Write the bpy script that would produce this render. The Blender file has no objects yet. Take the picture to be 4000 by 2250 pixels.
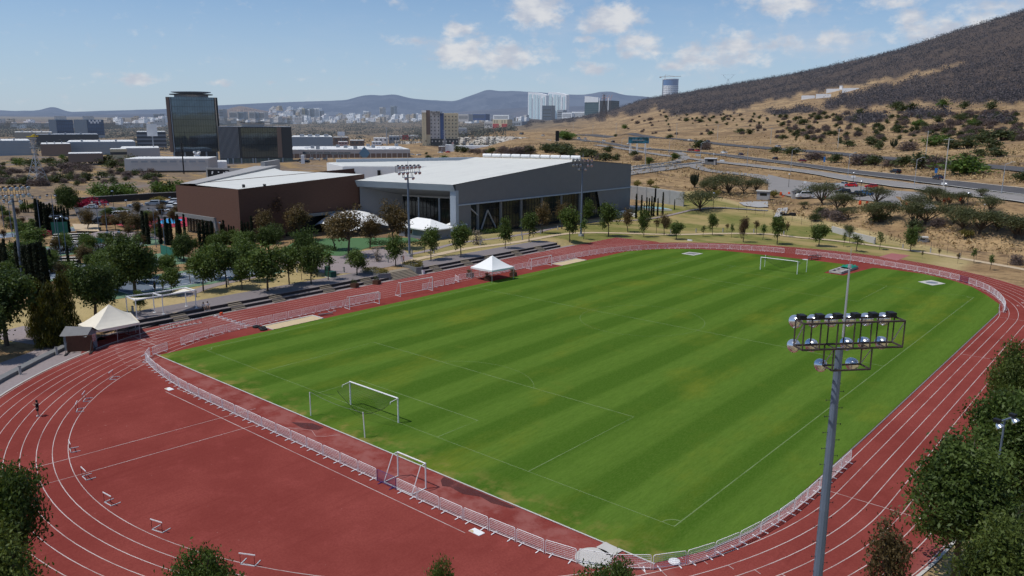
import bpy, math, random
import numpy as np
from mathutils import Vector
S = bpy.context.scene
COL = S.collection
PI = math.pi
R_ = random.Random(7)
# ------------------------------------------------------------------ camera (metres; origin at the near goal, +y up the pitch)
CAM = np.array([58.756, -47.013, 28.832]); YAW, TILT, ROLL, FOC = -0.711166, 0.210746, 0.00469362, 3044.83
_F = np.array([math.sin(YAW)*math.cos(TILT), math.cos(YAW)*math.cos(TILT), -math.sin(TILT)])
_R = np.array([math.cos(YAW), -math.sin(YAW), 0.0]); _U = np.cross(_R, _F)
_c, _s = math.cos(ROLL), math.sin(ROLL); _R, _U = _c*_R+_s*_U, -_s*_R+_c*_U
def ray(px, py): return _F+_R*((px-2000)/FOC)-_U*((py-1125)/FOC)
def G(px, py, z=0.0):
    d = ray(px, py); return CAM+d*((z-CAM[2])/d[2])
def proj(p):
    d = np.asarray(p, float)-CAM; zz = d@_F
    return 2000+FOC*(d@_R)/zz, 1125-FOC*(d@_U)/zz
def at(px, py, dist):
    "survey point seen at a photo pixel, dist metres away over the ground"
    d = ray(px, py); return CAM+d*(dist/math.hypot(d[0], d[1]))
cam = bpy.data.cameras.new('camera'); co = bpy.data.objects.new('camera', cam); COL.objects.link(co)
from mathutils import Matrix
co.matrix_world = Matrix(((_R[0], _U[0], -_F[0], CAM[0]), (_R[1], _U[1], -_F[1], CAM[1]), (_R[2], _U[2], -_F[2], CAM[2]), (0, 0, 0, 1)))
cam.sensor_width = 36; cam.lens = FOC/4000*36; cam.clip_start = 0.5; cam.clip_end = 60000
S.camera = co
S.view_settings.view_transform = 'Standard'; S.view_settings.look = 'None'; S.view_settings.exposure = 0
# ------------------------------------------------------------------ materials
HAZE = (0.38, 0.46, 0.6)
class NT:
    def __init__(s, t): s.t = t; s.n = t.nodes; s.l = t.links
    def add(s, typ, **kw):
        n = s.n.new(typ)
        for k, v in kw.items(): setattr(n, k, v)
        return n
    def math(s, op, a, b=None, c=None, clamp=False):
        n = s.add('ShaderNodeMath', operation=op, use_clamp=clamp)
        for i, v in enumerate((a, b, c)):
            if v is None: continue
            if isinstance(v, (int, float)): n.inputs[i].default_value = v
            else: s.l.new(v, n.inputs[i])
        return n.outputs[0]
    def noise(s, vec, scale, detail=4, rough=.55):
        n = s.add('ShaderNodeTexNoise'); n.inputs['Scale'].default_value = scale; n.inputs['Detail'].default_value = detail; n.inputs['Roughness'].default_value = rough
        if vec is not None: s.l.new(vec, n.inputs['Vector'])
        return n.outputs['Fac']
    def mix(s, fac, a, b, blend='MIX'):
        n = s.add('ShaderNodeMix', data_type='RGBA', blend_type=blend)
        for i, v in ((0, fac), (6, a), (7, b)):
            if isinstance(v, (int, float)): n.inputs[i].default_value = v
            elif isinstance(v, tuple): n.inputs[i].default_value = (*v[:3], 1)
            else: s.l.new(v, n.inputs[i])
        return n.outputs[2]
    def ramp(s, fac, lo, hi):
        n = s.add('ShaderNodeMapRange'); n.interpolation_type = 'SMOOTHSTEP'
        n.inputs[1].default_value = lo; n.inputs[2].default_value = hi
        s.l.new(fac, n.inputs[0]); return n.outputs[0]
    def mapping(s, vec, sc):
        n = s.add('ShaderNodeVectorMath', operation='MULTIPLY'); s.l.new(vec, n.inputs[0]); n.inputs[1].default_value = sc; return n.outputs[0]
def newmat(name):
    m = bpy.data.materials.new(name); m.use_nodes = True; t = NT(m.node_tree); b = m.node_tree.nodes['Principled BSDF']
    return m, t, b
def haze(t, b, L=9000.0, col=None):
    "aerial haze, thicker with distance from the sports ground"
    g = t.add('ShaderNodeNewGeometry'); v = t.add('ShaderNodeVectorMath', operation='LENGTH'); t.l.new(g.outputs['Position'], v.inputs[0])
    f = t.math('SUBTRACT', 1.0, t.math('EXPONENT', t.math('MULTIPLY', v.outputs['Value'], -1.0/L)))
    e = t.add('ShaderNodeEmission'); e.inputs[0].default_value = (*(col or HAZE), 1); mx = t.add('ShaderNodeMixShader')  # haze is painted into the surface: emission replaces light scattered by air
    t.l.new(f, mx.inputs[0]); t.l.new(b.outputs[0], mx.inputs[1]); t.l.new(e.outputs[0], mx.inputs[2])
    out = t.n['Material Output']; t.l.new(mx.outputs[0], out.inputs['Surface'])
def M(name, col, rough=.7, var=.18, sc=1.5, metal=0.0, spec=.3, far=0, obj=True, streak=None, bump=0, rnd=0):
    m, t, b = newmat(name)
    tc = t.add('ShaderNodeTexCoord'); vec = tc.outputs['Object'] if obj else t.add('ShaderNodeNewGeometry').outputs['Position']
    if streak: vec = t.mapping(vec, streak)
    n = t.noise(vec, sc, 5)
    c = t.mix(n, tuple(x*(1-var) for x in col), tuple(min(1, x*(1+var)) for x in col))
    if rnd:
        oi = t.add('ShaderNodeObjectInfo'); c = t.mix(t.math('MULTIPLY', oi.outputs['Random'], rnd), c, tuple(x*.45 for x in col))
    t.l.new(c, b.inputs['Base Color']); b.inputs['Roughness'].default_value = rough; b.inputs['Metallic'].default_value = metal; b.inputs['Specular IOR Level'].default_value = spec
    if bump:
        bn = t.add('ShaderNodeBump'); bn.inputs['Strength'].default_value = bump; bn.inputs['Distance'].default_value = .05
        t.l.new(t.noise(vec, sc*8, 3), bn.inputs['Height']); t.l.new(bn.outputs[0], b.inputs['Normal'])
    if far: haze(t, b, far)
    return m
def leafmat(name, c0, c1, far=0, rnd=.35, trans=.25):
    m, t, b = newmat(name)
    a = t.add('ShaderNodeAttribute', attribute_name='tone'); oi = t.add('ShaderNodeObjectInfo')
    c = t.mix(a.outputs['Fac'], c0, c1); c = t.mix(t.math('MULTIPLY', oi.outputs['Random'], rnd), c, tuple(.55*(x+y)*.5 for x, y in zip(c0, c1)))
    t.l.new(c, b.inputs['Base Color']); b.inputs['Roughness'].default_value = .55; b.inputs['Specular IOR Level'].default_value = .25
    if trans and not far:
        tr = t.add('ShaderNodeBsdfTranslucent'); t.l.new(t.mix(.5, c, (c1[0]*1.6, c1[1]*1.5, c1[2]*.8)), tr.inputs[0]); mx = t.add('ShaderNodeMixShader'); mx.inputs[0].default_value = trans
        t.l.new(b.outputs[0], mx.inputs[1]); t.l.new(tr.outputs[0], mx.inputs[2]); t.l.new(mx.outputs[0], t.n['Material Output'].inputs['Surface'])
    if far: haze(t, b, far)
    return m
MT = {}
def mt(k, *a, **kw):
    MT[k] = M(k, *a, **kw); return MT[k]
mt('white_paint', (.78, .78, .77), .45, .06); mt('white_roof', (.72, .72, .67), .6, .07, .25, streak=(1, 1, 1)); mt('galv', (.42, .45, .49), .4, .15, 3, metal=.35)
mt('grey_paint', (.17, .19, .22), .5, .15, 2); mt('dark_metal', (.035, .033, .034), .5, .3, 6); mt('rusty_metal', (.06, .045, .04), .7, .5, 9)
mt('alu', (.72, .74, .77), .22, .04, 2, metal=.85); mt('lens', (.5, .52, .55), .15, .1, metal=.5); mt('black', (.014, .014, .016), .5, .2)
mt('brown_brick', (.115, .058, .041), .8, .22, .9, streak=(1, 1, 6)); mt('gym_grey', (.185, .186, .195), .6, .08, .6); mt('gym_light', (.36, .41, .47), .5, .08, .8)
mt('concrete', (.36, .35, .34), .85, .2, 1.2); mt('concrete_dark', (.19, .19, .19), .85, .2, 1.5); mt('pale_conc', (.5, .48, .44), .85, .15, .8)
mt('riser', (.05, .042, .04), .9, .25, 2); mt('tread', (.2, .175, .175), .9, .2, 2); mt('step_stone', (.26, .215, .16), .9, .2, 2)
mt('paving', (.27, .225, .22), .9, .25, 3); mt('sandpath', (.5, .39, .26), .95, .15, 2); mt('sand', (.55, .43, .26), .95, .15, 3)
mt('canvas', (.78, .72, .6), .7, .07, 1.2); mt('white_canvas', (.8, .8, .78), .6, .05, 1.2); mt('wood', (.09, .042, .025), .75, .35, 5); mt('hurdle_steel', (.5, .52, .52), .4, .1)
mt('hurdle_post', (.11, .03, .03), .5, .2); mt('purple_paint', (.045, .03, .16), .5, .1); mt('court_green', (.13, .215, .135), .85, .12, .6); mt('court_blue', (.13, .165, .21), .85, .12, .6)
mt('windscreen', (.03, .16, .12), .8, .2, .8); mt('turf_mat', (.07, .15, .06), .9, .15, 1); mt('bark', (.09, .068, .05), .9, .3, 6); mt('pale_bark', (.3, .25, .2), .9, .2, 6)
mt('redcourt', (.36, .03, .055), .85, .1); mt('bluecourt', (.04, .28, .55), .85, .1); mt('asphalt', (.085, .082, .085), .9, .2, .6, obj=False); mt('pale_road', (.235, .22, .21), .9, .15, .3, obj=False)
mt('wall_dark', (.04, .037, .035), .85, .3); mt('pool', (.2, .55, .68), .1, .08); mt('red_plastic', (.65, .03, .03), .5, .1); mt('orange_plastic', (.75, .1, .03), .5, .1)
mt('green_paint', (.01, .06, .045), .5, .2); mt('green_tarp', (.005, .2, .13), .5, .3, 3); mt('skin', (.45, .28, .2), .6, .05); mt('cloth_black', (.012, .012, .014), .85, .2); mt('cloth_white', (.7, .7, .7), .8, .1); mt('hair', (.012, .009, .008), .5, .2)
mt('tyre', (.015, .015, .015), .8, .1); mt('car_glass', (.012, .015, .018), .08, .1, spec=.6); mt('rock', (.3, .26, .25), .95, .3, .5); mt('soil', (.1, .07, .05), .95, .3, 2)
for n_, c_ in dict(white=(.75, .75, .74), silver=(.42, .44, .46), grey=(.12, .13, .14), black=(.012, .013, .016), red=(.5, .015, .02), maroon=(.13, .012, .02), blue=(.03, .16, .42), navy=(.015, .025, .05)).items():
    mt('car_'+n_, c_, .25, .02, spec=.5)
def glassmat(name, col, rough=.06, sc=1.0, grid=None, far=0, metal=.6):
    "reflective curtain wall glass with panel joints"
    m, t, b = newmat(name); tc = t.add('ShaderNodeTexCoord'); vec = tc.outputs['Object']
    n = t.noise(vec, sc, 3); c = t.mix(n, tuple(x*.6 for x in col), tuple(min(1, x*1.4) for x in col))
    if grid:
        br = t.add('ShaderNodeSeparateXYZ'); t.l.new(vec, br.inputs[0])
        fx = t.math('FRACT', t.math('DIVIDE', br.outputs[0], grid[0])); fz = t.math('FRACT', t.math('DIVIDE', br.outputs[2], grid[1]))
        ln = t.math('MAXIMUM', t.math('LESS_THAN', fx, grid[2]), t.math('LESS_THAN', fz, grid[3])); c = t.mix(ln, c, grid[4])
    t.l.new(c, b.inputs['Base Color']); b.inputs['Roughness'].default_value = rough; b.inputs['Metallic'].default_value = metal
    bn = t.add('ShaderNodeBump'); bn.inputs['Strength'].default_value = .25; bn.inputs['Distance'].default_value = .1; t.l.new(t.noise(vec, sc*.7, 2), bn.inputs['Height']); t.l.new(bn.outputs[0], b.inputs['Normal'])
    if far: haze(t, b, far)
    MT[name] = m; return m
glassmat('hall_glass', (.028, .034, .036), .1, .3, (1.25, 3.6, .06, .03, (.012, .014, .014)), metal=.3)
glassmat('tower_glass', (.1, .14, .18), .04, .12, (1.5, 4.1, .1, .05, (.03, .036, .045)), far=22000, metal=.75)
glassmat('dark_glass', (.085, .11, .125), .05, .12, (1.5, 4.0, .1, .05, (.02, .024, .03)), far=22000, metal=.7)
glassmat('blue_glass', (.05, .09, .19), .15, .1, (1.8, 3.8, .15, .1, (.02, .03, .06)), far=17000)
glassmat('aqua_glass', (.5, .72, .78), .35, .1, (3.5, 3.4, .25, .3, (.75, .78, .78)), far=17000, metal=.2)
glassmat('slab_glass', (.02, .03, .05), .3, .1, (900, 3.3, 0, .45, (.16, .18, .22)), far=17000, metal=.1)
glassmat('office_glass', (.05, .1, .12), .12, .08, (2.4, 3.8, .08, .2, (.15, .18, .19)), far=17000, metal=.4)
def seamed(k, col, w, ax):
    "sheet metal roof with standing seams and grime"
    m, t, b = newmat(k); v = t.add('ShaderNodeTexCoord').outputs['Object']; sx = t.add('ShaderNodeSeparateXYZ'); t.l.new(v, sx.inputs[0])
    c = t.mix(t.noise(t.mapping(v, (.05, 1, 1) if ax else (1, .05, 1)), .6, 5, .6), tuple(x*.86 for x in col), tuple(min(1, x*1.06) for x in col)); c = t.mix(t.math('MULTIPLY', t.ramp(t.noise(v, .12, 6, .65), .5, .75), .35), c, tuple(x*.62 for x in col))
    c = t.mix(t.math('MULTIPLY', t.math('LESS_THAN', t.math('FRACT', t.math('DIVIDE', sx.outputs[1 if ax else 0], w)), .1), .28), c, tuple(x*.5 for x in col)); t.l.new(c, b.inputs['Base Color']); b.inputs['Roughness'].default_value = .55; b.inputs['Specular IOR Level'].default_value = .2; MT[k] = m
seamed('white_roof', (.68, .675, .62), 1.2, 0)
# ------------------------------------------------------------------ mesh builder
class MB:
    def __init__(s): s.v = []; s.f = []; s.m = []
    def add(s, vs, fs, mi=0):
        o = len(s.v); s.v += [tuple(map(float, p)) for p in vs]; s.f += [tuple(i+o for i in f) for f in fs]; s.m += [mi]*len(fs); return s
    def box(s, x0, x1, y0, y1, z0, z1, mi=0):
        return s.add([(x0, y0, z0), (x1, y0, z0), (x1, y1, z0), (x0, y1, z0), (x0, y0, z1), (x1, y0, z1), (x1, y1, z1), (x0, y1, z1)],
                     [(0, 3, 2, 1), (4, 5, 6, 7), (0, 1, 5, 4), (1, 2, 6, 5), (2, 3, 7, 6), (3, 0, 4, 7)], mi)
    def prism(s, poly, z0, z1, mi=0, top=None):
        n = len(poly); z1s = top if top else [z1]*n; z0s = z0 if isinstance(z0, (list, tuple)) else [z0]*n
        return s.add([(p[0], p[1], z0s[i]) for i, p in enumerate(poly)]+[(p[0], p[1], z1s[i]) for i, p in enumerate(poly)],
                     [tuple(range(n))[::-1], tuple(range(n, 2*n))]+[(i, (i+1) % n, n+(i+1) % n, n+i) for i in range(n)], mi)
    def tube(s, p0, p1, r0, r1=None, n=6, mi=0, cap=True):
        p0, p1 = Vector(p0), Vector(p1); r1 = r0 if r1 is None else r1; d = p1-p0
        if d.length < 1e-6: return s
        a = d.normalized().orthogonal().normalized(); b = d.normalized().cross(a)
        vs = [p+(a*math.cos(2*PI*i/n)+b*math.sin(2*PI*i/n))*r for p, r in ((p0, r0), (p1, r1)) for i in range(n)]
        fs = [(i, (i+1) % n, n+(i+1) % n, n+i) for i in range(n)]
        if cap: fs += [tuple(range(n))[::-1], tuple(range(n, 2*n))]
        return s.add(vs, fs, mi)
    def path(s, pts, rs, n=6, mi=0):
        for i in range(len(pts)-1):
            s.tube(pts[i], pts[i+1], rs[i] if isinstance(rs, (list, tuple)) else rs, rs[i+1] if isinstance(rs, (list, tuple)) else rs, n, mi)
        return s
    def bar(s, p0, p1, w, mi=0):
        return s.tube(p0, p1, w*.707, w*.707, 4, mi)
    def lathe(s, prof, n=16, mi=0, c=(0, 0)):
        vs = [(c[0]+r*math.cos(2*PI*i/n), c[1]+r*math.sin(2*PI*i/n), z) for r, z in prof for i in range(n)]
        fs = [(j*n+i, j*n+(i+1) % n, (j+1)*n+(i+1) % n, (j+1)*n+i) for j in range(len(prof)-1) for i in range(n)]
        fs += [tuple(range(n))[::-1], tuple(range((len(prof)-1)*n, len(prof)*n))]
        return s.add(vs, fs, mi)
    def quad(s, a, b, c, d, mi=0): return s.add([a, b, c, d], [(0, 1, 2, 3)], mi)
    def mesh(s, name, mats, smooth=False):
        me = bpy.data.meshes.new(name); me.from_pydata(s.v, [], s.f)
        for m in (mats if isinstance(mats, (list, tuple)) else [mats]): me.materials.append(MT[m] if isinstance(m, str) else m)
        me.polygons.foreach_set('material_index', s.m)
        if smooth: me.polygons.foreach_set('use_smooth', [True]*len(me.polygons))
        me.update(); return me
    def obj(s, name, mats, parent=None, smooth=False, **kw):
        return mk(name, s.mesh(name, mats, smooth), parent, **kw)
def mk(name, me, parent=None, loc=None, rz=0, **kw):
    o = bpy.data.objects.new(name, me); COL.objects.link(o)
    if parent is not None: o.parent = parent
    if loc is not None: o.location = tuple(map(float, loc)); o.rotation_euler = (0, 0, rz)
    tag(o, **kw); return o
def tag(o, label=None, cat=None, group=None, kind=None):
    if label and len(label.split()) > 16: print('LONG', label)
    for k, v in (('label', label), ('category', cat), ('group', group), ('kind', kind)):
        if v: o[k] = v
    return o
def thing(name, label, cat, loc=(0, 0, 0), rz=0, group=None): return mk(name, None, None, loc, rz, label=label, cat=cat, group=group)
def dup(root, loc, rz=None, sc=None, label=None, group=None, mats=None):
    r = root.copy(); COL.objects.link(r); r.location = tuple(map(float, loc))
    if rz is not None: r.rotation_euler = (0, 0, rz)
    if sc is not None: r.scale = sc if isinstance(sc, (tuple, list)) else (sc,)*3
    if label: r['label'] = label
    if group: r['group'] = group
    for ch in list(root.children):
        c = ch.copy(); COL.objects.link(c); c.parent = r
        for g in list(ch.children):
            d = g.copy(); COL.objects.link(d); d.parent = c
    return r
def ordinal(n):
    w = 'first second third fourth fifth sixth seventh eighth ninth tenth eleventh twelfth thirteenth fourteenth fifteenth sixteenth seventeenth eighteenth nineteenth twentieth'.split()
    if n <= 20: return w[n-1]
    return ('twenty-', 'thirty-', 'forty-', 'fifty-', 'sixty-', 'seventy-', 'eighty-', 'ninety-')[n//10-2]+w[n % 10-1] if n % 10 else ('twentieth', 'thirtieth', 'fortieth', 'fiftieth', 'sixtieth', 'seventieth', 'eightieth', 'ninetieth')[n//10-2]
# ------------------------------------------------------------------ terrain
CP = []
def cp(px, py, d): 
    p = at(px, py, d); CP.append((math.atan2(p[0]-CAM[0], p[1]-CAM[1]), math.log(d), p[2]))
def cz(px, d, z):
    p = at(px, 1000, d); CP.append((math.atan2(p[0]-CAM[0], p[1]-CAM[1]), math.log(d), z))
for px in (-900, 0, 500, 1000, 1500, 2000, 2500, 3000, 3500, 4000, 4900):
    cz(px, 30, 0); cz(px, 120, 0); cz(px, 190, 0)
for px in (-900, 0, 400, 800): cz(px, 260, 0); cz(px, 350, .3); cz(px, 560, .5); cz(px, 800, 1); cp(px, 528, 1400); cp(px, 497, 2400); cp(px, 473, 3600); cz(px, 7000, 45); cz(px, 14000, 60)
for px in (1200, 1600, 1850): cz(px, 260, 0); cz(px, 330, .5); cz(px, 560, 2); cz(px, 780, 3); cp(px, 532, 1300); cp(px, 495, 2200); cp(px, 472, 3600); cz(px, 7000, 45); cz(px, 14000, 60)
for px, py, d in ((1500, 548, 900), (2000, 562, 640), (2000, 590, 480), (2000, 512, 950), (2100, 520, 800), (2020, 488, 1500), (2020, 470, 2600),
    (2260, 548, 800), (2260, 500, 1100), (2300, 462, 1500), (2300, 600, 480), (2480, 660, 330), (2450, 575, 560), (2500, 545, 660), (2500, 505, 820), (2500, 450, 1150), (2500, 396, 1500),
    (2830, 604, 480), (2740, 640, 385), (2800, 570, 560), (2800, 520, 690), (2800, 455, 900), (2800, 345, 1350), (3100, 635, 385), (3100, 590, 470), (3100, 520, 600), (3100, 440, 790), (3100, 385, 950), (3100, 297, 1300),
    (3490, 684, 320), (3500, 612, 400), (3500, 540, 500), (3500, 450, 660), (3500, 330, 900), (3500, 208, 1250), (3800, 722, 272), (3800, 655, 330), (3800, 560, 440), (3800, 430, 620), (3800, 290, 850), (3800, 110, 1250),
    (4000, 750, 250), (4000, 680, 300), (4000, 560, 420), (4000, 430, 590), (4000, 280, 820), (4000, 52, 1200), (4900, 620, 280), (4900, 420, 520), (4900, -250, 1200), (3400, 738, 285), (3150, 760, 285), (2900, 705, 320),
    (3500, 850, 226), (3900, 880, 214), (2800, 770, 270), (2600, 735, 285)): cp(px, py, d)
for px, d, z in ((2300, 2600, 35), (2500, 2600, 35), (2800, 2400, 60), (3100, 2300, 110), (3500, 2300, 150), (4000, 2300, 200), (4900, 2300, 250), (2300, 6000, 60), (3000, 6000, 70), (4000, 6000, 90), (4900, 6000, 90), (2500, 14000, 100), (4000, 14000, 100)): cz(px, d, z)
for az in (-2.6, -1.9, 1.0, 1.8, 2.8):
    for d, z in ((30, 0), (120, 0), (400, 3), (1500, 20), (6000, 80), (14000, 110)): CP.append((az, math.log(d), z))
CP = np.array(CP); _A = CP[:, :2]*np.array([1/.15, 1/.3])
def _phi(d2): return np.sqrt(d2+.02)
_K = _phi(((_A[:, None]-_A[None])**2).sum(-1)); _W = np.linalg.solve(_K+1e-6*np.eye(len(_A)), CP[:, 2])
def sm(x, a, b):
    t = np.clip((x-a)/(b-a), 0, 1); return t*t*(3-2*t)
def _vn(x, y, s):
    "cheap smooth value noise"
    return np.sin(x/s*1.7+1.3*np.sin(y/s*1.1+.5))*np.cos(y/s*1.9-1.1*np.sin(x/s*1.3))
def hz(x, y):
    x = np.asarray(x, float); y = np.asarray(y, float); shp = x.shape; x = x.ravel(); y = y.ravel()
    dx, dy = x-CAM[0], y-CAM[1]; d = np.maximum(np.hypot(dx, dy), 5); az = np.arctan2(dx, dy)
    Q = np.stack([az/.15, np.log(d)/.3], -1); z = np.empty(len(x))
    for i in range(0, len(x), 20000): z[i:i+20000] = _phi(((Q[i:i+20000, None]-_A[None])**2).sum(-1))@_W
    ox = np.maximum(np.maximum(-245-x, x-75), 0); oy = np.maximum(np.maximum(-95-y, y-146), 0); o = np.hypot(ox, oy); w = sm(o, 0, 36)
    plat = .9*sm(-x, 51.9, 52.6)*sm(y, -4.2, -2.2)*(1-sm(y, 99, 116))*(1-sm(-x, 125, 175))
    rough = (_vn(x, y, 17)*.12+_vn(x+40, y-9, 6.3)*.05)*sm(o, 5, 60)+(_vn(x, y, 70)*2.5+_vn(x, y, 31)*1.2)*sm(d, 520, 900)
    z = w*(z+rough)+(1-w)*plat
    return z.reshape(shp)
def h(x, y): return float(hz(np.array([x]), np.array([y]))[0])
def gp(px, py, far=6000):
    "the ground point seen at a photo pixel"
    d = ray(px, py); d = d/math.hypot(d[0], d[1])
    ts = np.concatenate([np.arange(15, 400, .5), np.geomspace(400, far, 900)]); P = CAM[None]+d[None]*ts[:, None]
    dz = P[:, 2]-hz(P[:, 0], P[:, 1]); i = np.nonzero(dz < 0)[0]
    if not len(i): return CAM+d*far
    i = i[0]; a, b = ts[max(i-1, 0)], ts[i]
    for _ in range(14):
        m = (a+b)/2; p = CAM+d*m
        if p[2] < h(p[0], p[1]): b = m
        else: a = m
    p = CAM+d*b; return np.array([p[0], p[1], h(p[0], p[1])])
def vh(p, top_py):
    "height of an upright thing standing at p whose top is seen at photo row top_py"
    lo, hi = 0, 200
    for _ in range(40):
        m = (lo+hi)/2
        if proj((p[0], p[1], p[2]+m))[1] > top_py: lo = m
        else: hi = m
    return lo
def face_cam(p): return math.atan2(CAM[1]-p[1], CAM[0]-p[0])+PI/2
def terrain():
    az = np.concatenate([np.arange(-180, -82, 3.5), np.arange(-82, 2, .3), np.arange(2, 180, 3.5)])*PI/180
    ds = np.concatenate([np.arange(6, 110, 2.0), np.geomspace(110, 460, 190), np.geomspace(464, 2600, 170), np.geomspace(2660, 15000, 40)])
    A, D = np.meshgrid(az, ds); X = CAM[0]+D*np.sin(A); Y = CAM[1]+D*np.cos(A); Z = hz(X, Y); n, m = A.shape
    V = np.stack([X, Y, Z], -1).reshape(-1, 3); V = np.vstack([V, [[CAM[0], CAM[1], 0]]])
    i = np.arange(n-1)[:, None]*m; j = np.arange(m)[None]; j2 = (j+1) % m
    Fq = np.stack([i+j, i+j2, i+m+j2, i+m+j], -1).reshape(-1, 4)
    me = bpy.data.meshes.new('ground'); nv = len(V); k = np.arange(m); tri = np.stack([np.full(m, nv-1), (k+1) % m, k], -1)
    me.vertices.add(nv); me.vertices.foreach_set('co', V.ravel().astype(np.float32))
    nl = Fq.size+tri.size; me.loops.add(nl); me.loops.foreach_set('vertex_index', np.concatenate([Fq[:, ::-1].ravel(), tri.ravel()]).astype(np.int32))
    npoly = len(Fq)+len(tri); me.polygons.add(npoly)
    me.polygons.foreach_set('loop_start', np.concatenate([np.arange(len(Fq))*4, Fq.size+np.arange(len(tri))*3]).astype(np.int32))
    me.update(calc_edges=True); me.validate(); me.polygons.foreach_set('use_smooth', [True]*npoly)
    # land cover weights: lawn, wood floor, stony scrub
    x, y = V[:, 0], V[:, 1]; d = np.hypot(x-CAM[0], y-CAM[1])
    lawn = (sm(x, -60.5, -57)*0+1)*sm(y, 96, 108)*(1-sm(y+x*.55, 152, 166))*sm(x, -76, -68)*(1-sm(x, 12, 30))
    lawn = np.maximum(lawn, .65*sm(-x, 56.5, 58)*(1-sm(-x, 70, 80))*sm(y, 52, 58)*(1-sm(y, 100, 110)))
    lawn = np.maximum(lawn, .22*sm(-x, 54.5, 56)*(1-sm(-x, 72, 80))*sm(y, -60, -50)*(1-sm(y, 42, 48)))
    lawn = np.maximum(lawn, .25*sm(x, 48, 52)*(1-sm(y, 90, 110)))
    pr = (V-CAM)@np.stack([_R, _U, _F], -1); px = 2000+FOC*pr[:, 0]/np.maximum(pr[:, 2], 1); py = 1125-FOC*pr[:, 1]/np.maximum(pr[:, 2], 1)
    wood = woodmask(px, py, d)*(pr[:, 2] > 1)
    stony = sm(d, 245, 275)*(1-sm(px, 1050, 1500))*(1-sm(d, 900, 1400)); grey = sm(d, 800, 1500)*(1-sm(px, 2000, 2500))
    for nm, w in (('lawn', lawn), ('wood', wood), ('stony', stony), ('grey', grey)):
        a = me.attributes.new(nm, 'FLOAT', 'POINT'); a.data.foreach_set('value', w.astype(np.float32))
    m_, t, b = newmat('dry_ground'); g = t.add('ShaderNodeNewGeometry').outputs['Position']
    def at_(n): return t.add('ShaderNodeAttribute', attribute_name=n).outputs['Fac']
    n1 = t.noise(g, .035, 8, .62); n2 = t.noise(g, .35, 6, .65); n3 = t.noise(t.mapping(g, (.4, 1, 1)), .11, 6, .6)
    dry = t.mix(t.ramp(n1, .3, .7), (.225, .143, .072), (.43, .295, .155)); dry = t.mix(t.ramp(n2, .45, .68), dry, (.17, .11, .062)); dry = t.mix(t.math('MULTIPLY', t.ramp(n3, .5, .68), .85), dry, (.125, .09, .062)); n4 = t.noise(g, 1.6, 4, .7); dry = t.mix(t.math('MULTIPLY', t.ramp(n4, .5, .75), .5), dry, (.09, .065, .04))
    st = t.mix(t.ramp(n2, .3, .7), (.27, .195, .12), (.13, .1, .078)); st = t.mix(t.ramp(n3, .47, .62), st, (.34, .225, .1)); st = t.mix(t.ramp(n1, .52, .62), st, (.2, .165, .145)); st = t.mix(t.math('MULTIPLY', t.ramp(n4, .52, .7), .6), st, (.08, .065, .055))
    c = t.mix(at_('stony'), dry, st)
    c = t.mix(at_('grey'), c, t.mix(t.ramp(n3, .35, .65), (.2, .15, .1), (.085, .075, .065)))
    gr = t.mix(t.ramp(n2, .3, .7), (.13, .15, .04), (.22, .195, .065)); gr = t.mix(t.ramp(n3, .42, .64), gr, (.34, .26, .115))
    ln = t.math('MULTIPLY', at_('lawn'), t.math('ADD', .45, t.math('MULTIPLY', n1, 1.0)), clamp=True)
    dl = t.mix(t.ramp(n3, .3, .7), (.47, .36, .185), (.33, .265, .12)); dl = t.mix(t.math('MULTIPLY', t.ramp(n4, .45, .75), .4), dl, (.22, .17, .09))
    c = t.mix(t.ramp(at_('lawn'), .02, .2), c, dl); c = t.mix(t.ramp(ln, .3, .85), c, gr)
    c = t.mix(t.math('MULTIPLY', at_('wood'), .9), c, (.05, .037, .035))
    t.l.new(c, b.inputs['Base Color']); b.inputs['Roughness'].default_value = .95; b.inputs['Specular IOR Level'].default_value = 0
    bn = t.add('ShaderNodeBump'); bn.inputs['Strength'].default_value = .7; bn.inputs['Distance'].default_value = .5; t.l.new(t.noise(g, .5, 7, .7), bn.inputs['Height']); t.l.new(bn.outputs[0], b.inputs['Normal'])
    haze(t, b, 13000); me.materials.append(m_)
    mk('ground', me, kind='structure')
_WL = np.array([(1900, 492), (1980, 486), (2130, 478), (2300, 468), (2480, 440), (2560, 424), (2610, 440), (2740, 452), (2880, 440), (2945, 404), (3000, 394), (3150, 362), (3340, 330), (3500, 300), (3650, 272), (3760, 250), (3800, 400), (4000, 395), (5000, 380)], float)
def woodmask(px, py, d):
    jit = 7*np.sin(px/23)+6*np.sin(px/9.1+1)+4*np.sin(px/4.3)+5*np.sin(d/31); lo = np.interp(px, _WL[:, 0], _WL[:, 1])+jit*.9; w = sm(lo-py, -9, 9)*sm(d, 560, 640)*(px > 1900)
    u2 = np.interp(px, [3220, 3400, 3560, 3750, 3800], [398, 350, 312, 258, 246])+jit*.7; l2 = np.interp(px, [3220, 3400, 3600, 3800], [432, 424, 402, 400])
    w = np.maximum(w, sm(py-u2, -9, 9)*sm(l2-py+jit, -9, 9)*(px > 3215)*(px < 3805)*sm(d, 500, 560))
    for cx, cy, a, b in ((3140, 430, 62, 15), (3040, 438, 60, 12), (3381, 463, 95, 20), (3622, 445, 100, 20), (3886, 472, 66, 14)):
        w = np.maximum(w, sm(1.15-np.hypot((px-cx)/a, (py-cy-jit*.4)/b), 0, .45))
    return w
terrain()
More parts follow.
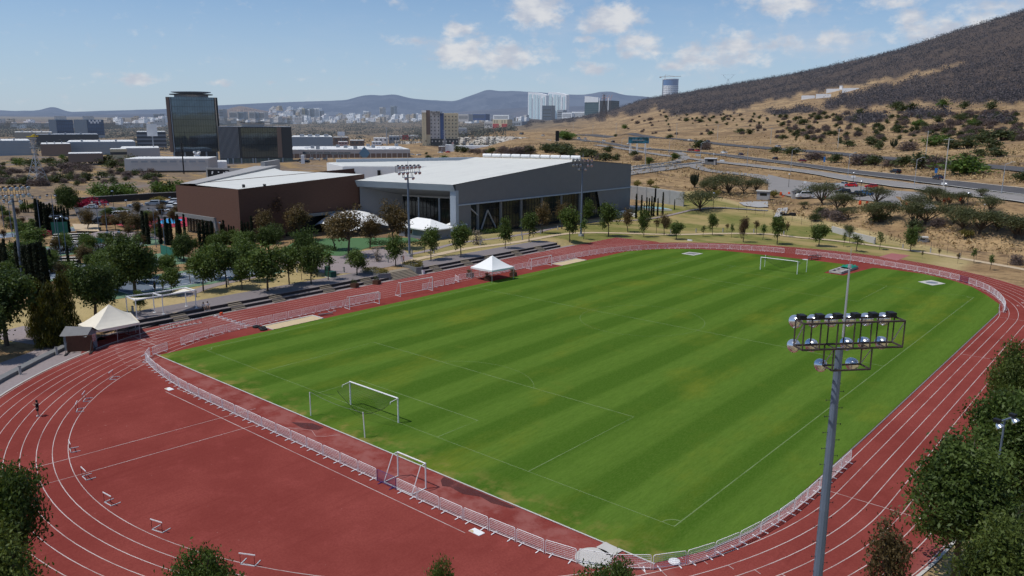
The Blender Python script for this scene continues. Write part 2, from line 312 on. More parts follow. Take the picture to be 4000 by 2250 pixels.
# ------------------------------------------------------------------ track and turf
CS, CN = (0.0, 13.8), (0.0, 85.9)
def oval(r, n=48, close=False):
    pts = [(CN[0]+r*math.cos(a), CN[1]+r*math.sin(a)) for a in np.linspace(0, PI, n)]
    pts += [(CS[0]+r*math.cos(a), CS[1]+r*math.sin(a)) for a in np.linspace(PI, 2*PI, n)]
    return pts
def sheet(name, poly, z, m, **kw):
    b = MB(); b.add([(p[0], p[1], z) for p in poly], [tuple(range(len(poly)))]); return b.obj(name, m, **kw)
def ribbon(b, pts, w, z, closed=False, mi=0):
    n = len(pts); P = [Vector((p[0], p[1], 0)) for p in pts]; L = []
    for i in range(n):
        a = P[(i-1) % n] if closed or i else P[i]; c = P[(i+1) % n] if closed or i < n-1 else P[i]
        t = (c-a).normalized(); nrm = Vector((-t.y, t.x, 0)); zz = z if not callable(z) else None
        L.append((P[i]+nrm*w/2, P[i]-nrm*w/2))
    for i in range(n if closed else n-1):
        j = (i+1) % n
        q = [L[i][0], L[i][1], L[j][1], L[j][0]]
        b.add([(p.x, p.y, z if not callable(z) else z(p.x, p.y)) for p in q], [(0, 1, 2, 3)], mi)
    return b
def dens(pts, step=2.0):
    out = []
    for a, c in zip(pts[:-1], pts[1:]):
        k = max(1, int(math.hypot(c[0]-a[0], c[1]-a[1])/step)); out += [(a[0]+(c[0]-a[0])*i/k, a[1]+(c[1]-a[1])*i/k) for i in range(k)]
    return out+[pts[-1]]
def trackmat():
    m, t, b = newmat('track_rubber'); g = t.add('ShaderNodeNewGeometry').outputs['Position']
    big = t.noise(g, .09, 5, .6); mid = t.noise(g, .45, 6, .65); fine = t.noise(g, 6, 3, .7); strk = t.noise(t.mapping(g, (2.2, .12, 1)), 1.0, 4, .6)
    c = t.mix(t.ramp(big, .35, .7), (.205, .044, .036), (.27, .064, .052)); c = t.mix(t.math('MULTIPLY', t.ramp(mid, .5, .75), .6), c, (.29, .068, .058)); c = t.mix(t.math('MULTIPLY', t.ramp(strk, .5, .8), .4), c, (.15, .026, .024))
    c = t.mix(t.math('MULTIPLY', t.ramp(fine, .3, .7), .4), c, (.15, .028, .024)); spk = t.noise(g, 2.4, 2, .5); c = t.mix(t.math('MULTIPLY', t.ramp(spk, .72, .8), .6), c, (.36, .17, .15))
    # worn pink band beside the turf
    sx = t.add('ShaderNodeSeparateXYZ'); t.l.new(g, sx.inputs[0])
    band = t.math('MULTIPLY', t.ramp(sx.outputs[1], -9.6, -7.5), t.math('SUBTRACT', 1.0, t.ramp(sx.outputs[1], -6.0, -4.5)))
    c = t.mix(t.math('MULTIPLY', band, t.math('MULTIPLY', t.ramp(mid, .38, .62), .7)), c, (.3, .115, .1))
    c = t.mix(t.math('MULTIPLY', t.ramp(sx.outputs[0], 47.5, 49.5), t.math('MULTIPLY', mid, .8)), c, (.3, .12, .11))
    c = t.mix(t.math('MULTIPLY', t.math('SUBTRACT', 1.0, t.ramp(sx.outputs[0], -41, -39)), .35), c, (.25, .075, .068))
    t.l.new(c, b.inputs['Base Color']); b.inputs['Roughness'].default_value = .9; b.inputs['Specular IOR Level'].default_value = 0.0
    bn = t.add('ShaderNodeBump'); bn.inputs['Strength'].default_value = .4; bn.inputs['Distance'].default_value = .02; t.l.new(fine, bn.inputs['Height']); t.l.new(bn.outputs[0], b.inputs['Normal'])
    MT['track'] = m
def turfmat():
    m, t, b = newmat('turf_grass'); g = t.add('ShaderNodeNewGeometry').outputs['Position']; sx = t.add('ShaderNodeSeparateXYZ'); t.l.new(g, sx.inputs[0])
    wob = t.noise(t.mapping(g, (1, .25, 1)), .12, 3); X = t.math('ADD', sx.outputs[0], t.math('MULTIPLY', wob, 1.6))
    st = t.math('ADD', t.math('SINE', t.math('MULTIPLY', X, 2*PI/7.3)), t.math('MULTIPLY', t.math('SINE', t.math('MULTIPLY', X, 2*PI/2.1)), .3)); st = t.ramp(st, -.85, .85); st = t.math('ADD', t.math('MULTIPLY', st, .75), t.math('MULTIPLY', t.noise(t.mapping(g, (1.6, .06, 1)), .8, 5, .65), .3))
    c = t.mix(st, (.042, .098, .009), (.096, .17, .024))
    pat = t.noise(t.mapping(g, (1, .45, 1)), .11, 6, .6); c = t.mix(t.math('MULTIPLY', t.ramp(pat, .5, .72), .75), c, (.155, .18, .02))
    fine = t.noise(t.mapping(g, (3.2, .5, 1)), .9, 5, .7); c = t.mix(t.math('MULTIPLY', t.ramp(fine, .3, .75), .55), c, (.05, .1, .012))
    worn = t.math('SUBTRACT', 1.0, t.ramp(sx.outputs[1], -5.2, -1.5)); dry = t.noise(g, .5, 5, .6); c = t.mix(t.math('MULTIPLY', worn, t.ramp(dry, .45, .7)), c, (.24, .19, .055))
    spot = t.noise(g, .16, 3, .5); c = t.mix(t.math('MULTIPLY', t.ramp(spot, .6, .8), .3), c, (.17, .19, .03)); bl = t.noise(t.mapping(g, (5, 1.4, 1)), 1.6, 3, .75); c = t.mix(t.math('MULTIPLY', t.ramp(bl, .35, .7), .3), c, (.13, .2, .04))
    t.l.new(c, b.inputs['Base Color']); b.inputs['Roughness'].default_value = .95; b.inputs['Specular IOR Level'].default_value = 0.0
    bn = t.add('ShaderNodeBump'); bn.inputs['Strength'].default_value = .5; bn.inputs['Distance'].default_value = .04; t.l.new(t.noise(g, 9, 3, .7), bn.inputs['Height']); t.l.new(bn.outputs[0], b.inputs['Normal'])
    MT['turf'] = m
def linemat(name, col, a, sc=.8):
    "worn painted line: paint breaks up and shows what is below"
    m, t, b = newmat(name); g = t.add('ShaderNodeNewGeometry').outputs['Position']; n = t.noise(g, sc, 5, .65)
    b.inputs['Base Color'].default_value = (*col, 1); b.inputs['Roughness'].default_value = .8
    tr = t.add('ShaderNodeBsdfTransparent'); mx = t.add('ShaderNodeMixShader'); t.l.new(t.math('MULTIPLY', t.ramp(n, .1, .62), a), mx.inputs[0])
    t.l.new(tr.outputs[0], mx.inputs[1]); t.l.new(b.outputs[0], mx.inputs[2]); t.l.new(mx.outputs[0], t.n['Material Output'].inputs['Surface']); MT[name] = m
trackmat(); turfmat(); linemat('lane_paint', (.7, .6, .56), .8, .3); linemat('faint_paint', (.62, .42, .39), .75); linemat('pitch_paint', (.34, .44, .2), .4, .5); linemat('pitch_faint', (.25, .36, .12), .3, .5); linemat('wet', (.085, .018, .016), .8, .6)
ob = oval(49.75)
tp = [p for p in ob if p[1] >= CN[1] and p[0] > -38]+[(-38.6, 120.2), (-49.75, 119.4), (-49.75, -6.3), (-46.9, -9.5)]+[p for p in ob if p[1] < CS[1] and not (p[0] < -43.8)]
sheet('running_track', tp, .03, 'track', kind='structure')
sheet('turf', [(-35.6, -5.1), (35.3, -5.2), (37.1, -1.6), (38.3, 3), (38.9, 10), (39.05, 28), (39.1, 92), (38.1, 98.7), (35.2, 105), (31.8, 111.2), (27.4, 115.6), (22, 118.7), (16.5, 119.4), (12.6, 119.0), (10.9, 106.3), (7.0, 106.8), (7.1, 119.2), (-.7, 119.3), (-9.3, 119), (-15, 118.8), (-20.4, 118.2), (-24.8, 116.6), (-28.3, 114.1), (-31.4, 110.8), (-33.8, 107), (-35.6, 102.4)], .06, 'turf', kind='structure')
b = MB()
for i in range(9):
    r = 39.8+1.22*i; ribbon(b, oval(r, 90), .062, .045, True)
for i in range(9):    # sprint straight beyond both bends
    x = -(39.8+1.22*i); y0 = CS[1]-(0 if i == 8 else 3)
    ribbon(b, [(x, CN[1]-2), (x, 119.6)], .05, .0455); ribbon(b, [(x, -4.5), (x, CS[1]+2)], .05, .0455)
for y in (119.0, -3.2, 9.65): ribbon(b, [(-49.5, y), (-39.8, y)], .07, .046)
ribbon(b, [(-49.5, 102), (-39.8, 102)], .05, .046)
for k in range(9):    # zone and stagger marks
    for a0, f in ((-.52, 1), (-.44, .45), (-2.62, 1), (-2.52, .45), (3.62, 1)):
        r = 39.8+1.22*k; a = a0+k*.027*(1 if a0 > -1 and a0 < 3 else -1)
        if k < 8: ribbon(b, [(CS[0]+r*math.cos(a), CS[1]+r*math.sin(a)), (CS[0]+(r+1.22*f)*math.cos(a), CS[1]+(r+1.22*f)*math.sin(a))], .055, .0465)
ribbon(b, [(39.9, 62.9), (49.5, 62.9)], .05, .046); ribbon(b, [(39.9, 13.2), (49.5, 13.2)], .05, .046); ribbon(b, [(39.9, 88.5), (49.5, 88.5)], .05, .046)
ribbon(b, [(-21.9, -10.75), (23.1, -10.65)], .06, .047); ribbon(b, [(-21.9, -9.5), (-15.5, -9.15)], .05, .047); ribbon(b, [(-12.6, -36), (-11.4, -24.4), (-10.1, -7.1)], .055, .0475); ribbon(b, [(-8.6, -36), (-7.4, -25.1), (-6.1, -8.6)], .055, .0475)
b.obj('lane_markings', 'lane_paint', kind='structure')
b = MB(); ribbon(b, [(.5, -7.3), (1.2, -6.7), (1.6, -6.0), (1.9, -5.6)], .06, .047); ribbon(b, [(-4, -8.2), (-1, -6.7), (.5, -7.3)], .05, .047); b.obj('faint_markings', 'faint_paint', kind='structure')
for k in range(3, 9):
    r = 39.8+1.22*(k-.5); a = math.radians(19+(k-3)*3.4); cu = bpy.data.curves.new('lane_number', 'FONT'); cu.body = str(k); cu.size = 1.15; cu.align_x = 'CENTER'; me = bpy.data.meshes.new_from_object(bpy.data.objects.new('tmp', cu)); me.materials.clear(); me.materials.append(MT['lane_paint']); mk('lane_number_marking', me, None, (CN[0]+r*math.cos(a), CN[1]+r*math.sin(a), .048), a+PI/2+PI/2, kind='structure')
W, LEN = 33.94, 101.55; b = MB(); w = .11
def rect(x0, x1, y0, y1): ribbon(b, [(x0, y0), (x0, y1), (x1, y1), (x1, y0)], w, .075)
ribbon(b, [(-W, 0), (W, 0), (W, LEN), (-W, LEN)], w+.02, .074, True); ribbon(b, [(-W, LEN/2), (W, LEN/2)], w, .0755); 
rect(-20.16, 20.16, 0, 16.5); rect(-9.16, 9.16, 0, 5.5); ribbon(b, [(-20.16, LEN), (-20.16, LEN-16.5), (20.16, LEN-16.5), (20.16, LEN)], w, .075); ribbon(b, [(-9.16, LEN), (-9.16, LEN-5.5), (9.16, LEN-5.5), (9.16, LEN)], w, .075)
for s in (1, -1):
    y0 = 11 if s == 1 else LEN-11; ribbon(b, [(9.15*math.cos(a), y0+s*9.15*math.sin(a)) for a in np.linspace(.65, PI-.65, 20)], w*.5, .077)
    for sx in (-1, 1): ribbon(b, [(sx*(W-1*math.cos(a)), (0 if s == 1 else LEN)+s*math.sin(a)) for a in np.linspace(0, PI/2, 8)], w, .077)
b.obj('pitch_markings', 'pitch_paint', kind='structure'); b = MB(); ribbon(b, [(9.15*math.cos(a), LEN/2+9.15*math.sin(a)) for a in np.linspace(0, 2*PI, 60, endpoint=False)], w, .0765, True); b.obj('centre_circle_marking', 'pitch_faint', kind='structure')
b = MB(); ribbon(b, [(-35.8, -5.12), (35.4, -5.22)], .14, .08); b.obj('turf_kerb', 'pale_conc', kind='structure')
b = MB(); ribbon(b, [(37.2, -1.6), (38.45, 3), (39.02, 10), (39.17, 28), (39.22, 92), (38.2, 98.8)], .12, .08); b.obj('turf_kerb', 'concrete_dark', kind='structure')
b = MB(); ribbon(b, oval(49.85, 90)[90:], .22, .09); ribbon(b, [(49.9, 13.8), (49.9, 85.9)], .22, .09); b.obj('track_kerb', 'pale_conc', kind='structure')
# wet stains on the rubber
for poly in ([(15.5, -5.35), (19, -5.35), (23.4, -5.4), (23.2, -5.75), (21.5, -6.1), (20.2, -5.9), (18.8, -6.5), (17.2, -6.3), (16.6, -6.6), (15.8, -6.0)], [(-4.2, -6.8), (-2.5, -5.6), (-.8, -5.5), (-.6, -6.3), (-2, -7.0)]):
    sheet('wet_patch', poly, .049, 'wet', kind='structure')
# red apron with pole-vault box let into the far end, and the pink spur to the path
MT['pink_rubber'] = M('pink_rubber', (.33, .12, .115), .85, .2, 1)
sheet('rubber_spur', [(9.4, 134), (10.1, 141), (14, 140.6), (13.8, 131.5)], .036, 'pink_rubber', kind='structure')
# ------------------------------------------------------------------ sand pits, throwing pads, plates
def sandpit(name, x0, x1, y0, y1, label, sandside):
    t = thing(name, label, 'sand pit', ((x0+x1)/2, (y0+y1)/2, 0)); a, c = (x1-x0)/2, (y1-y0)/2; b = MB(); w = .3
    b.box(-a, -a+w, -c, c, 0, .16); b.box(-a+w, a, c-w, c, 0, .158); b.box(-a+w, a, -c, -c+w*.5, 0, .1); b.obj('kerb', 'pale_conc', t)
    n = 10; b = MB(); rr = random.Random(3); vs = [(-a+w+(2*a-w)*i/n, -c+.15+(2*c-w-.15)*j/n, .07+.03*rr.random()) for j in range(n+1) for i in range(n+1)]
    b.add(vs, [(j*(n+1)+i, j*(n+1)+i+1, (j+1)*(n+1)+i+1, (j+1)*(n+1)+i) for j in range(n) for i in range(n)]); b.obj('sand', 'sand', t)
sandpit('sand_pit', -38.5, -35.7, 11.2, 19.8, 'near long jump sand pit with pale kerb beside the black tyres', 1)
sandpit('sand_pit', -38.6, -35.7, 78.4, 86.8, 'far long jump sand pit beyond the portable goal, left edge of the pitch', 1)
def pad(pts, label, ring):
    c = np.mean(pts, 0); t = thing('throwing_pad', label, 'throwing pad', (c[0], c[1], 0)); P = [(p[0]-c[0], p[1]-c[1]) for p in pts]
    b = MB(); b.prism(P, .03, .105); b.obj('slab', 'pale_conc', t); b = MB()
    if ring: b.lathe([(1.05, .105), (1.05, .112)], 24); b.obj('ring', 'grey_paint', t)
    else: b.prism([(p[0]*.72, p[1]*.6) for p in P], .105, .112); b.obj('ring', 'concrete_dark', t)
pad([(23.3, 109.5), (26.2, 107.6), (27.6, 110.9), (24.8, 112.7)], 'pale concrete throwing pad with dark ring in the far right corner of the turf', True)
pad([(-24.8, 107.9), (-21.6, 107.6), (-21.3, 111.3), (-24.6, 111.2)], 'pale concrete throwing pad with grey square in the far left corner of the turf', False)
b = MB(); b.lathe([(1.25, .0), (1.25, .1)], 40); b.add([(-.6, 1.2, .1), (.9, .85, .1), (1.0, 2.0, .1), (-.5, 2.2, .1)], [(0, 1, 2, 3)])
mk('shot_circle', b.mesh('shot_circle', 'pale_conc'), loc=(31.9, -7.3, 0), label='round pale concrete shot circle under the barriers by the near corner of the pitch', cat='shot circle')
def plate(x, y, rz, label):
    t = thing('take_off_plate', label, 'board', (x, y, 0), rz); b = MB(); b.prism([(-.55, -.28), (.5, -.3), (.55, .26), (-.5, .3)], .03, .075); b.obj('panel', 'white_paint', t)
    b = MB(); b.prism([(-.5, -.27), (-.1, -.29), (-.2, -.1), (-.45, -.02)], .075, .082); b.obj('worn_corner', 'sand', t)
plate(-22.4, -10.1, .05, 'white square board on the red track at the left end of a long line')
plate(23.65, -10.0, .0, 'white square board on the red track at the right end of a long line')
# ------------------------------------------------------------------ crowd barriers
def barrier_meshes(mat):
    w, hh = 1.16, 1.08; b = MB(); r = .024
    cor = [(-w, .12), (-w, hh-.12), (-w+.035, hh-.035), (-w+.12, hh), (w-.12, hh), (w-.035, hh-.035), (w, hh-.12), (w, .12)]
    b.path([(x, 0, z) for x, z in cor], r, 6); b.tube((-w, 0, .14), (w, 0, .14), r); b.tube((-w, 0, .04), (-w, 0, .14), r); b.tube((w, 0, .04), (w, 0, .14), r); b.tube((-w, 0, hh-.13), (w, 0, hh-.13), .012)
    fr = b.mesh('frame', mat); b = MB()
    for z in np.linspace(.26, hh-.26, 5): b.box(-w, w, -.006, .006, z-.006, z+.006)
    for x in np.linspace(-w+.08, w-.08, 20): b.box(x-.0035, x+.0035, -.0035, .0035, .14, hh-.1)
    inf = b.mesh('infill', mat); b = MB(); b.box(-.035, .035, -.33, .33, .03, .06); b.box(-.03, .03, -.03, .03, .06, .14); ft = b.mesh('foot', mat)
    return fr, inf, ft
MT['barrier_white'] = M('barrier_white', (.82, .8, .8), .5, .1, 2)
BARR = {'white': barrier_meshes('barrier_white'), 'purple': barrier_meshes('purple_paint')}
def barrier(x, y, rz, label, group, kind='white', z=.03, tilt=0):
    fr, inf, ft = BARR[kind]; t = mk('crowd_barrier', None, None, (x, y, z), rz, label=label, cat='barrier', group=group)
    mk('frame', fr, t); mk('infill', inf, t); f1 = mk('foot', ft, t); f1.location.x = -.72; f2 = mk('foot', ft, t); f2.location.x = .72
    return t
def run(pts, step=2.42):
    "points every step metres along a polyline: (x, y, heading)"
    out = []; d = 0; seg = list(zip(pts[:-1], pts[1:])); tot = sum(math.dist(a, c) for a, c in seg)
    n = int(tot/step)
    for k in range(n):
        s0 = (k+.5)*tot/n; acc = 0
        for a, c in seg:
            L = math.dist(a, c)
            if acc+L >= s0:
                u = (s0-acc)/L; out.append((a[0]+(c[0]-a[0])*u, a[1]+(c[1]-a[1])*u, math.atan2(c[1]-a[1], c[0]-a[0]))); break
            acc += L
    return out
def smooth(pts, it=2):
    for _ in range(it):
        q = [pts[0]]
        for a, c in zip(pts[:-1], pts[1:]): q += [(a[0]*.75+c[0]*.25, a[1]*.75+c[1]*.25), (a[0]*.25+c[0]*.75, a[1]*.25+c[1]*.75)]
        pts = q+[pts[-1]]
    return pts
near = run(smooth([(-36.9, -3.2), (-35.9, -6.4), (-33.2, -7.6), (-26, -8.8), (-20, -9.3), (-10, -9.4), (0, -9.45), (12, -9.5), (20, -9.55), (26, -9.25), (30, -9.0), (33, -7.9), (35.5, -6.1), (37.3, -3.6), (38.5, 0), (39.3, 4), (39.75, 9), (39.9, 20.2)]))
ip = min(range(len(near)), key=lambda i: abs(near[i][0]-13.2)+abs(near[i][1]+9.5))
for i, (x, y, a) in enumerate(near):
    if i == ip: barrier(x, y, a, 'purple barrier standing among the white ones behind the small goal', None, 'purple'); continue
    k = abs(i-ip); lab = 'white barrier in the near row, %s to the %s of the purple one' % (ordinal(k), 'left' if i < ip else 'right')
    if y > 4: lab = 'white barrier right of the turf, %s from the open end of the row' % ordinal(len(near)-i)
    barrier(x, y, a, lab, 'white barriers along the near end of the pitch', z=.03)
left = run(smooth([(-37.6, -1.2), (-39.2, 3), (-39.6, 10), (-39.7, 25), (-39.6, 34)], 2)); g1 = 'white barriers along the left side of the pitch'
for i, (x, y, a) in enumerate(left): barrier(x, y, a, 'white barrier on the left side of the pitch, %s from the near left corner' % ordinal(i+1), g1)
left2 = run([(-39.6, 43), (-39.5, 51.4)])
for i, (x, y, a) in enumerate(left2): barrier(x, y, a, 'white barrier just beyond the large portable goal, %s from that goal' % ordinal(i+1), g1)
barrier(-40.3, 52.5, -.5, 'white barrier turned across the end of the row beside the white marquee', g1)
far = run(smooth([(-41, 53.6), (-39.9, 60), (-39.7, 78), (-39.3, 91), (-37.2, 101), (-33, 110), (-27.5, 116.5), (-21, 121), (-12, 124.2), (-2, 125.2), (8, 124.6), (18, 121.6), (25.5, 118.4), (30.5, 114.6), (34.6, 109.4), (37.6, 102.6), (39.5, 95.6), (39.75, 92.2)]))
iq = min(range(len(far)), key=lambda i: math.hypot(far[i][0]-30.2, far[i][1]-115)); ig = min(range(len(far)), key=lambda i: math.hypot(far[i][0]+6.9, far[i][1]-125))
for i, (x, y, a) in enumerate(far):
    if i == ig: continue                                            # a gap in the row
    if i == iq: barrier(x, y, a, 'purple barrier in the far row, right of the throwing pad', None, 'purple'); continue
    if y < 96 and x < 0: lab = 'white barrier left of the pitch, %s beyond the white marquee' % ordinal(i+1)
    elif i < ig: lab = 'white barrier on the far bend, %s left of the gap in the row' % ordinal(ig-i)
    elif i < iq: lab = 'white barrier on the far bend, %s left of the far purple one' % ordinal(iq-i)
    else: lab = 'white barrier on the far bend, %s right of the far purple one' % ordinal(i-iq)
    barrier(x, y, a, lab, 'white barriers around the far bend')
# ------------------------------------------------------------------ hurdles
def hurdle_root(label):
    t = thing('hurdle', label, 'hurdle'); b = MB(); b.box(-.6, .6, -.02, .02, .78, .86); b.obj('crossbar', 'white_paint', t)
    for s in (-1, 1):
        b = MB(); b.tube((s*.52, 0, .04), (s*.52, 0, .82), .018); b.obj('post', 'hurdle_post', t)
        b = MB(); b.box(s*.52-.03, s*.52+.03, -.02, .72, 0, .05); b.obj('foot', 'hurdle_steel', t)
    b = MB(); b.box(-.49, .49, -.03, .03, 0, .045); b.obj('base_bar', 'hurdle_steel', t); return t
HL = [(-34.5, -7.3, 'hurdle at the near left corner beside the first barriers'), (-30.9, -12.7, 'hurdle on the inner lane line, next after the one by the barriers'), (-25.7, -17.6, 'upper of two hurdles close together near the running woman'),
      (-23.1, -19.3, 'lower of two hurdles close together near the running woman'), (-13.1, -23.6, 'hurdle just above where two white lines meet the inner lane'), (-6.4, -25, 'hurdle standing beside the lower straight white line'),
      (-.4, -25.6, 'hurdle on the inner lane, between the straight white lines and the bottom trees'), (6.4, -25, 'hurdle above and left of the bottom left tree top'), (15.2, -23.1, 'large nearest hurdle right of the bottom left tree top'), (25.0, -19.2, 'hurdle cut by the bottom edge, only its white bar in view')]
h0 = None
for x, y, lb in HL:
    a = math.atan2(y-CS[1], x-CS[0]); loc = (x, y, .03)
    if h0 is None: h0 = hurdle_root(lb); h0.location = loc; h0.rotation_euler = (0, 0, a+PI/2+.1); h0['group'] = 'hurdles standing on the inner lane of the bend'
    else: dup(h0, loc, a+PI/2+.1, None, lb, 'hurdles standing on the inner lane of the bend')
for i, y in enumerate((1.1, 1.75, 2.4, 3.1, 3.9, 4.7, 5.3, 6.1)):
    dup(h0, (-47.05+.03*i, y, .03), PI*.5+.1*(i % 3)-.1, .95, 'hurdle parked in the row by the cream marquee, %s from the marquee' % ordinal(i+1), 'hurdles parked in a row on the straight')
dup(h0, (-38.2, 23.4, .03), PI*.5, .95, 'lone hurdle behind the barriers between the sand pit and portable goal', 'single hurdle on the left side')
# starting blocks on the straight
b = MB(); b.box(-.05, .05, -.45, .45, 0, .05); b.prism([(.06, .05), (.2, .05), (.2, .3), (.06, .3)], .02, .0, top=[.22, .2, .05, .05]); b.prism([(-.2, -.2), (-.06, -.2), (-.06, .05), (-.2, .05)], .02, 0, top=[.22, .2, .05, .05])
sb = b.mesh('starting_block', 'white_paint')
for i in range(8): mk('starting_block', sb, None, (-40.4-1.22*i, 10.0, .045), 0, label='starting block on the start line, %s lane from the barriers' % ordinal(i+1), cat='starting block', group='starting blocks on the start line')
# ------------------------------------------------------------------ vegetation
rng = np.random.default_rng(11)
def leaves_mesh(name, cen, crad, per, size, mat, aspect=.55, seed=0, up=.3, tone=None, droop=0, tsd=.18):
    "many small leaf faces spread round clump centres"
    g = np.random.default_rng(seed); n = len(cen); crad = np.broadcast_to(np.asarray(crad, float), (n,))
    P = np.repeat(cen, per, 0)+g.normal(size=(n*per, 3))*np.repeat(crad, per)[:, None]*np.array([1, 1, .8])
    N = g.normal(size=P.shape); N[:, 2] += up; N += (P-np.repeat(cen, per, 0))*.4; N /= np.linalg.norm(N, axis=1)[:, None]+1e-9
    a = np.cross(N, g.normal(size=P.shape)); a /= np.linalg.norm(a, axis=1)[:, None]+1e-9; b_ = np.cross(N, a)
    if droop: a[:, 2] -= droop; a /= np.linalg.norm(a, axis=1)[:, None]
    s = size*g.uniform(.6, 1.35, len(P))[:, None]; a = a*s*.5; b_ = b_*s*.5*aspect
    V = np.stack([P-a, P-b_*1.0, P+a, P+b_*1.0], 1).reshape(-1, 3)
    tn = np.repeat(np.clip((g.uniform(.1, .9, n) if tone is None else tone), 0, 1), per); tn = np.clip(tn+g.normal(size=len(tn))*tsd, 0, 1)
    me = bpy.data.meshes.new(name); nq = len(P); me.vertices.add(len(V)); me.vertices.foreach_set('co', V.ravel().astype(np.float32))
    me.loops.add(nq*4); me.loops.foreach_set('vertex_index', np.arange(nq*4, dtype=np.int32)); me.polygons.add(nq); me.polygons.foreach_set('loop_start', np.arange(nq, dtype=np.int32)*4)
    me.update(calc_edges=True); at_ = me.attributes.new('tone', 'FLOAT', 'FACE'); at_.data.foreach_set('value', tn.astype(np.float32)); me.materials.append(MT[mat]); return me
def leaf(k, *a, **kw): MT[k] = leafmat(k, *a, **kw)
leaf('leaf_green', (0.033, 0.057, 0.013), (0.118, 0.171, 0.035)); leaf('leaf_dark', (0.021, 0.038, 0.012), (0.083, 0.124, 0.028)); leaf('leaf_light', (0.059, 0.083, 0.021), (0.177, 0.201, 0.059)); leaf('leaf_brown', (.055, .042, .018), (.17, .12, .05)); leaf('leaf_rust', (.05, .03, .017), (.13, .075, .04))
leaf('leaf_cypress', (.008, .014, .008), (.032, .042, .018), rnd=.25, trans=.1); leaf('leaf_gold', (.02, .032, .006), (.13, .115, .012)); leaf('leaf_mesquite', (0.047, 0.057, 0.024), (0.13, 0.139, 0.059)); leaf('leaf_bush', (0.035, 0.05, 0.021), (0.106, 0.124, 0.047)); leaf('twig_purple', (.075, .055, .054), (.185, .14, .128), rnd=.3, trans=.1)
leaf('leaf_fresh', (0.035, 0.065, 0.014), (0.118, 0.189, 0.035)); leaf('leaf_red', (.1, .01, .02), (.4, .015, .08)); leaf('twig_bare', (.16, .13, .1), (.36, .3, .23), trans=0); leaf('leaf_yellow', (.1, .09, .02), (.26, .22, .06)); leaf('cactus', (.022, .032, .016), (.06, .075, .03), trans=0); leaf('twig_far', (.036, .027, .03), (.085, .064, .064), far=16000); leaf('bush_far', (.04, .045, .03), (.09, .085, .05), far=12000)
leaf('leaf_near', (0.041, 0.065, 0.014), (0.153, 0.195, 0.041))
def lobes(g, n, rx, rz, zc, nl=8, lump=.5):
    "clump centres in an uneven crown made of several lobes"
    L = g.normal(size=(nl, 3)); L /= np.linalg.norm(L, axis=1)[:, None]; L *= g.uniform(.25, .62, nl)[:, None]; L[:, 2] *= .95; rr = g.uniform(.34, .34+lump*.4, nl)
    k = g.integers(0, nl, n); d = g.normal(size=(n, 3)); d /= np.linalg.norm(d, axis=1)[:, None]; d *= (g.uniform(size=n)**.45)[:, None]
    P = L[k]+d*rr[k][:, None]; P = P*np.array([rx, rx, rz]); P[:, 2] += zc; return P, np.clip(.5+(g.normal(size=nl)*.22)[k]+g.normal(size=n)*.12, 0, 1)
def limbs(b, g, cen, z0, r0, n, th):
    "a tapered trunk that forks into limbs running up into the crown"
    lean = g.normal(size=2)*th*.02; fork = (lean[0], lean[1], z0)
    b.path([(0, 0, -.3), (lean[0]*.3, lean[1]*.3, z0*.5), fork], [r0*1.25, r0, r0*.8], 7)
    for i in g.choice(len(cen), min(n, len(cen)), replace=False):
        c = cen[i]; m = tuple(np.array(fork)*.5+c*.5+g.normal(size=3)*.15+np.array([0, 0, -.12])); b.path([fork, m, tuple(c)], [r0*.55, r0*.32, r0*.1], 5)
class Proto: pass
def tree_proto(kind, name, H, rx, z0, trunk, mat, nc, per, size, r0, seed, bark='bark', nl=8, crad=.3, fork=None, aspect=.55, limb=10, lump=.5, droop=0, tsd=.18):
    g = np.random.default_rng(seed); rz = (H-z0)/2; cen, tn = lobes(g, nc, rx, rz*1.15, z0+rz, nl, lump)
    b = MB(); limbs(b, g, cen, fork if fork else z0+rz*.35, r0, limb, H); p = Proto(); p.tr = b.mesh('trunk', bark); p.cr = leaves_mesh('crown', cen, crad, per, size, mat, aspect, seed, tone=tn, droop=droop, tsd=tsd); p.H = float(np.percentile(cen[:, 2], 98))+crad*.6; p.name = name; return p
def plant(p, loc, H, label, cat='tree', rz=None, wide=1.0, group=None, name=None):
    s = H/p.H; t = mk(name or p.name, None, None, (loc[0], loc[1], loc[2]), R_.uniform(0, 6.28) if rz is None else rz, label=label, cat=cat, group=group); t.scale = (s*wide, s*wide, s)
    if p.tr: mk('trunk', p.tr, t)
    mk('crown', p.cr, t); return t
PR = {}
for i in range(3):
    PR['ash', i] = tree_proto('ash', 'shade_tree', 6, 2.0, 1.1, 1, 'leaf_green', 95, 34, .3, .09, 20+i, crad=.34, nl=10)
    PR['big', i] = tree_proto('big', 'broadleaf_tree', 9, 3.7, 1.3, 1, 'leaf_dark', 300, 44, .36, .22, 40+i, crad=.46, nl=14, limb=14)
    PR['near', i] = tree_proto('near', 'broadleaf_tree', 9, 4.0, 1.6, 1, ('leaf_green', 'leaf_near', 'leaf_green')[i], 420, 54, .29, .2, 50+i, crad=.4, nl=16, limb=24, aspect=.45, tsd=.2, lump=.42)
    PR['brown', i] = tree_proto('brown', 'plane_tree', 10, 2.6, 1.6, 1, 'leaf_brown' if i else 'leaf_rust', 150, 24, .34, .14, 60+i, crad=.42, nl=11, limb=26)
    PR['mesq', i] = tree_proto('mesq', 'mesquite_tree', 5, 3.2, 2.0, 1, 'leaf_mesquite', 130, 22, .26, .16, 70+i, crad=.42, nl=10, fork=.7, limb=16, aspect=.4)
    PR['sap', i] = tree_proto('sap', 'young_tree', 4.5, .8, 1.5, 1, ('leaf_fresh', 'leaf_brown', 'leaf_light')[i], 24, 20, .24, .045, 80+i, crad=.2, nl=6, limb=6)
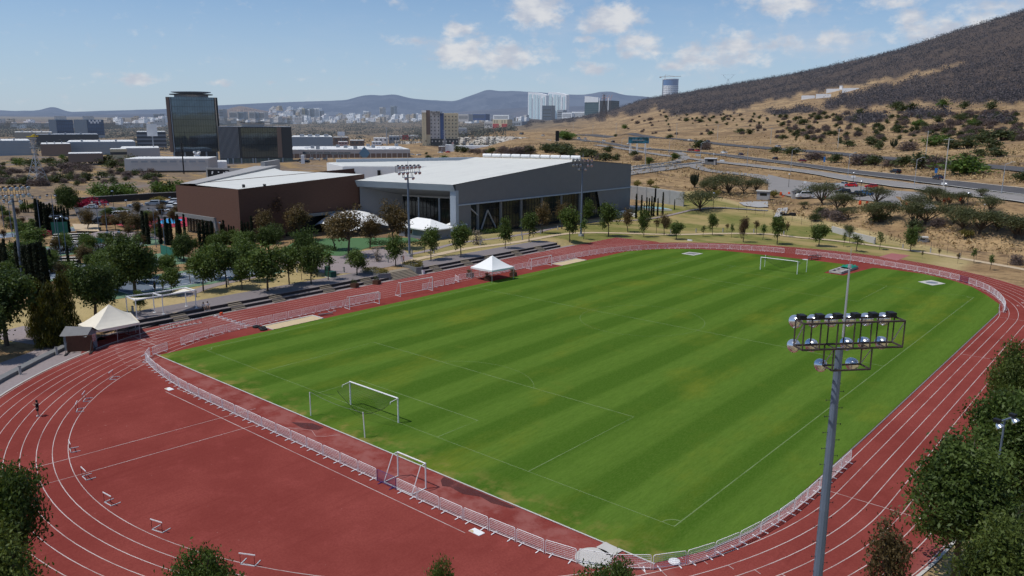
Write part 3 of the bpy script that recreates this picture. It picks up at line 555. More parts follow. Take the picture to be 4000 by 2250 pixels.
for i in range(2):   # slim columns
    g = np.random.default_rng(90+i); n = 300; z = g.uniform(.02, 1, n)*10; r = .58*np.sqrt(np.clip(z/.8, 0, 1))*np.clip(1-z/10.3, 0, 1)**.5; a = g.uniform(0, 6.28, n); rr = r*g.uniform(.45, 1, n)
    p = Proto(); p.cr = leaves_mesh('crown', np.stack([rr*np.cos(a), rr*np.sin(a), z], -1), .12+.0*z, 36, .34, 'leaf_cypress', .32, 90+i, up=0, droop=-1.6); b = MB(); b.tube((0, 0, -.3), (0, 0, 9), .13, .03); p.tr = b.mesh('trunk', 'bark'); p.H = 10; p.name = 'cypress_tree'; PR['cyp', i] = p
    g = np.random.default_rng(95+i); n = 240; z = g.uniform(.0, 1, n)**1.3*8; r = 2.7*np.clip((8.4-z)/8, 0, 1)**.65; a = g.uniform(0, 6.28, n); rr = r*np.sqrt(g.uniform(.1, 1, n)); tone = np.clip(rr/2.7*.75+z/8*.3-.25+g.normal(size=n)*.12, 0, 1)
    p = Proto(); p.cr = leaves_mesh('crown', np.stack([rr*np.cos(a), rr*np.sin(a), z+.2], -1), .34, 34, .55, 'leaf_gold', .3, 95+i, up=.2, tone=tone, droop=-1.2); b = MB(); b.tube((0, 0, -.3), (0, 0, 7), .2, .04); p.tr = b.mesh('trunk', 'bark'); p.H = 8; p.name = 'conifer_tree'; PR['gold', i] = p
def bush_proto(name, mat, seed, n=46, per=16, size=.34, rx=1.5, H=2.2, crad=.3, stems=7):
    g = np.random.default_rng(seed); cen, tn = lobes(g, n, rx, H*.5, H*.52, 7); cen[:, 2] = np.maximum(cen[:, 2], .25); p = Proto(); H = float(cen[:, 2].max())+.2; p.cr = leaves_mesh('foliage', cen, crad, per, size, mat, .5, seed, tone=tn); b = MB()
    for i in range(stems): b.path([(0, 0, -.3), tuple(cen[i]*.5), tuple(cen[i])], [.07, .05, .02], 4)
    p.tr = b.mesh('stems', 'bark'); p.H = H; p.name = name; return p
def twig_proto(name, mat, seed, n=230, R=1.7, H=2.6, w=.05):
    "leafless thorn bush: thin twigs fanning from a few stems"
    g = np.random.default_rng(seed); d = g.normal(size=(n, 3)); d[:, 2] = np.abs(d[:, 2])*.9+.15; d /= np.linalg.norm(d, axis=1)[:, None]; cen = d*np.array([R, R, H])*g.uniform(.45, 1, n)[:, None]; p = Proto()
    p.cr = leaves_mesh('twigs', cen, .22, 5, .62, mat, .13, seed, up=0); b = MB()
    for i in range(10): b.path([(0, 0, -.3), tuple(cen[i]*.45+g.normal(size=3)*.1), tuple(cen[i])], [.07, .05, .02], 4)
    p.tr = b.mesh('stems', 'bark'); p.H = H; p.name = name; return p
for i in range(2):
    PR['bush', i] = bush_proto('green_shrub', 'leaf_bush', 110+i); PR['twig', i] = twig_proto('thorn_shrub', 'twig_purple', 120+i); PR['fresh', i] = bush_proto('green_shrub', 'leaf_fresh', 130+i, size=.28, n=60)
PR['bare', 0] = twig_proto('bare_tree', 'twig_bare', 140, 60, 1.3, 3.4); PR['red', 0] = bush_proto('flowering_shrub', 'leaf_red', 150, n=60, rx=2.4, H=2.2); PR['yel', 0] = bush_proto('yellow_shrub', 'leaf_yellow', 151)
C6 = lambda x, y: (600+x/2.862, 580+y/2.862)
A_ = lambda x, y: (x/2.574, 600+y/2.574); B_ = lambda x, y: (1000+x/2.574, 600+y/2.574); D_ = lambda x, y: (2000+x/2.574, 600+y/2.574); E_ = lambda x, y: (3000+x/2.574, 600+y/2.574); Z_ = lambda x, y: (x/3.677, 700+y/3.677)
def tr_px(key, base, top, label, wide=1.0, cat='tree', group=None):
    p = gp(*base); return plant(PR[key], p, max(1.2, vh(p, top)), label, cat, wide=wide, group=group)
# street trees beside the terraces and on the lawns: prototype, trunk foot, crown top, width, label
T_ = [('ash', 0, B_, 115, 1385, 950, 1.15, 'dark round tree at the paving edge, third set of terrace steps behind it'), ('ash', 1, B_, 335, 1320, 950, 1.0, 'medium green tree on the dry lawn, right of the dark round tree'), ('ash', 2, B_, 555, 1310, 930, 1.0, 'green tree left of the dark green utility cabinets'),
 ('sap', 2, B_, 460, 1270, 1080, 1.2, 'thin pale young tree left of the utility cabinets'), ('big', 0, B_, 480, 1195, 790, .8, 'tall full crowned tree behind the utility cabinets'), ('sap', 0, B_, 725, 1270, 970, 1.4, 'leaning young tree beside the utility cabinets'), ('ash', 1, B_, 612, 1225, 930, 1.0, 'tree directly behind the utility cabinets, half hidden'),
 ('ash', 0, B_, 1015, 1220, 985, 1.25, 'small round headed tree alone on the paved plaza by the wide stairs'), ('ash', 2, B_, 1405, 1130, 830, 1.0, 'dark tree left of the floodlight mast at the wide stairs'), ('sap', 2, B_, 1692, 1000, 850, 1.5, 'short sparse tree beside the grey hut with the white hip roof'),
 ('ash', 1, B_, 1760, 1070, 755, .9, 'slender tree in front of the grey hut with white hip roof'), ('ash', 0, B_, 2060, 1035, 725, .85, 'dark tree before the grey corner of the sports hall'), ('ash', 2, B_, 2505, 955, 655, .8, 'tree in front of the hall windows near the start of the sand path'),
 ('ash', 1, D_, 170, 890, 600, .8, 'dark narrow tree at the far end of the terraces'), ('brown', 1, D_, 305, 800, 505, 1.1, 'brown leaved tree before the hall windows, left of two'), ('brown', 2, D_, 500, 760, 500, 1.15, 'brown leaved tree before the hall windows, right of two'), ('ash', 0, D_, 580, 890, 560, .8, 'green tree left of the far floodlight mast on the lawn'),
 ('ash', 2, D_, 765, 712, 470, .8, 'dark tree close to the end of the hall glazing'), ('sap', 0, D_, 720, 860, 660, 1.3, 'small tree right at the foot of the far floodlight mast'), ('ash', 1, D_, 970, 835, 505, .85, 'tall dark tree by the corner of the far track bend'), ('brown', 1, D_, 1165, 790, 560, 1.1, 'sparse brown tree before the low white wall of the pool'),
 ('ash', 2, D_, 1325, 838, 575, .75, 'narrow dark tree in front of the pool cypresses'), ('sap', 1, D_, 1450, 803, 650, 1.3, 'little tree left of the olive brown tree on the far lawn'), ('brown', 2, D_, 1530, 826, 615, 1.0, 'olive brown tree on the far lawn right of the pool cypresses'), ('ash', 0, D_, 1650, 862, 698, 1.1, 'small leaning green tree at the edge of the far lawn'),
 ('sap', 2, D_, 1920, 836, 728, 1.5, 'tiny tree by the sand path, nearest to the white slab'), ('ash', 1, D_, 2015, 822, 612, .65, 'slim dark tree standing where the sand path starts to bend'), ('sap', 1, D_, 2160, 788, 705, 1.5, 'yellowish sapling behind the sand path'), ('sap', 0, D_, 2205, 842, 708, 1.1, 'young tree in front of the yellowish sapling'),
 ('brown', 0, D_, 2325, 892, 648, .85, 'two toned olive tree at the far edge of the track above the goal'), ('sap', 1, D_, 2460, 815, 675, 1.6, 'sparse brown sapling behind the sand path above the far goal'), ('sap', 0, D_, 2520, 866, 715, 1.5, 'dense little tree above the far goal'), ('ash', 1, E_, 90, 912, 638, .85, 'largest green tree on the lawn behind the far bend'),
 ('sap', 1, E_, 180, 836, 690, 1.2, 'thin brown tree right behind the largest lawn tree'), ('ash', 0, E_, 510, 932, 718, 1.1, 'round headed tree with round shadow behind the far bend'), ('sap', 2, E_, 760, 937, 800, 1.0, 'small thin tree in front of the low white wall'), ('sap', 2, E_, 820, 900, 735, 1.2, 'wispy tree growing against the low white wall'),
 ('sap', 2, E_, 885, 986, 820, 2.2, 'crooked leaning tree with wide crown in front of the low white wall'), ('sap', 2, E_, 1120, 966, 795, 1.5, 'olive tree at the right end of the low white wall'), ('ash', 2, E_, 1430, 984, 748, 1.05, 'light green conical tree beside the pink rubber spur'), ('sap', 1, E_, 1550, 1060, 980, .8, 'bare little sapling right of the pink rubber spur'),
 ('sap', 1, E_, 1720, 1042, 955, 1.0, 'nearly bare sapling on the strip between track and path'), ('sap', 1, E_, 1905, 1106, 1000, 1.0, 'brown sapling on the dry strip'), ('sap', 0, E_, 2070, 1102, 955, 1.3, 'green sapling with round top on the dry strip right of the bend'), ('sap', 0, E_, 2230, 1172, 1020, 1.3, 'dark leaning sapling nearest the right edge of the picture'),
 ('ash', 0, A_, 2045, 1388, 1010, .95, 'tree on the dry lawn right of the shade sail frame'), ('ash', 1, A_, 2280, 1348, 915, .95, 'tall tree in front of the right end of the near tennis court'), ('ash', 2, A_, 2435, 1368, 1060, 1.0, 'lighter small tree on the dry lawn right of the tall one'), ('ash', 0, A_, 2160, 1268, 930, 1.0, 'tree behind the tennis court fence line, right side'), ('ash', 2, A_, 2510, 1282, 900, 1.1, 'dark tree against the cypress row at the corner of the brown hall'),
 ('sap', 2, A_, 1915, 1306, 1075, 1.5, 'slender tree standing at the tennis court edge'), ('ash', 1, A_, 1730, 1425, 1160, 1.15, 'leafy tree behind the shade sail frame in front of the court'), ('ash', 2, (lambda x, y: (x/2.574, 1125+y/2.574)), 1410, 235, 30, 1.0, 'dark trunked tree inside the shade sail frame'), ('big', 1, A_, 1850, 1080, 820, 1.0, 'round leafy tree right of the green practice wall'),
 ('big', 1, A_, 1360, 1420, 850, 1.0, 'big green tree left of the near tennis court'), ('big', 2, A_, 965, 1690, 1150, 1.0, 'dark dense round tree above the cream marquee'), ('big', 0, A_, 1280, 1120, 870, 1.0, 'leafy tree standing in front of the long green fence'), ('ash', 0, A_, 1690, 1250, 1040, 1.2, 'bushy tree at the left end of the near court'), ('brown', 1, A_, 870, 1140, 930, 1.4, 'brownish mixed tree between the upper courts'),
 ('brown', 2, A_, 640, 1330, 1100, 1.2, 'olive tree between dark cypress hedge and the dense round tree'), ('big', 2, A_, 70, 1930, 1205, 1.0, 'very dark large tree at the left edge above the paving'), ('big', 1, A_, -120, 2080, 1480, .9, 'dark spreading tree low at the left edge, its shade on the path'), ('ash', 1, A_, 320, 1150, 880, 1.5, 'green tree leaning on the dark cypress hedge'), ('ash', 2, A_, 180, 1200, 900, 1.3, 'tree behind the tall left floodlight mast'),
 ('brown', 1, A_, 880, 780, 560, 1.5, 'brown street tree by the car park, left one'), ('brown', 2, A_, 1260, 800, 590, 1.5, 'wide thin brown tree left of the red court'), ('brown', 1, A_, 1390, 850, 600, 1.4, 'thin brown tree over the red court'), ('big', 1, A_, 690, 620, 340, 1.0, 'tall olive tree behind the left cypress row'), ('ash', 2, A_, 1020, 900, 800, 1.6, 'small tree on the upper tennis terrace'),
 ('brown', 0, C6, 1330, 1000, 520, 1.0, 'tallest rusty brown tree before the brown hall'), ('brown', 1, C6, 1250, 1060, 700, .9, 'brown tree at the foot of the tallest rusty one'), ('brown', 2, C6, 1640, 1030, 640, 1.0, 'brown tree left of the white domed canopy'), ('big', 0, C6, 1290, 1180, 880, .8, 'dark green tree under the rusty brown trees'), ('brown', 1, C6, 2030, 1135, 740, .9, 'brown tree in front of the domed canopy, left'),
 ('brown', 2, C6, 2180, 1210, 670, 1.0, 'brown tree in front of the middle of the domed canopy'), ('brown', 1, C6, 2420, 1115, 760, .9, 'thin brown tree at the right end of the domed canopy'), ('brown', 2, B_, 1390, 960, 500, 1.15, 'large olive brown tree between dome and floodlight mast'), ('ash', 0, C6, 1510, 1230, 1110, 1.2, 'light small tree beside the big full crowned tree'), ('bare', 0, B_, 2225, 915, 750, 1.2, 'bare pale branched tree in front of the hall corner'), ('bare', 0, B_, 1215, 1085, 920, 1.0, 'bare twisted tree beside the sunken garden')]
for key, i, f, x, y, ty, wd, lb in T_:
    base = f(x, y); tp = f(x, ty)[1]; tr_px((key, i), base, tp, lb, wd*(1.35 if f is C6 else 1.0))
# near trees along the bottom and right edges: crown top pixel, crown top height
for key, i, px, py, z, wd, lb in (('near', 0, -5, 1850, 9.0, .6, 'dark leafy tree cut by the left edge, near the bottom'), ('near', 1, -20, 2090, 8.0, .72, 'yellow green tree in the bottom left corner'), ('near', 2, 775, 2185, 7.0, .72, 'leafy tree top at the bottom edge, left of centre'), ('near', 1, 1700, 2225, 6.6, .42, 'small tree top at the bottom edge, middle'),
    ('near', 0, 2395, 2215, 6.8, .52, 'tree top covering the round shot circle at the bottom edge'), ('near', 2, 3800, 1740, 9.3, .92, 'largest dark green tree at the lower right beside the track'), ('near', 1, 3930, 2040, 7.8, .85, 'dark tree in the bottom right corner below the largest one'), ('near', 0, 4010, 1560, 9.6, .8, 'dark tree behind the small lamp pole at the right edge'), ('near', 1, 4010, 1370, 9.5, .62, 'uppermost of the dark trees along the right edge'), ('near', 2, 4080, 1620, 9.0, 1.1, 'dark tree cut by the right edge beside the lamp pole')):
    p = G(px, py, z); plant(PR[key, i], (p[0], p[1], 0), z, lb, wide=wd)
p = G(3490, 2050, 6.5); plant(PR['brown', 1], (p[0], p[1], 0), 6.5, 'thin brownish tree at the bottom edge over the right bend', wide=.75)
for i, (px, py, tp, s) in enumerate(((165, 1290, 1110, .7), (262, 1300, 1085, .72), (212, 1330, 1120, .75))):
    p = gp(px, py+20); plant(PR['gold', i % 2], p, vh(p, tp), 'golden tipped conifer left of the cream marquee, %s from the left' % ordinal((1, 3, 2)[i]), wide=s, group='golden tipped conifers by the marquee')
# cypresses
CY = [(1457, 912, 578, 'in front of the red court, left of a pair'), (1497, 915, 598, 'in front of the red court, right of a pair'), (1620, 908, 640, 'standing alone above the green practice wall'), (1680, 922, 640, 'left of the three behind the practice wall'), (1700, 922, 700, 'middle of the three behind the practice wall'), (1727, 924, 650, 'right of the three behind the practice wall'),
 (1785, 862, 640, 'left of four before the brown hall'), (1800, 872, 612, 'tallest of four before the brown hall'), (1822, 872, 670, 'third of four before the brown hall'), (1860, 822, 608, 'right of four before the brown hall'), (2018, 977, 700, 'first of four below the slanted glass bay'), (2060, 977, 668, 'second of four below the slanted glass bay'), (2097, 977, 680, 'third of four below the slanted glass bay'), (2143, 977, 680, 'fourth of four below the slanted glass bay')]
for i, (x, y, ty, lb) in enumerate(CY): 
    p = gp(*A_(x, y)); plant(PR['cyp', i % 2], p, vh(p, A_(x, ty)[1]), 'narrow dark cypress '+lb, wide=1.15, group='cypresses around the brown hall')
for i, (x, ty) in enumerate(((2235, 698), (2260, 670), (2285, 740), (2312, 718), (2337, 730), (2362, 730), (2442, 680), (2472, 700), (2502, 690), (2541, 630))):
    p = gp(*A_(x, 920)); plant(PR['cyp', i % 2], p, vh(p, A_(x, ty)[1]), 'narrow cypress at the corner of the brown hall, %s from the left in its row' % ordinal(i+1), wide=1.1, group='cypresses at the brown hall corner')
for i in range(12):
    x = 390+28*i; p = gp(*A_(x, 800-3*(i % 3))); plant(PR['cyp', i % 2], p, vh(p, A_(x, 455+8*i+(i*37 % 30))[1]), 'dark cypress in the tall row on the left, %s from the left' % ordinal(i+1), wide=1.05, group='tall cypress row on the left')
for i in range(10):
    x = 215+30*i; p = gp(*A_(x, 1345-5*(i % 2))); plant(PR['cyp', i % 2], p, vh(p, A_(x, 885+(i*53 % 60))[1]), 'cypress in the dense dark hedge right of the left floodlight mast, %s from the mast' % ordinal(i+1), wide=1.15, group='dense cypress hedge')
for i, (x, y, ty) in enumerate(((15, 1240, 820), (55, 1240, 900), (80, 1250, 860), (700, 1195, 930), (520, 1200, 960), (215, 590, 455), (240, 590, 465), (262, 590, 460), (285, 590, 470), (110, 990, 870))):
    p = gp(*A_(x, y)); plant(PR['cyp', i % 2], p, vh(p, A_(x, ty)[1]), 'lone cypress among the tennis terraces, %s' % ('at the left edge', 'second from the left edge', 'third from the left edge', 'between two light poles', 'left of the upper court', 'first of the far left four', 'second of the far left four', 'third of the far left four', 'fourth of the far left four', 'small one behind the left mast')[i], group='cypresses among the tennis terraces')
for i, (x, y, ty) in enumerate(((1245, 652, 405), (1298, 645, 420), (1325, 645, 500), (1350, 634, 440), (1375, 634, 450), (1400, 634, 430), (1422, 632, 440), (1462, 624, 450), (1513, 612, 390), (1632, 566, 460), (908, 600, 450), (970, 600, 460), (995, 600, 440))):
    p = gp(*D_(x, y)); plant(PR['cyp', i % 2], p, vh(p, D_(x, ty)[1]), 'slim cypress by the pool, %s from the left' % ordinal((i-10 if i > 9 else i+3)+1), wide=.85, group='cypresses by the swimming pool')
# mesquites on the dry slope right of the hall
MQ = [(1895, 575, 395, 1.5, D_, 'wide umbrella tree behind the far lawn, left of the trailer'), (1970, 415, 285, 1.2, D_, 'small round tree left of the pair of green trees'), (2030, 390, 240, 1.5, D_, 'olive tree behind the tall cactus, left of the pair'), (2180, 410, 230, 1.4, D_, 'bright green dense tree right of the cactus'), (2330, 400, 275, 1.2, D_, 'olive tree left of the grey trailer'), (2460, 385, 255, 1.4, D_, 'green tree behind the grey trailer'),
 (545, 515, 315, 1.35, E_, 'wide green tree covering the parked white van'), (700, 570, 410, 1.3, E_, 'twin trunked tree below the parked dark cars'), (755, 560, 420, 1.1, E_, 'right part of the twin trees below the parked dark cars'), (1080, 515, 350, 1.3, E_, 'dark wide tree before the car park, right of the cars'), (1150, 690, 500, 1.6, E_, 'broad olive tree on the slope above the low white wall'), (1060, 690, 510, 1.2, E_, 'tree joined to the left side of the broad olive tree'),
 (1460, 725, 540, 1.1, E_, 'crooked bare limbed tree, left of a pair'), (1575, 715, 500, 1.4, E_, 'crooked wide tree, right of a pair'), (1475, 600, 425, 1.2, E_, 'bright green tree behind the crooked pair'), (1635, 500, 350, 1.3, E_, 'grey sparse tree at the car park edge'), (1705, 505, 370, 1.1, E_, 'sparse tree joined to the grey one at the car park edge'), (1815, 525, 400, 1.1, E_, 'small green tree near the two red bins'),
 (1955, 525, 400, 1.3, E_, 'sparse grey tree before the frontage road lamp'), (1865, 700, 530, 1.3, E_, 'olive tree left of the dark trunked group'), (1945, 780, 560, 1.3, E_, 'tree with short dark trunk in the right hand group'), (2125, 805, 590, 1.5, E_, 'dark spreading tree, biggest of the right hand group'), (2230, 600, 440, 1.3, E_, 'umbrella tree on the pale grass at the right'), (2300, 780, 610, 1.4, E_, 'tree above the shaded bank at the right'),
 (2480, 850, 640, 1.8, E_, 'large dark tree at the right edge of the slope'), (2145, 440, 360, 1.5, E_, 'green bush like tree beside the frontage road'), (2560, 860, 660, 1.5, E_, 'dark tree cut by the right edge on the slope'), (360, 560, 490, 1.1, E_, 'small sparse tree left of the wide green one'), (800, 660, 550, 1.2, E_, 'grey green bush tree on the dry bank'), (800, 830, 725, 1.0, E_, 'grey leafed small tree by the low white wall')]
for i, (x, y, ty, wd, f, lb) in enumerate(MQ):
    p = gp(*f(x, y)); plant(PR['mesq', i % 3], p, vh(p, f(x, ty)[1])*1.08, lb, wide=wd*1.22)
# organ pipe cactus
def organ(px, py, tp, label, n=26, R=1.6):
    p = gp(px, py); H = vh(p, tp); t = thing('organ_cactus', label, 'cactus', p); g = random.Random(int(px)); b = MB(); b.tube((0, 0, -.3), (0, 0, 1.2), .35, .3, 8); b.obj('trunk', 'bark', t); b = MB()
    for k in range(n):
        a = g.uniform(0, 6.28); r = R*math.sqrt(g.uniform(.05, 1)); x, y = r*math.cos(a), r*math.sin(a); zt = H*g.uniform(.78, 1)*(1-.2*(r/R)**2)
        b.path([(x*.25, y*.25, .8), (x*.8, y*.8, H*.28), (x, y, H*.42), (x*1.12, y*1.12, zt)], [.13, .17, .17, .09], 6)
    b.obj('columns', 'cactus', t)
organ(*D_(1835, 340), D_(0, 175)[1], 'tall organ pipe cactus with many dark columns on the dry grass'); organ(3000+1262/2.574, 200+975/2.574, 200+862/2.574, 'cactus tree with rounded crown of columns on the slope beyond the road', 30, 1.9)
# scrub: the shrubs that show largest are things, the rest one mass
SH = []
def scatter(n, f, seed):
    g = np.random.default_rng(seed); out = []
    while len(out) < n:
        px = g.uniform(f[0], f[1]); py = g.uniform(f[2], f[3]); out.append((px, py))
    return out
def shrub(kind, i, px, py, H, label, group, wide=1.0):
    p = gp(px, py); return plant(PR[kind, i], p, H, label, 'shrub', wide=wide, group=group)
K0 = lambda x, y: (x/4.025, 450+y/4.025)
NM = [('bush', 900, 815, 5, 2.0), ('bush', 1100, 780, 6, 1.8), ('fresh', 980, 690, 4, 1.5), ('bush', 1440, 760, 8, 1.6), ('bush', 1650, 780, 8, 1.7), ('bush', 1760, 830, 6, 1.6), ('twig', 1030, 870, 6, 1.6), ('twig', 1330, 860, 5, 2.2), ('twig', 800, 880, 4, 1.8), ('bush', 2090, 800, 8, 1.2), ('twig', 1740, 930, 4, 1.2), ('bush', 1890, 925, 4, 1.4), ('twig', 2000, 980, 4, 1.4), ('bush', 1600, 985, 4, 1.7), ('bush', 1390, 1030, 5, 1.6), ('twig', 1210, 1000, 3.5, 1.6),
  ('bush', 890, 1060, 5, 1.8), ('twig', 660, 1110, 5, 1.5), ('bush', 420, 1090, 5, 1.6), ('twig', 230, 1080, 4, 1.8), ('twig', 60, 1080, 4, 2.0), ('twig', 720, 890, 3.5, 1.6), ('bush', 2430, 870, 4, 2.2), ('bush', 2450, 1010, 4, 2.4), ('fresh', 300, 790, 6, 1.8), ('bush', 480, 810, 6, 2.0), ('twig', 2380, 920, 4, 1.2), ('bush', 760, 770, 5, 2), ('twig', 500, 900, 4, 2)]
NM += [(R_.choice(('bush', 'twig', 'twig')), R_.uniform(-20, 2560), R_.uniform(700, 1120), R_.uniform(1.5, 4), R_.uniform(1.1, 2.0)) for _ in range(120)]
for i, (k, x, y, H, w) in enumerate(NM): shrub(k, i % 2, *K0(x, y), H*.8, 'dry scrub shrub scattered on the stony field left of the brown hall', 'shrubs on the stony field', w)
BG = [('fresh', 1130, 780, 5.5, 1.6, '2'), ('fresh', 560, 895, 9, 1.6, '2'), ('twig', 1260, 730, 5, 1.4, '2'), ('twig', 1390, 695, 5, 1.6, '2'), ('bush', 1545, 670, 4, 1.6, '2'), ('bush', 1890, 715, 4, 2.0, '2'), ('bush', 1750, 705, 5, 1.6, '2'), ('bush', 2290, 830, 5, 1.8, '2'), ('bush', 2390, 835, 5, 1.4, '2'), ('bush', 2000, 845, 4, 1.2, '2'), ('twig', 2480, 780, 5, 1.2, '2'), ('bush', 170, 1030, 5, 1.5, '2'), ('twig', 60, 1010, 4, 1.2, '2'), ('bush', 360, 1005, 5, 1.2, '2'), ('bush', 500, 1040, 6, 1.6, '2'), ('bush', 750, 1065, 5, 1.4, '2'), ('bush', 590, 1060, 4, 1.5, '2'), ('twig', 880, 1095, 4, 1.3, '2'), ('bush', 1050, 1100, 4, 1.3, '2'), ('bush', 1230, 1060, 4, 1.3, '2'), ('twig', 1265, 1100, 3.5, 1.4, '2'), ('bush', 1900, 985, 7, 1.6, '2'), ('twig', 1950, 990, 6, 1.2, '2'), ('ashb', 1640, 1125, 6, 1, '2'), ('ashb', 1380, 1165, 5, 1, '2'),
  ('bush', 1590, 880, 4, 1.5, '2'), ('bush', 1040, 860, 3, 1.4, '2'), ('bush', 680, 1120, 4.5, 1.4, '3'), ('twig', 950, 1140, 6, 2.0, '3'), ('bush', 1080, 1150, 5, 1.5, '3'), ('twig', 1210, 1165, 4, 1.3, '3'), ('bush', 1370, 1160, 5, 1.8, '3'), ('bush', 1580, 1180, 7, 1.8, '3'), ('twig', 1700, 1190, 6, 1.4, '3'), ('fresh', 1960, 1240, 7.5, 2.2, '3'), ('bush', 2050, 1180, 5, 1.4, '3'), ('bush', 2550, 1310, 4, 1.2, '3'), ('bush', 260, 1045, 5, 2.0, '3'), ('twig', 470, 1095, 5, 2.2, '3'), ('bush', 90, 1025, 4, 2.0, '3'), ('bush', 790, 865, 4.2, 1.2, '3'), ('bush', 800, 960, 4, 1.8, '3'), ('bush', 1040, 945, 5, 1.8, '3'), ('bush', 1110, 990, 5, 1.1, '3'), ('twig', 1410, 1000, 5.5, 1.7, '3'), ('fresh', 1660, 950, 6, 2.2, '3'), ('bush', 1840, 985, 6, 1.8, '3'), ('bush', 2010, 980, 6, 1.6, '3'), ('bush', 2250, 985, 5.5, 1.4, '3'), ('bush', 2110, 1055, 3.5, 1.8, '3'), ('bush', 2280, 1060, 4.5, 2.0, '3'), ('bush', 1980, 1080, 3, 1.2, '3'), ('bush', 2170, 920, 6, 2.2, '3'), ('bush', 2350, 900, 6, 2.2, '3'), ('bush', 1310, 815, 5, 1.8, '3'), ('twig', 1710, 800, 5.5, 1.9, '3'), ('bush', 1930, 700, 5.5, 2.0, '3'), ('bush', 360, 740, 5.5, 1.8, '3'), ('bush', 690, 700, 5, 1.3, '3'), ('bush', 280, 700, 4.5, 1.2, '3'), ('bush', 910, 820, 4, 1.2, '3'), ('bush', 300, 845, 4.5, 1.2, '3'), ('bush', 220, 825, 3.5, 1.2, '3'), ('fresh', 1500, 755, 5, 1.4, '3'), ('bush', 1700, 715, 5, 1.5, '3'), ('fresh', 2040, 755, 5, 1.4, '3'), ('bush', 1930, 860, 3.5, 1.4, '3'), ('twig', 2470, 830, 4, 1.2, '3'), ('fresh', 1760, 565, 7, 1.4, '3'), ('bush', 1290, 585, 7, 1.8, '3'), ('bush', 1440, 600, 7, 1.8, '3'), ('bush', 1970, 580, 6, 1.2, '3'), ('bush', 2240, 590, 7, 1.2, '3'), ('twig', 580, 780, 4, 1.3, '3'), ('twig', 500, 820, 4, 1.2, '3'), ('bush', 1350, 615, 6, 1.2, '3'), ('bush', 920, 640, 6, 1.3, '3'), ('bush', 500, 690, 5, 1.2, '3'), ('bush', 180, 680, 5, 1.2, '3')]
BG += [('bush', R_.uniform(60, 2560), R_.uniform(640, 930), R_.uniform(1.6, 4), R_.uniform(1, 1.7), '3') for _ in range(130)] + [('twig', R_.uniform(60, 2560), R_.uniform(620, 900), R_.uniform(2, 4.2), R_.uniform(1, 1.8), '3') for _ in range(150)] + [('bush', R_.uniform(1500, 2570), R_.uniform(640, 760), R_.uniform(1.5, 3.5), 1.2, '2') for _ in range(40)] + [('twig', R_.uniform(1150, 2570), R_.uniform(600, 840), R_.uniform(1.5, 3.2), 1.3, '2') for _ in range(50)]
for i, (k, x, y, H, w, q) in enumerate(BG):
    px, py = (2000 if q == '2' else 3000)+x/2.574, 200+y/2.574
    if k == 'ashb': tr_px(('ash', 1), (px, py), py-38, 'green roadside tree at the slip road, %s of two' % ('right' if x > 1500 else 'left'), 1.3); continue
    zone = 'slope above the upper road' if py < 560 else 'verges of the highway'
    shrub(k, i % 2, px, py, H*.85, {'bush': 'olive shrub on the dry ', 'twig': 'purple grey leafless shrub on the dry ', 'fresh': 'bright green shrub on the dry '}[k]+zone, {'bush': 'olive shrubs, ', 'twig': 'leafless shrubs, ', 'fresh': 'bright shrubs, '}[k]+zone, w)
for i in range(26): x, y = R_.uniform(1020, 1800), R_.uniform(640, 900); tr_px(('brown', i % 3) if i % 3 else ('ash', 1), A_(x, y), A_(x, y-R_.uniform(90, 170))[1], 'thin tree around the red court and car park', 1.2, group='thin trees around the red court')
for i in range(14): x, y = R_.uniform(980, 1480), R_.uniform(1200, 1420); tr_px(('ash', i % 3), A_(x, y), A_(x, y-R_.uniform(170, 260))[1], 'dark leafy tree behind the shade frame', 1.25, group='trees behind the shade frame')
for i, (k, x, y, H, w) in enumerate([('twig', 790, 860, 3.5, 1.8), ('twig', 860, 870, 4, 1.5), ('twig', 960, 865, 3.5, 1.6), ('bush', 1040, 870, 4.5, 1.5), ('twig', 1170, 865, 4.5, 1.6), ('twig', 1270, 880, 4, 1.8), ('twig', 1360, 880, 4.5, 1.5), ('twig', 1460, 870, 4.5, 2.0), ('bush', 690, 855, 5, 2.0), ('twig', 1500, 850, 4, 1.6), ('bush', 600, 850, 6, 1.0), ('bush', 1720, 860, 5, 1.6), ('bush', 1850, 860, 6, 2.4), ('bush', 1990, 890, 5, 2), ('bush', 2200, 910, 5, 2), ('bush', 2290, 930, 5, 1.4), ('bush', 2500, 850, 4, 1.6), ('fresh', 1980, 690, 7, 2.2), ('bush', 1950, 840, 5, 2.0), ('bush', 2480, 960, 4, 2), ('fresh', 440, 945, 3, 2.4), ('bush', 240, 935, 2.5, 2), ('bush', 210, 880, 2, 1.4)]):
    shrub(k, i % 2, 1600+x/3.22, 330+y/3.22, H, 'shrub on the dry bank behind the white hall roof, among %s' % {'twig': 'the leafless ones', 'bush': 'the olive ones', 'fresh': 'the bright green ones'}[k], {'twig': 'leafless', 'bush': 'olive', 'fresh': 'bright green'}[k]+' shrubs behind the hall roof', w)
for i, (k, x, y, H, w) in enumerate([('twig', 700, 670, 3, 1.5), ('bush', 480, 680, 2, 1.8), ('bush', 2000, 640, 2.2, 1.5), ('bush', 1130, 690, 2.5, 1.6), ('twig', 1700, 735, 2.4, 1.4), ('twig', 580, 640, 2.5, 1.2), ('yel', 1985, 850, 2, 1.3), ('bush', 1460, 790, 3, 1.2), ('twig', 2500, 1120, 2.4, 1), ('bush', 520, 610, 2, 1.5), ('yel', 60, 440, 2.2, 1.4)]):
    shrub(k, 0 if k == 'yel' else i % 2, *E_(x, y), H, 'low shrub on the dry bank behind the wire fence', 'low shrubs behind the wire fence', w)
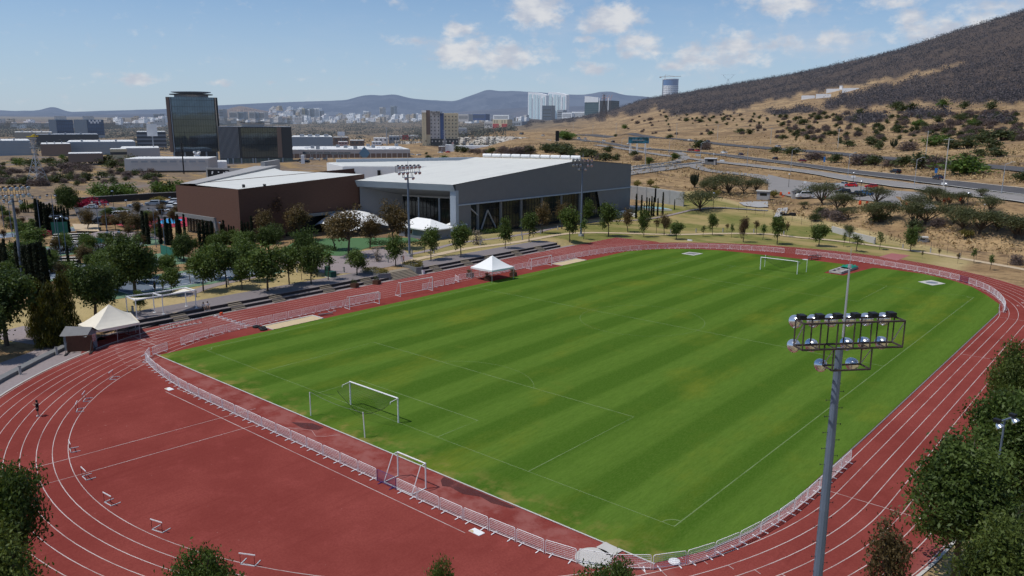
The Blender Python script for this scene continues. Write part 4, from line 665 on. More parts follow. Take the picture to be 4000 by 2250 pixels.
for i, (x, y) in enumerate(((2055, 440), (1440, 395), (1260, 340), (1390, 330), (1960, 470))): shrub('yel', 0, *D_(x, y), 2.4, 'pale yellow shrub in the dry grass right of the hall', 'pale yellow shrubs')
shrub('red', 0, *Z_(1330, 415), 3.2, 'magenta flowering shrub by the car park wall, right of two', None, 1.5); shrub('red', 0, *Z_(1190, 415), 2.6, 'magenta flowering shrub by the car park wall, left of two', None, 1.3)
shrub('yel', 0, *Z_(2280, 345), 2.2, 'yellow shrub behind the parked cars', None, 2)
for i, (x, y) in enumerate(((1560, 290), (1760, 290), (1850, 260), (2280, 240), (2380, 230), (2520, 230), (1420, 260))): shrub('fresh' if i != 4 else 'bush', i % 2, *Z_(x, y), 5.5, 'leafy green shrub along the car park wall', 'green shrubs along the car park wall', 1.3)
for i, (x, y) in enumerate(((430, 845), (560, 830), (640, 810))): shrub('red', 0, *Z_(x, y), 1.3, 'low dark red hedge shrub on the tennis terrace', 'dark red hedge shrubs', 1.7)
for i, (x, y) in enumerate(((60, 590), (160, 610), (250, 640), (330, 620), (420, 700), (500, 690), (60, 800), (330, 730), (470, 640), (180, 700), (100, 520), (40, 450), (250, 480), (460, 420), (340, 420))): tr_px(('ash' if i % 3 else 'brown', i % 3), Z_(x, y+60), Z_(x, y-70)[1], 'tree in the green belt between the left courts and the stony field', 1.5, group='green belt trees on the left')
for i in range(52):
    x, y = R_.uniform(450, 2420), R_.uniform(940, 1330)
    if x > 1480 and y > 1180: continue
    tr_px(('ash' if i % 4 else 'brown', i % 3), A_(x, y), A_(x, y-R_.uniform(110, 190))[1], 'leafy tree among the tennis courts and terraces', R_.uniform(1.1, 1.5), group='trees among the tennis courts')
for i in range(16):
    x = R_.uniform(-30, 420); y = R_.uniform(900, 1500); tr_px(('ash', i % 3), A_(x, y), A_(x, y-R_.uniform(150, 250))[1], 'dark leafy tree around the left floodlight mast', R_.uniform(1.1, 1.5), group='trees around the left floodlight mast')
for i in range(14): x, y = R_.uniform(2120, 2560), R_.uniform(960, 1200); tr_px(('ash', i % 3), A_(x, y), A_(x, y-R_.uniform(150, 230))[1], 'green tree below the corner of the brown hall', 1.2, group='trees below the brown hall corner')
for i, (x0, y0_, x1, y1_) in enumerate(((720, 1195, 1200, 1165), (520, 1010, 1180, 965), (1000, 1010, 1250, 990), (1520, 1185, 1700, 1165), (480, 1165, 740, 1150), (60, 760, 330, 750))):
    a, c = gp(*A_(x0, y0_)), gp(*A_(x1, y1_)); P = [a+(c-a)*u for u in np.linspace(0, 1, max(6, int(np.linalg.norm(c-a)/.6)))]; cen = np.array([p+np.array([0, 0, z]) for p in P for z in (.3, .8, 1.2)]); mk('hedge', leaves_mesh('hedge', cen, .32, 34, .3, 'leaf_dark' if i != 1 else 'leaf_rust', .6, 30+i), label='clipped hedge along the tennis terraces, %s' % ('before the nearest lamp pole', 'rusty red below the upper court', 'right of the rusty red one', 'behind the near court', 'left of the middle court', 'on the far left terrace')[i], cat='hedge')
# leafless wood on the hill and far scrub on the plain, each reading as one mass
def wood():
    g = np.random.default_rng(5); n = 60000; az = g.uniform(-.84, .02, n); d = np.exp(g.uniform(math.log(520), math.log(1900), n)); x = CAM[0]+d*np.sin(az); y = CAM[1]+d*np.cos(az); z = hz(x, y)
    P = np.stack([x, y, z], -1); q = P-CAM; px = 2000+FOC*(q@_R)/(q@_F); py = 1125-FOC*(q@_U)/(q@_F); k = g.uniform(size=n) < woodmask(px, py, d)*.8+(.004 if True else 0)*(py < 470)
    P = P[k]; dd = d[k]; s = g.uniform(.7, 1.35, len(P)); P[:, 2] += 1.3*s
    me = leaves_mesh('dry_wood', P, s*1.7, 11, 1.5, 'twig_far', .45, 9, up=.6, tsd=.1); mk('dry_wood', me, kind='stuff', label='leafless purple grey scrub wood covering the hillside', cat='wood')
    n = 26000; az = g.uniform(-1.32, -.7, n); d = np.exp(g.uniform(math.log(760), math.log(3000), n)); x = CAM[0]+d*np.sin(az); y = CAM[1]+d*np.cos(az); z = hz(x, y); P = np.stack([x, y, z], -1); cl = _vn(x, y, 60)+_vn(x+500, y, 140)*.8+g.normal(size=n)*.35
    k = (cl > .25); q = P-CAM; px = 2000+FOC*(q@_R)/(q@_F); k &= (px < 2010)|(d > 1500); P = P[k]; s = g.uniform(.7, 1.5, len(P))*(1+d[k]/2500); P[:, 2] += 1.2*s
    me = leaves_mesh('far_scrub', P, s*1.6, 7, 2.6, 'bush_far', .45, 10, up=.5); mk('far_scrub', me, kind='stuff', label='grey green scrub covering the plain before the city', cat='scrub')
wood()
# ------------------------------------------------------------------ terraces, paths, courts, roads
ZP = .9
L_ = lambda x, y: (x/2.574, 1125+y/2.574); W_ = lambda x, y: (1600+x/2.576, 580+y/2.576); H_ = lambda x, y: (3000+x/2.574, 200+y/2.574); J_ = lambda x, y: (2000+x/2.574, 200+y/2.574); Q_ = lambda x, y: (1600+x/3.22, 330+y/3.22)
def terrace(name, y0, y1, stairs, label, which):
    t = thing(name, label, 'terrace', (-51.6, (y0+y1)/2, 0)); ox, oy = -51.6, (y0+y1)/2
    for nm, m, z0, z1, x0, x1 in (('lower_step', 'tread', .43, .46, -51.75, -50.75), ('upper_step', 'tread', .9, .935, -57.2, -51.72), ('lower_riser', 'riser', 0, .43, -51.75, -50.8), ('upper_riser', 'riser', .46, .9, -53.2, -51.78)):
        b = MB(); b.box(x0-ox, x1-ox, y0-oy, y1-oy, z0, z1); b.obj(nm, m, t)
    for y in stairs:
        b = MB()
        for k in range(5): b.box(-52.1+.42*k-.1-ox, -52.1+.42*k+.32-ox, y-1.1-oy, y+1.1-oy, 0, .945-.19*k-(.0 if k else -.004))
        b.obj('stair', 'step_stone', t)
    return t
terrace('seating_terrace', -3.6, 45.2, (5.4, 14.6, 21.8, 31.7, 40.4), 'long stepped stone terrace between track and dry lawn, left of the wide stairs', 0)
terrace('seating_terrace', 53.0, 97.5, (57.4, 66.2, 73.2, 82, 90), 'long stepped stone terrace between track and lawn, right of the wide stairs', 1)
t = thing('wide_stairs', 'broad stone stairs between the two stepped terraces', 'stairs', (-51.5, 49, 0)); b = MB()
for k in range(6): b.box(-2.6, 1.6-.48*k, -3.3, 2.9, .16*k-.01, .16*(k+1)-.004 if k < 5 else .93)
b.obj('steps', 'step_stone', t)
def planter_wall(pts, z1, label):
    t = thing('raised_planter', label, 'planter', (pts[0][0], pts[0][1], 0)); P = [(p[0]-pts[0][0], p[1]-pts[0][1]) for p in pts]; b = MB(); b.prism(P, 0, z1); b.obj('wall', 'concrete_dark', t); c = np.mean(P, 0)
    g = np.random.default_rng(3); cen = np.array([[p[0]*.75+c[0]*.25, p[1]*.75+c[1]*.25, z1+.25] for p in P]); cen = np.vstack([cen+(np.roll(cen, -1, 0)-cen)*u for u in np.linspace(0, .9, 8)]); mk('hedge', leaves_mesh('hedge', cen, .22, 40, .2, 'leaf_yellow', .6, 5), t)
planter_wall([(-57, 43.5), (-51.5, 43.3), (-50.7, 45.6), (-53.5, 46.0), (-56.5, 46.2)], 1.25, 'raised planter with yellow green hedge, left of the wide stairs'); planter_wall([(-55.6, 52.4), (-51.0, 52.2), (-50.4, 53.2), (-53.6, 56.2), (-56.2, 56)], 1.35, 'raised planter with low hedge, right of the wide stairs below the floodlight mast')
def strip(name, pts, w, dz, m, step=2.0, cross=1, **kw):
    "a road or path draped over the ground"
    P = dens(pts, step); n = len(P); b = MB(); rows = []
    for i in range(n):
        a = P[max(i-1, 0)]; c = P[min(i+1, n-1)]; d = math.hypot(c[0]-a[0], c[1]-a[1]) or 1; nx, ny = -(c[1]-a[1])/d, (c[0]-a[0])/d
        rows.append([(P[i][0]+nx*w*(j/cross-.5), P[i][1]+ny*w*(j/cross-.5)) for j in range(cross+1)])
    fl = np.array(rows).reshape(-1, 2); z = hz(fl[:, 0], fl[:, 1]); 
    zc = z.reshape(n, -1).max(1) if kw.pop('level', False) else None
    vs = [(p[0], p[1], (z[i] if zc is None else zc[i//(cross+1)])+dz) for i, p in enumerate(fl)]; k = cross+1
    b.add(vs, [(i*k+j, (i+1)*k+j, (i+1)*k+j+1, i*k+j+1) for i in range(n-1) for j in range(cross)]); return b.obj(name, m, **kw)
def gxy(f, l): return [tuple(gp(*f(*a))[:2]) for a in l]
strip('gravel_strip', [(-50.25, -6), (-50.25, 102)], 1.1, .02, 'paving', kind='structure', level=True)
strip('paved_path', [(-63, -14), (-47.5, -8.7)], 6, .03, 'paving', kind='structure', level=True); strip('paved_path', [(-48, -12), (-40, -26), (-30, -38)], 5, .022, 'paving', kind='structure')
b = MB(); b.add([(x, y, .02) for x, y in oval(52.2, 60)[60:90]]+[(x, y, .02) for x, y in oval(49.9, 60)[60:90][::-1]], [tuple(range(60))]); b.obj('gravel_edge', 'paving', kind='structure')
strip('paved_path', smooth(gxy(A_, [(1840, 1440), (2050, 1350), (2300, 1290), (2560, 1240)])+gxy(B_, [(120, 1180), (330, 1110), (480, 1080)])), 2.2, .05, 'paving', kind='structure', level=True)
sheet('paved_plaza', [(-57.2, 42), (-57.2, 56.5), (-60, 60), (-70, 66), (-76, 64), (-76, 52), (-72, 42), (-66, 38), (-60, 38.5)], .935, 'paving', kind='structure')
strip('sand_path', smooth([(-57.5, 55), (-59.5, 60)]+gxy(B_, [(1700, 1045), (2100, 955), (2500, 910)])+gxy(D_, [(60, 890), (300, 850), (480, 810), (700, 796), (1000, 797), (1650, 820), (2100, 802), (2574, 806)])+gxy(E_, [(300, 845), (600, 868), (900, 905), (1300, 955), (1600, 1000), (2000, 1065), (2574, 1165), (3200, 1290)])), 2.1, .07, 'sandpath', kind='structure', level=True)
strip('paved_path', smooth(gxy(B_, [(1130, 1085), (1700, 990), (2000, 900), (2450, 850)])+gxy(D_, [(60, 825), (420, 740), (640, 712), (900, 680), (1250, 672), (1500, 640), (1800, 570)])), 1.6, .06, 'paving', kind='structure', level=True)
strip('paved_path', smooth(gxy(D_, [(1800, 573), (2030, 545), (2300, 558), (2574, 575)])), 2.2, .07, 'pale_road', kind='structure', level=True)
def patch(name, pts, z, m, **kw): sheet(name, pts, z, m, kind='structure', **kw)
patch('garden_lawn', [(-74, 52), (-79, 64), (-77, 78), (-83, 80), (-97, 66), (-99, 58), (-92, 50), (-82, 48)], .96, 'turf_mat')
# tennis courts, each on its own terrace
def court(px, py, label):
    c = gp(px, py); t = thing('tennis_court', label, 'tennis court', (c[0], c[1], c[2]), PI/2)
    b = MB(); b.box(-16.5, 16.5, -7.6, 7.6, -.05, .05); b.obj('surround', 'court_green', t); b = MB(); b.box(-11.9, 11.9, -5.5, 5.5, .02, .056); b.obj('playing_surface', 'court_blue', t)
    b = MB(); w = .07
    for y in (-5.49, -4.11, 4.11, 5.49): b.box(-11.9, 11.9, y-w, y+w, .05, .06)
    for x in (-11.9, 11.9): b.box(x-w, x+w, -5.5, 5.5, .05, .061)
    for x in (-6.4, 6.4): b.box(x-w, x+w, -4.1, 4.1, .05, .0615)
    b.box(-6.4, 6.4, -w, w, .05, .0605); b.obj('lines', 'white_paint', t)
    b = MB(); b.tube((0, -6.4, 0), (0, -6.4, 1.07), .05); b.tube((0, 6.4, 0), (0, 6.4, 1.07), .05); b.box(-.03, .03, -6.4, 6.4, .96, 1.02); b.obj('net_posts', 'white_paint', t); b = MB()
    for y in np.linspace(-6.3, 6.3, 40): b.box(-.004, .004, y-.008, y+.008, .1, .96)
    for z in np.linspace(.1, .9, 7): b.box(-.004, .004, -6.3, 6.3, z-.006, z+.006)
    b.obj('net', 'black', t); return t
court(715, 1091, 'near tennis court, blue on green, beside the dry lawn trees')
court(395, 1045, 'middle tennis court, seen behind the lamp pole, with stone steps around')
court(330, 968, 'upper tennis court below the long green fence'); court(120, 915, 'left upper tennis court below the dark cypress row')
patch('court_apron', [tuple(gp(*A_(x, y))[:2]) for x, y in ((700, 870), (1000, 800), (1500, 790), (1650, 860), (1450, 930), (1250, 905), (1000, 870))], .93, 'paving')
patch('dry_apron', [tuple(gp(*A_(x, y))[:2]) for x, y in ((730, 740), (1000, 740), (1000, 800), (760, 800))], .945, 'sandpath')
def windscreen(p0, p1, top, label, name='fence_screen'):
    a, c = gp(*p0), gp(*p1); H = vh(a, top); t = thing(name, label, 'fence', a); d = c-a; b = MB(); L = math.hypot(d[0], d[1]); n = max(2, int(L/3))
    for i in range(n+1): b.tube((d[0]*i/n, d[1]*i/n, 0), (d[0]*i/n, d[1]*i/n, H+.15), .04)
    b.obj('posts', 'green_paint', t); b = MB(); b.add([(0, 0, .1), (d[0], d[1], .1), (d[0], d[1], H*.98), (0, 0, H)], [(0, 1, 2, 3)]); b.obj('mesh_screen', 'windscreen', t)
windscreen(A_(1620, 1010), A_(1800, 1065), A_(0, 912)[1], 'green practice wall with small dark square at the tennis courts', 'practice_wall'); windscreen(A_(870, 905), A_(1280, 910), A_(0, 845)[1], 'long dark green fence screen behind the upper tennis court'); windscreen(A_(525, 825), A_(690, 815), A_(0, 690)[1], 'teal green screen below the dark cypress row')
def steps_row(f, pts, n, label):
    a, c = gp(*f(*pts[0])), gp(*f(*pts[1])); t = thing('stone_steps', label, 'terrace', a); d = (c-a); L = math.hypot(d[0], d[1]); u = d/L; nx = np.array([-u[1], u[0], 0]); nx = nx if nx[0] < 0 else -nx
    for i in range(n):
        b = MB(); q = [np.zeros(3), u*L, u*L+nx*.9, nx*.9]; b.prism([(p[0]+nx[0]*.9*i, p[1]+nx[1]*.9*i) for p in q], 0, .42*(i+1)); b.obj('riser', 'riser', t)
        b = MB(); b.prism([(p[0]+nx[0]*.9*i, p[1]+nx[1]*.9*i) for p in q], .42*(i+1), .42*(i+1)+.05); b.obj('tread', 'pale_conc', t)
steps_row(A_, ((500, 930), (860, 915)), 5, 'stone seating steps above the upper tennis court'); steps_row(A_, ((470, 1130), (760, 1125)), 3, 'stone seating steps left of the middle tennis court'); steps_row(A_, ((990, 1070), (1190, 1050)), 3, 'stone steps right of the middle tennis court')

# car park with coloured court and boundary wall
patch('car_park', [tuple(gp(*Z_(x, y))[:2]) for x, y in ((1050, 420), (1450, 450), (2000, 400), (2574, 380), (2700, 480), (2620, 560), (2500, 620), (1900, 640), (1400, 670), (1150, 640))], .6, 'asphalt')
patch('red_court', [tuple(gp(*A_(x, y))[:2]) for x, y in ((1150, 735), (1350, 760), (1850, 740), (2050, 715), (2060, 640), (1800, 655), (1500, 700))], .75, 'redcourt'); patch('blue_court', [tuple(gp(*A_(x, y))[:2]) for x, y in ((1560, 722), (1780, 715), (1850, 680), (1700, 672), (1600, 695))], .76, 'bluecourt')
def wall_run(name, pts, H, w, m, label, cat='wall', cap=None, ribs=None):
    P = [np.array(p) for p in pts]; t = thing(name, label, cat, P[0])
    b = MB(); 
    for a, c in zip(P[:-1], P[1:]):
        d = c-a; L = math.hypot(d[0], d[1]); nx = np.array([-d[1], d[0]])/L*w/2; o = P[0]; q = [a[:2]-nx-o[:2], c[:2]-nx-o[:2], c[:2]+nx-o[:2], a[:2]+nx-o[:2]]
        b.prism(q, -1.5, 0, top=[a[2]-o[2]+H, c[2]-o[2]+H, c[2]-o[2]+H, a[2]-o[2]+H])
    b.obj('wall_face', m, t)
    if cap:
        b = MB()
        for a, c in zip(P[:-1], P[1:]): b.bar((a[0]-P[0][0], a[1]-P[0][1], a[2]-P[0][2]+H+.1), (c[0]-P[0][0], c[1]-P[0][1], c[2]-P[0][2]+H+.1), .22)
        b.obj('coping', cap, t)
    if ribs:
        for a, c in zip(P[:-1], P[1:]):
            L = np.linalg.norm((c-a)[:2]); n = int(L/ribs)
            for i in range(n+1):
                p = a+(c-a)*i/n-P[0]; b = MB(); b.box(p[0]-.2, p[0]+.28, p[1]-.28, p[1]+.1, p[2]-1, p[2]+H+.2); b.obj('pilaster', m, t)
    return t
wall_run('boundary_wall', [gp(*Z_(x, y)) for x, y in ((1020, 372), (1620, 330), (2200, 290), (2600, 270))], 2.2, .3, 'wall_dark', 'dark boundary wall with pale coping behind the left car park', cap='pale_conc')
wall_run('pool_wall', [gp(2450, 776), gp(2560, 790), gp(2668, 806)], 4.3, .3, 'concrete', 'tall ribbed concrete wall behind the swimming pool', cap='pale_conc', ribs=3.6)
wall_run('low_wall', [gp(*E_(640, 785)), gp(*E_(860, 850)), gp(*E_(1075, 905))], 1.5, .3, 'pale_conc', 'low white wall on the lawn behind the far bend')
# swimming pool
P = [gp(*a) for a in (D_(1170, 552), D_(1420, 572), D_(1575, 572), D_(1480, 530), D_(1170, 500))]; o = P[0]; t = thing('swimming_pool', 'turquoise swimming pool behind the cypresses right of the hall', 'swimming pool', o)
b = MB(); b.prism([(p[0]-o[0], p[1]-o[1]) for p in P], 0, .7); b.obj('water', 'pool', t); b = MB(); c = np.mean(P, 0); b.prism([((p[0]-c[0])*1.16+c[0]-o[0], (p[1]-c[1])*1.16+c[1]-o[1]) for p in P], -.5, .62); b.obj('deck', 'pale_conc', t)
wall_run('low_wall', [gp(*D_(1020, 622)), gp(*D_(1130, 600)), gp(*D_(1250, 640))], .9, .6, 'white_paint', 'low white wall and terrace at the pool end of the sports hall')
patch('pool_terrace', [tuple(gp(*D_(x, y))[:2]) for x, y in ((1030, 610), (1250, 625), (1500, 600), (1650, 570), (1560, 560), (1200, 560))], .5, 'pale_conc')
# highway, frontage road, slip roads, right hand car park
hw = smooth(gxy(lambda x, y: (x, y), [(2180, 533), (2260, 545), (2380, 562), (2500, 582), (2700, 594), (2830, 606), (3000, 633), (3200, 655), (3490, 690), (3800, 731), (4000, 757), (4400, 815)]))
strip('highway', hw, 6.8, .4, 'asphalt', 4, 6, kind='structure')
up = smooth(gxy(lambda x, y: (x, y), [(2180, 518), (2400, 531), (2560, 540), (2760, 556), (3000, 580), (3300, 605), (3600, 630), (3800, 648), (4000, 665), (4400, 705)])); strip('highway', up, 7.0, .4, 'asphalt', 4, 6, kind='structure')
fr = smooth(gxy(lambda x, y: (x, y), [(2330, 568), (2450, 585), (2560, 604), (2700, 622), (2850, 641), (3000, 657), (3200, 677), (3500, 722), (3800, 763), (4000, 786), (4400, 850)])); strip('frontage_road', fr, 6.2, .4, 'pale_road', 4, 6, kind='structure')
for ln in (hw, fr):
    b = MB(); 
    for off in ((-3.3, 3.3) if ln is hw else (-3.0, 3.0)):
        Pn = dens(ln, 6); q = []
        for i in range(len(Pn)):
            a = Pn[max(i-1, 0)]; c = Pn[min(i+1, len(Pn)-1)]; d = math.hypot(c[0]-a[0], c[1]-a[1]) or 1; q.append((Pn[i][0]-(c[1]-a[1])/d*off, Pn[i][1]+(c[0]-a[0])/d*off))
        ribbon(b, q, .35, lambda x, y: h(x, y)+.5)
    b.obj('kerb', 'pale_conc', kind='structure')
strip('slip_road', smooth(gxy(J_, [(1150, 1195), (1400, 1160), (1620, 1125), (1760, 1080), (1700, 1020), (1560, 1015)])), 5, .35, 'pale_road', 4, 4, kind='structure')
strip('slip_road', smooth(gxy(J_, [(1000, 1265), (1300, 1225), (1600, 1180), (1850, 1135), (1990, 1095)])), 6.5, .35, 'pale_road', 4, 4, kind='structure')
strip('gravel_road', smooth(gxy(J_, [(1850, 1140), (1830, 1170), (2000, 1215), (2300, 1235), (2574, 1280)])+gxy(E_, [(120, 330), (300, 340)])), 7, .33, 'pale_road', 4, 4, kind='structure')
b = MB(); Pk = Pk0 = [gp(*E_(x, y)) for x, y in ((0, 215), (200, 262), (500, 300), (700, 300), (950, 335), (1200, 372), (1560, 400), (1700, 560), (1480, 600), (1300, 520), (1000, 480), (700, 460), (480, 455), (300, 455), (100, 410), (0, 370))]
b.add([(p[0], p[1], p[2]+.25) for p in Pk], [tuple(range(len(Pk)))]); b.obj('car_park', 'pale_road', kind='structure')
for a, c, lb in ((J_(1205, 1175), J_(1700, 1120), 'upper'), (J_(1205, 1205), J_(1900, 1130), 'lower')): wall_run('retaining_kerb', [gp(a[0]+(c[0]-a[0])*k/6, a[1]+(c[1]-a[1])*k/6) for k in range(7)], .9, .6, 'pale_conc', '%s low concrete kerb wall beside the slip road behind the hall' % lb)
# skate bowls of rubble and concrete below the trailer
patch2 = MB(); Pk = [gp(*D_(x, y)) for x, y in ((2280, 500), (2420, 490), (2574, 490), (2574, 545), (2480, 550), (2330, 530))]; patch2.add([(p[0], p[1], p[2]+.3) for p in Pk], [tuple(range(len(Pk)))]); patch2.obj('concrete_slab', 'concrete', kind='structure')
b = MB(); Pk = [gp(*E_(x, y)) for x, y in ((60, 640), (100, 560), (200, 550), (190, 600), (120, 640), (50, 665))]; b.add([(p[0], p[1], p[2]+.3) for p in Pk], [tuple(range(len(Pk)))]); b.obj('white_rubble', 'concrete', kind='structure')
p = gp(*E_(190, 620)); b = MB(); g = random.Random(4)
for i in range(9): 
    x, y = g.uniform(-2, 2), g.uniform(-.8, .8); b.prism([(x+.9*math.cos(a)*g.uniform(.7, 1), y+.6*math.sin(a)*g.uniform(.7, 1)) for a in np.linspace(0, 5.5, 7)], 0, g.uniform(.3, .9))
mk('dark_tarp_heap', b.mesh('dark_tarp_heap', 'black'), loc=p, label='heap of dark plastic sheeting on the bank below the mesquites', cat='heap')
# ------------------------------------------------------------------ sports hall
x0, y0 = -77.9, 90.2; X1, Y1 = -74.9, 165.4; lx, ly = -104.9, 82.0
t = thing('sports_hall', 'large dark grey sports hall with white sloping roof beside the track', 'building', (x0, y0, ZP)); o = np.array([x0, y0, ZP])
dxl, dyl = lx-x0, ly-y0; ux, uy = (X1-x0)/75.3, (Y1-y0)/75.3
def hp(s, v, z): return (ux*s+dxl*v, uy*s+dyl*v, z)      # s along the long wall, v across to the left eave
prof = [(0, 12.5), (50, 16.95), (75.3, 14.8)]
b = MB()   # upper cladding of the long wall, hung in front of the lower part
b.add([hp(0, 0, 7.6), hp(75.3, 0, 7.85), hp(75.3, 0, 14.8), hp(50, 0, 16.95), hp(0, 0, 12.5), hp(0, .03, 7.6), hp(75.3, .03, 7.85), hp(75.3, .03, 14.8), hp(50, .03, 16.95), hp(0, .03, 12.5)], [(0, 1, 2, 3, 4), (9, 8, 7, 6, 5), (0, 5, 6, 1), (4, 9, 5, 0), (1, 6, 7, 2)]); b.obj('upper_wall', 'gym_grey', t)
b = MB(); b.bar(hp(-.02, -.004, 7.45), hp(75.4, -.004, 7.7), .34); b.bar(hp(.0, -.004, 7.3), hp(-.02, .05, 7.3), .3); b.obj('trim_band', 'gym_light', t)
b = MB(); q = lambda s, v: hp(s, v, 0)[:2]; b.prism([q(.05, .002), q(5.2, .002), q(5.2, .035), q(.05, .035)], -.5, 7.35); b.obj('lower_wall', 'gym_grey', t); b = MB(); b.prism([q(60.5, .002), q(75.2, .002), q(75.2, .035), q(60.5, .035)], -.5, 7.5); b.add([hp(58, .002, 7.5), hp(60.5, .002, 0), hp(60.5, .002, 7.5)], [(0, 1, 2)]); b.obj('lower_wall', 'gym_grey', t)
b = MB(); b.add([hp(5.2, .022, -.5), hp(60.5, .022, -.5), hp(60.5, .022, 7.5), hp(5.2, .022, 7.4)], [(0, 1, 2, 3)]); gl = b.obj('glazing', 'hall_glass', t)
for s in (8, 16.5, 24.5, 33, 41.5, 50): b = MB(); b.prism([q(s-.32, .008), q(s+.32, .008), q(s+.32, .02), q(s-.32, .02)], -.5, 7.4); b.obj('column', 'concrete_dark', t)
for s0, s1, sg in ((11.5, 9.2, 1), (11.5, 14.5, 1), (5.2, 8, 0)): b = MB(); b.bar(hp(s0, .012, 5.4 if sg else 6.4), hp(s1, .012, .6 if sg else 4.3), .3); b.obj('brace', 'concrete', t)
b = MB()
for s in np.arange(6.5, 60, 1.25): b.box(hp(s, .02, 0)[0]-.03, hp(s, .02, 0)[0]+.02, hp(s, .02, 0)[1]-.04, hp(s, .02, 0)[1]+.04, -.5, 7.35)
for z in (3.6, 5.6): b.bar(hp(5.3, .018, z), hp(60, .018, z+.06), .08)
b.obj('mullions', 'dark_metal', t)
b = MB(); b.add([hp(-1.2, -.004, 12.62), hp(50, -.004, 17.08), hp(50, 1.22, 17.0), hp(-1.2, 1.03, 12.72)], [(0, 1, 2, 3)]); b.add([hp(50, -.004, 17.08), hp(75.3, -.004, 14.92), hp(75.3, 1.22, 14.9), hp(50, 1.22, 17.0)], [(0, 1, 2, 3)]); b.obj('roof', 'white_roof', t)
b = MB(); b.add([hp(-1.2, -.004, 12.6), hp(-1.2, 1.03, 12.7), hp(-.4, 1.03, 11.1), hp(-.4, -.004, 11.0)], [(0, 3, 2, 1)]); b.obj('fascia', 'gym_light', t)
b = MB(); b.add([hp(-.4, 0, 11.0), hp(-.4, 1.03, 11.1), hp(8.5, 1.0, 8.6), hp(8.5, 0, 8.5)], [(0, 1, 2, 3)]); b.obj('soffit', 'grey_paint', t)
b = MB(); b.prism([q(-.3, -.006), q(.7, -.006), q(.7, .05), q(-.3, .05)], -.5, 11.1); b.obj('corner_column', 'gym_light', t)
b = MB(); b.add([hp(8.5, .05, -.5), hp(8.5, .82, -.5), hp(8.5, .82, 8.6), hp(8.5, .05, 8.5)], [(0, 3, 2, 1)]); b.obj('entrance_glazing', 'hall_glass', t)
b = MB(); b.bar(hp(8.4, .05, 8.4), hp(8.4, .82, 8.5), .45); b.obj('lintel', 'concrete', t)
for v in (.2, .42, .64): b = MB(); b.prism([q(8.2, v-.006), q(8.45, v-.006), q(8.45, v+.006), q(8.2, v+.006)], -.5, 8.4); b.obj('column', 'gym_light', t)
b = MB()
for v in np.arange(.08, .82, .04): c = hp(8.42, v, 0); b.box(c[0]-.04, c[0]+.04, c[1]-.05, c[1]+.02, -.5, 8.4)
b.bar(hp(8.4, .05, 5.5), hp(8.4, .82, 5.5), .08); b.obj('mullions', 'dark_metal', t)
b = MB(); b.add([hp(8.5, .82, -.5), hp(-.2, 1.0, -.5), hp(-.2, 1.0, 11), hp(8.5, .82, 8.6)], [(0, 3, 2, 1)]); b.add([hp(75.3, 0, -.5), hp(75.3, 1.2, -.5), hp(75.3, 1.2, 14.9), hp(75.3, 0, 14.9)], [(0, 3, 2, 1)]); b.add([hp(0, 1.0, -.5), hp(75.3, 1.2, -.5), hp(75.3, 1.2, 14.9), hp(50, 1.2, 16.9), hp(0, 1.0, 12.5)], [(0, 1, 2, 3, 4)]); b.obj('side_wall', 'gym_grey', t)
for i in range(10):
    v0 = .03+i*.113; b = MB(); a, c = hp(50.6, v0, 17.15), hp(50.6, v0+.098, 17.15); b.path([tuple(np.array(a)+[0, 0, .5]), tuple(np.array(c)+[0, 0, .5])], .56, 10); b.obj('roof_vent', 'white_paint', t, smooth=False)
# ------------------------------------------------------------------ brown hall
bx, by = -105.4, 47.5; t = thing('brown_hall', 'brown brick hall with flat white roof left of the grey sports hall', 'building', (bx, by, ZP))
def tilt(pts): return pts
zt = lambda y: 12.45+(y)*.0485; Yb, Xb = 36.4, -29.8
b = MB(); b.add([(0, 0, -.6), (0, 11.5, -.6), (0, 13, 4.85), (0, Yb, 4.85), (0, Yb, zt(Yb)), (0, 0, zt(0))], [(0, 1, 2, 3, 4, 5)]); b.add([(-.4, 0, -.6), (-9.6, 0, -.6), (-11.2, 0, 4.4), (Xb, 0, 4.3), (Xb, 0, 11.75), (0, 0, zt(0)), (0, 0, -.6)], [(0, 6, 5, 4, 3, 2, 1)]); b.add([(0, Yb, 4.85), (Xb, Yb, 4.85), (Xb, Yb, 11.6), (0, Yb, zt(Yb)-.3)], [(0, 1, 2, 3)]); b.add([(Xb, 0, 4.3), (Xb, Yb+20, 4.3), (Xb, Yb+20, 13.6), (Xb, 0, 11.75)], [(0, 3, 2, 1)]); b.obj('brick_wall', 'brown_brick', t)
rp = lambda x, y: (x, y, 12.4+.0485*y+.0232*x)
b = MB(); b.add([rp(-.3, .3), rp(-.3, Yb), (-59, 50, 11.9), (-77, 58, 11.8), rp(-24.5, 2.6)], [(0, 1, 4), (1, 2, 4), (2, 3, 4)]); b.obj('roof', 'white_roof', t)
b = MB(); b.add([(-27.8, .2, 10.2), (-27.8, .2, 12.2), (-80, 53, 12.5), (-80, 53, 9.5)], [(0, 1, 2, 3)]); b.add([(-24.5, 2.5, 11.9), (-24.5, 2.5, 12.25), (-77, 60, 12.5), (-77, 60, 11.5)], [(0, 3, 2, 1)]); b.add([(-24.5, 2.5, 12.25), (-27.8, .2, 12.2), (-80, 53, 12.5), (-77, 60, 12.5)], [(0, 3, 2, 1)]); b.obj('parapet', 'concrete', t)
b = MB(); b.prism([(-78, 54), (-89, 67), (-88, 68), (-77, 55)], 10, 13.9); b.obj('parapet', 'concrete', t)
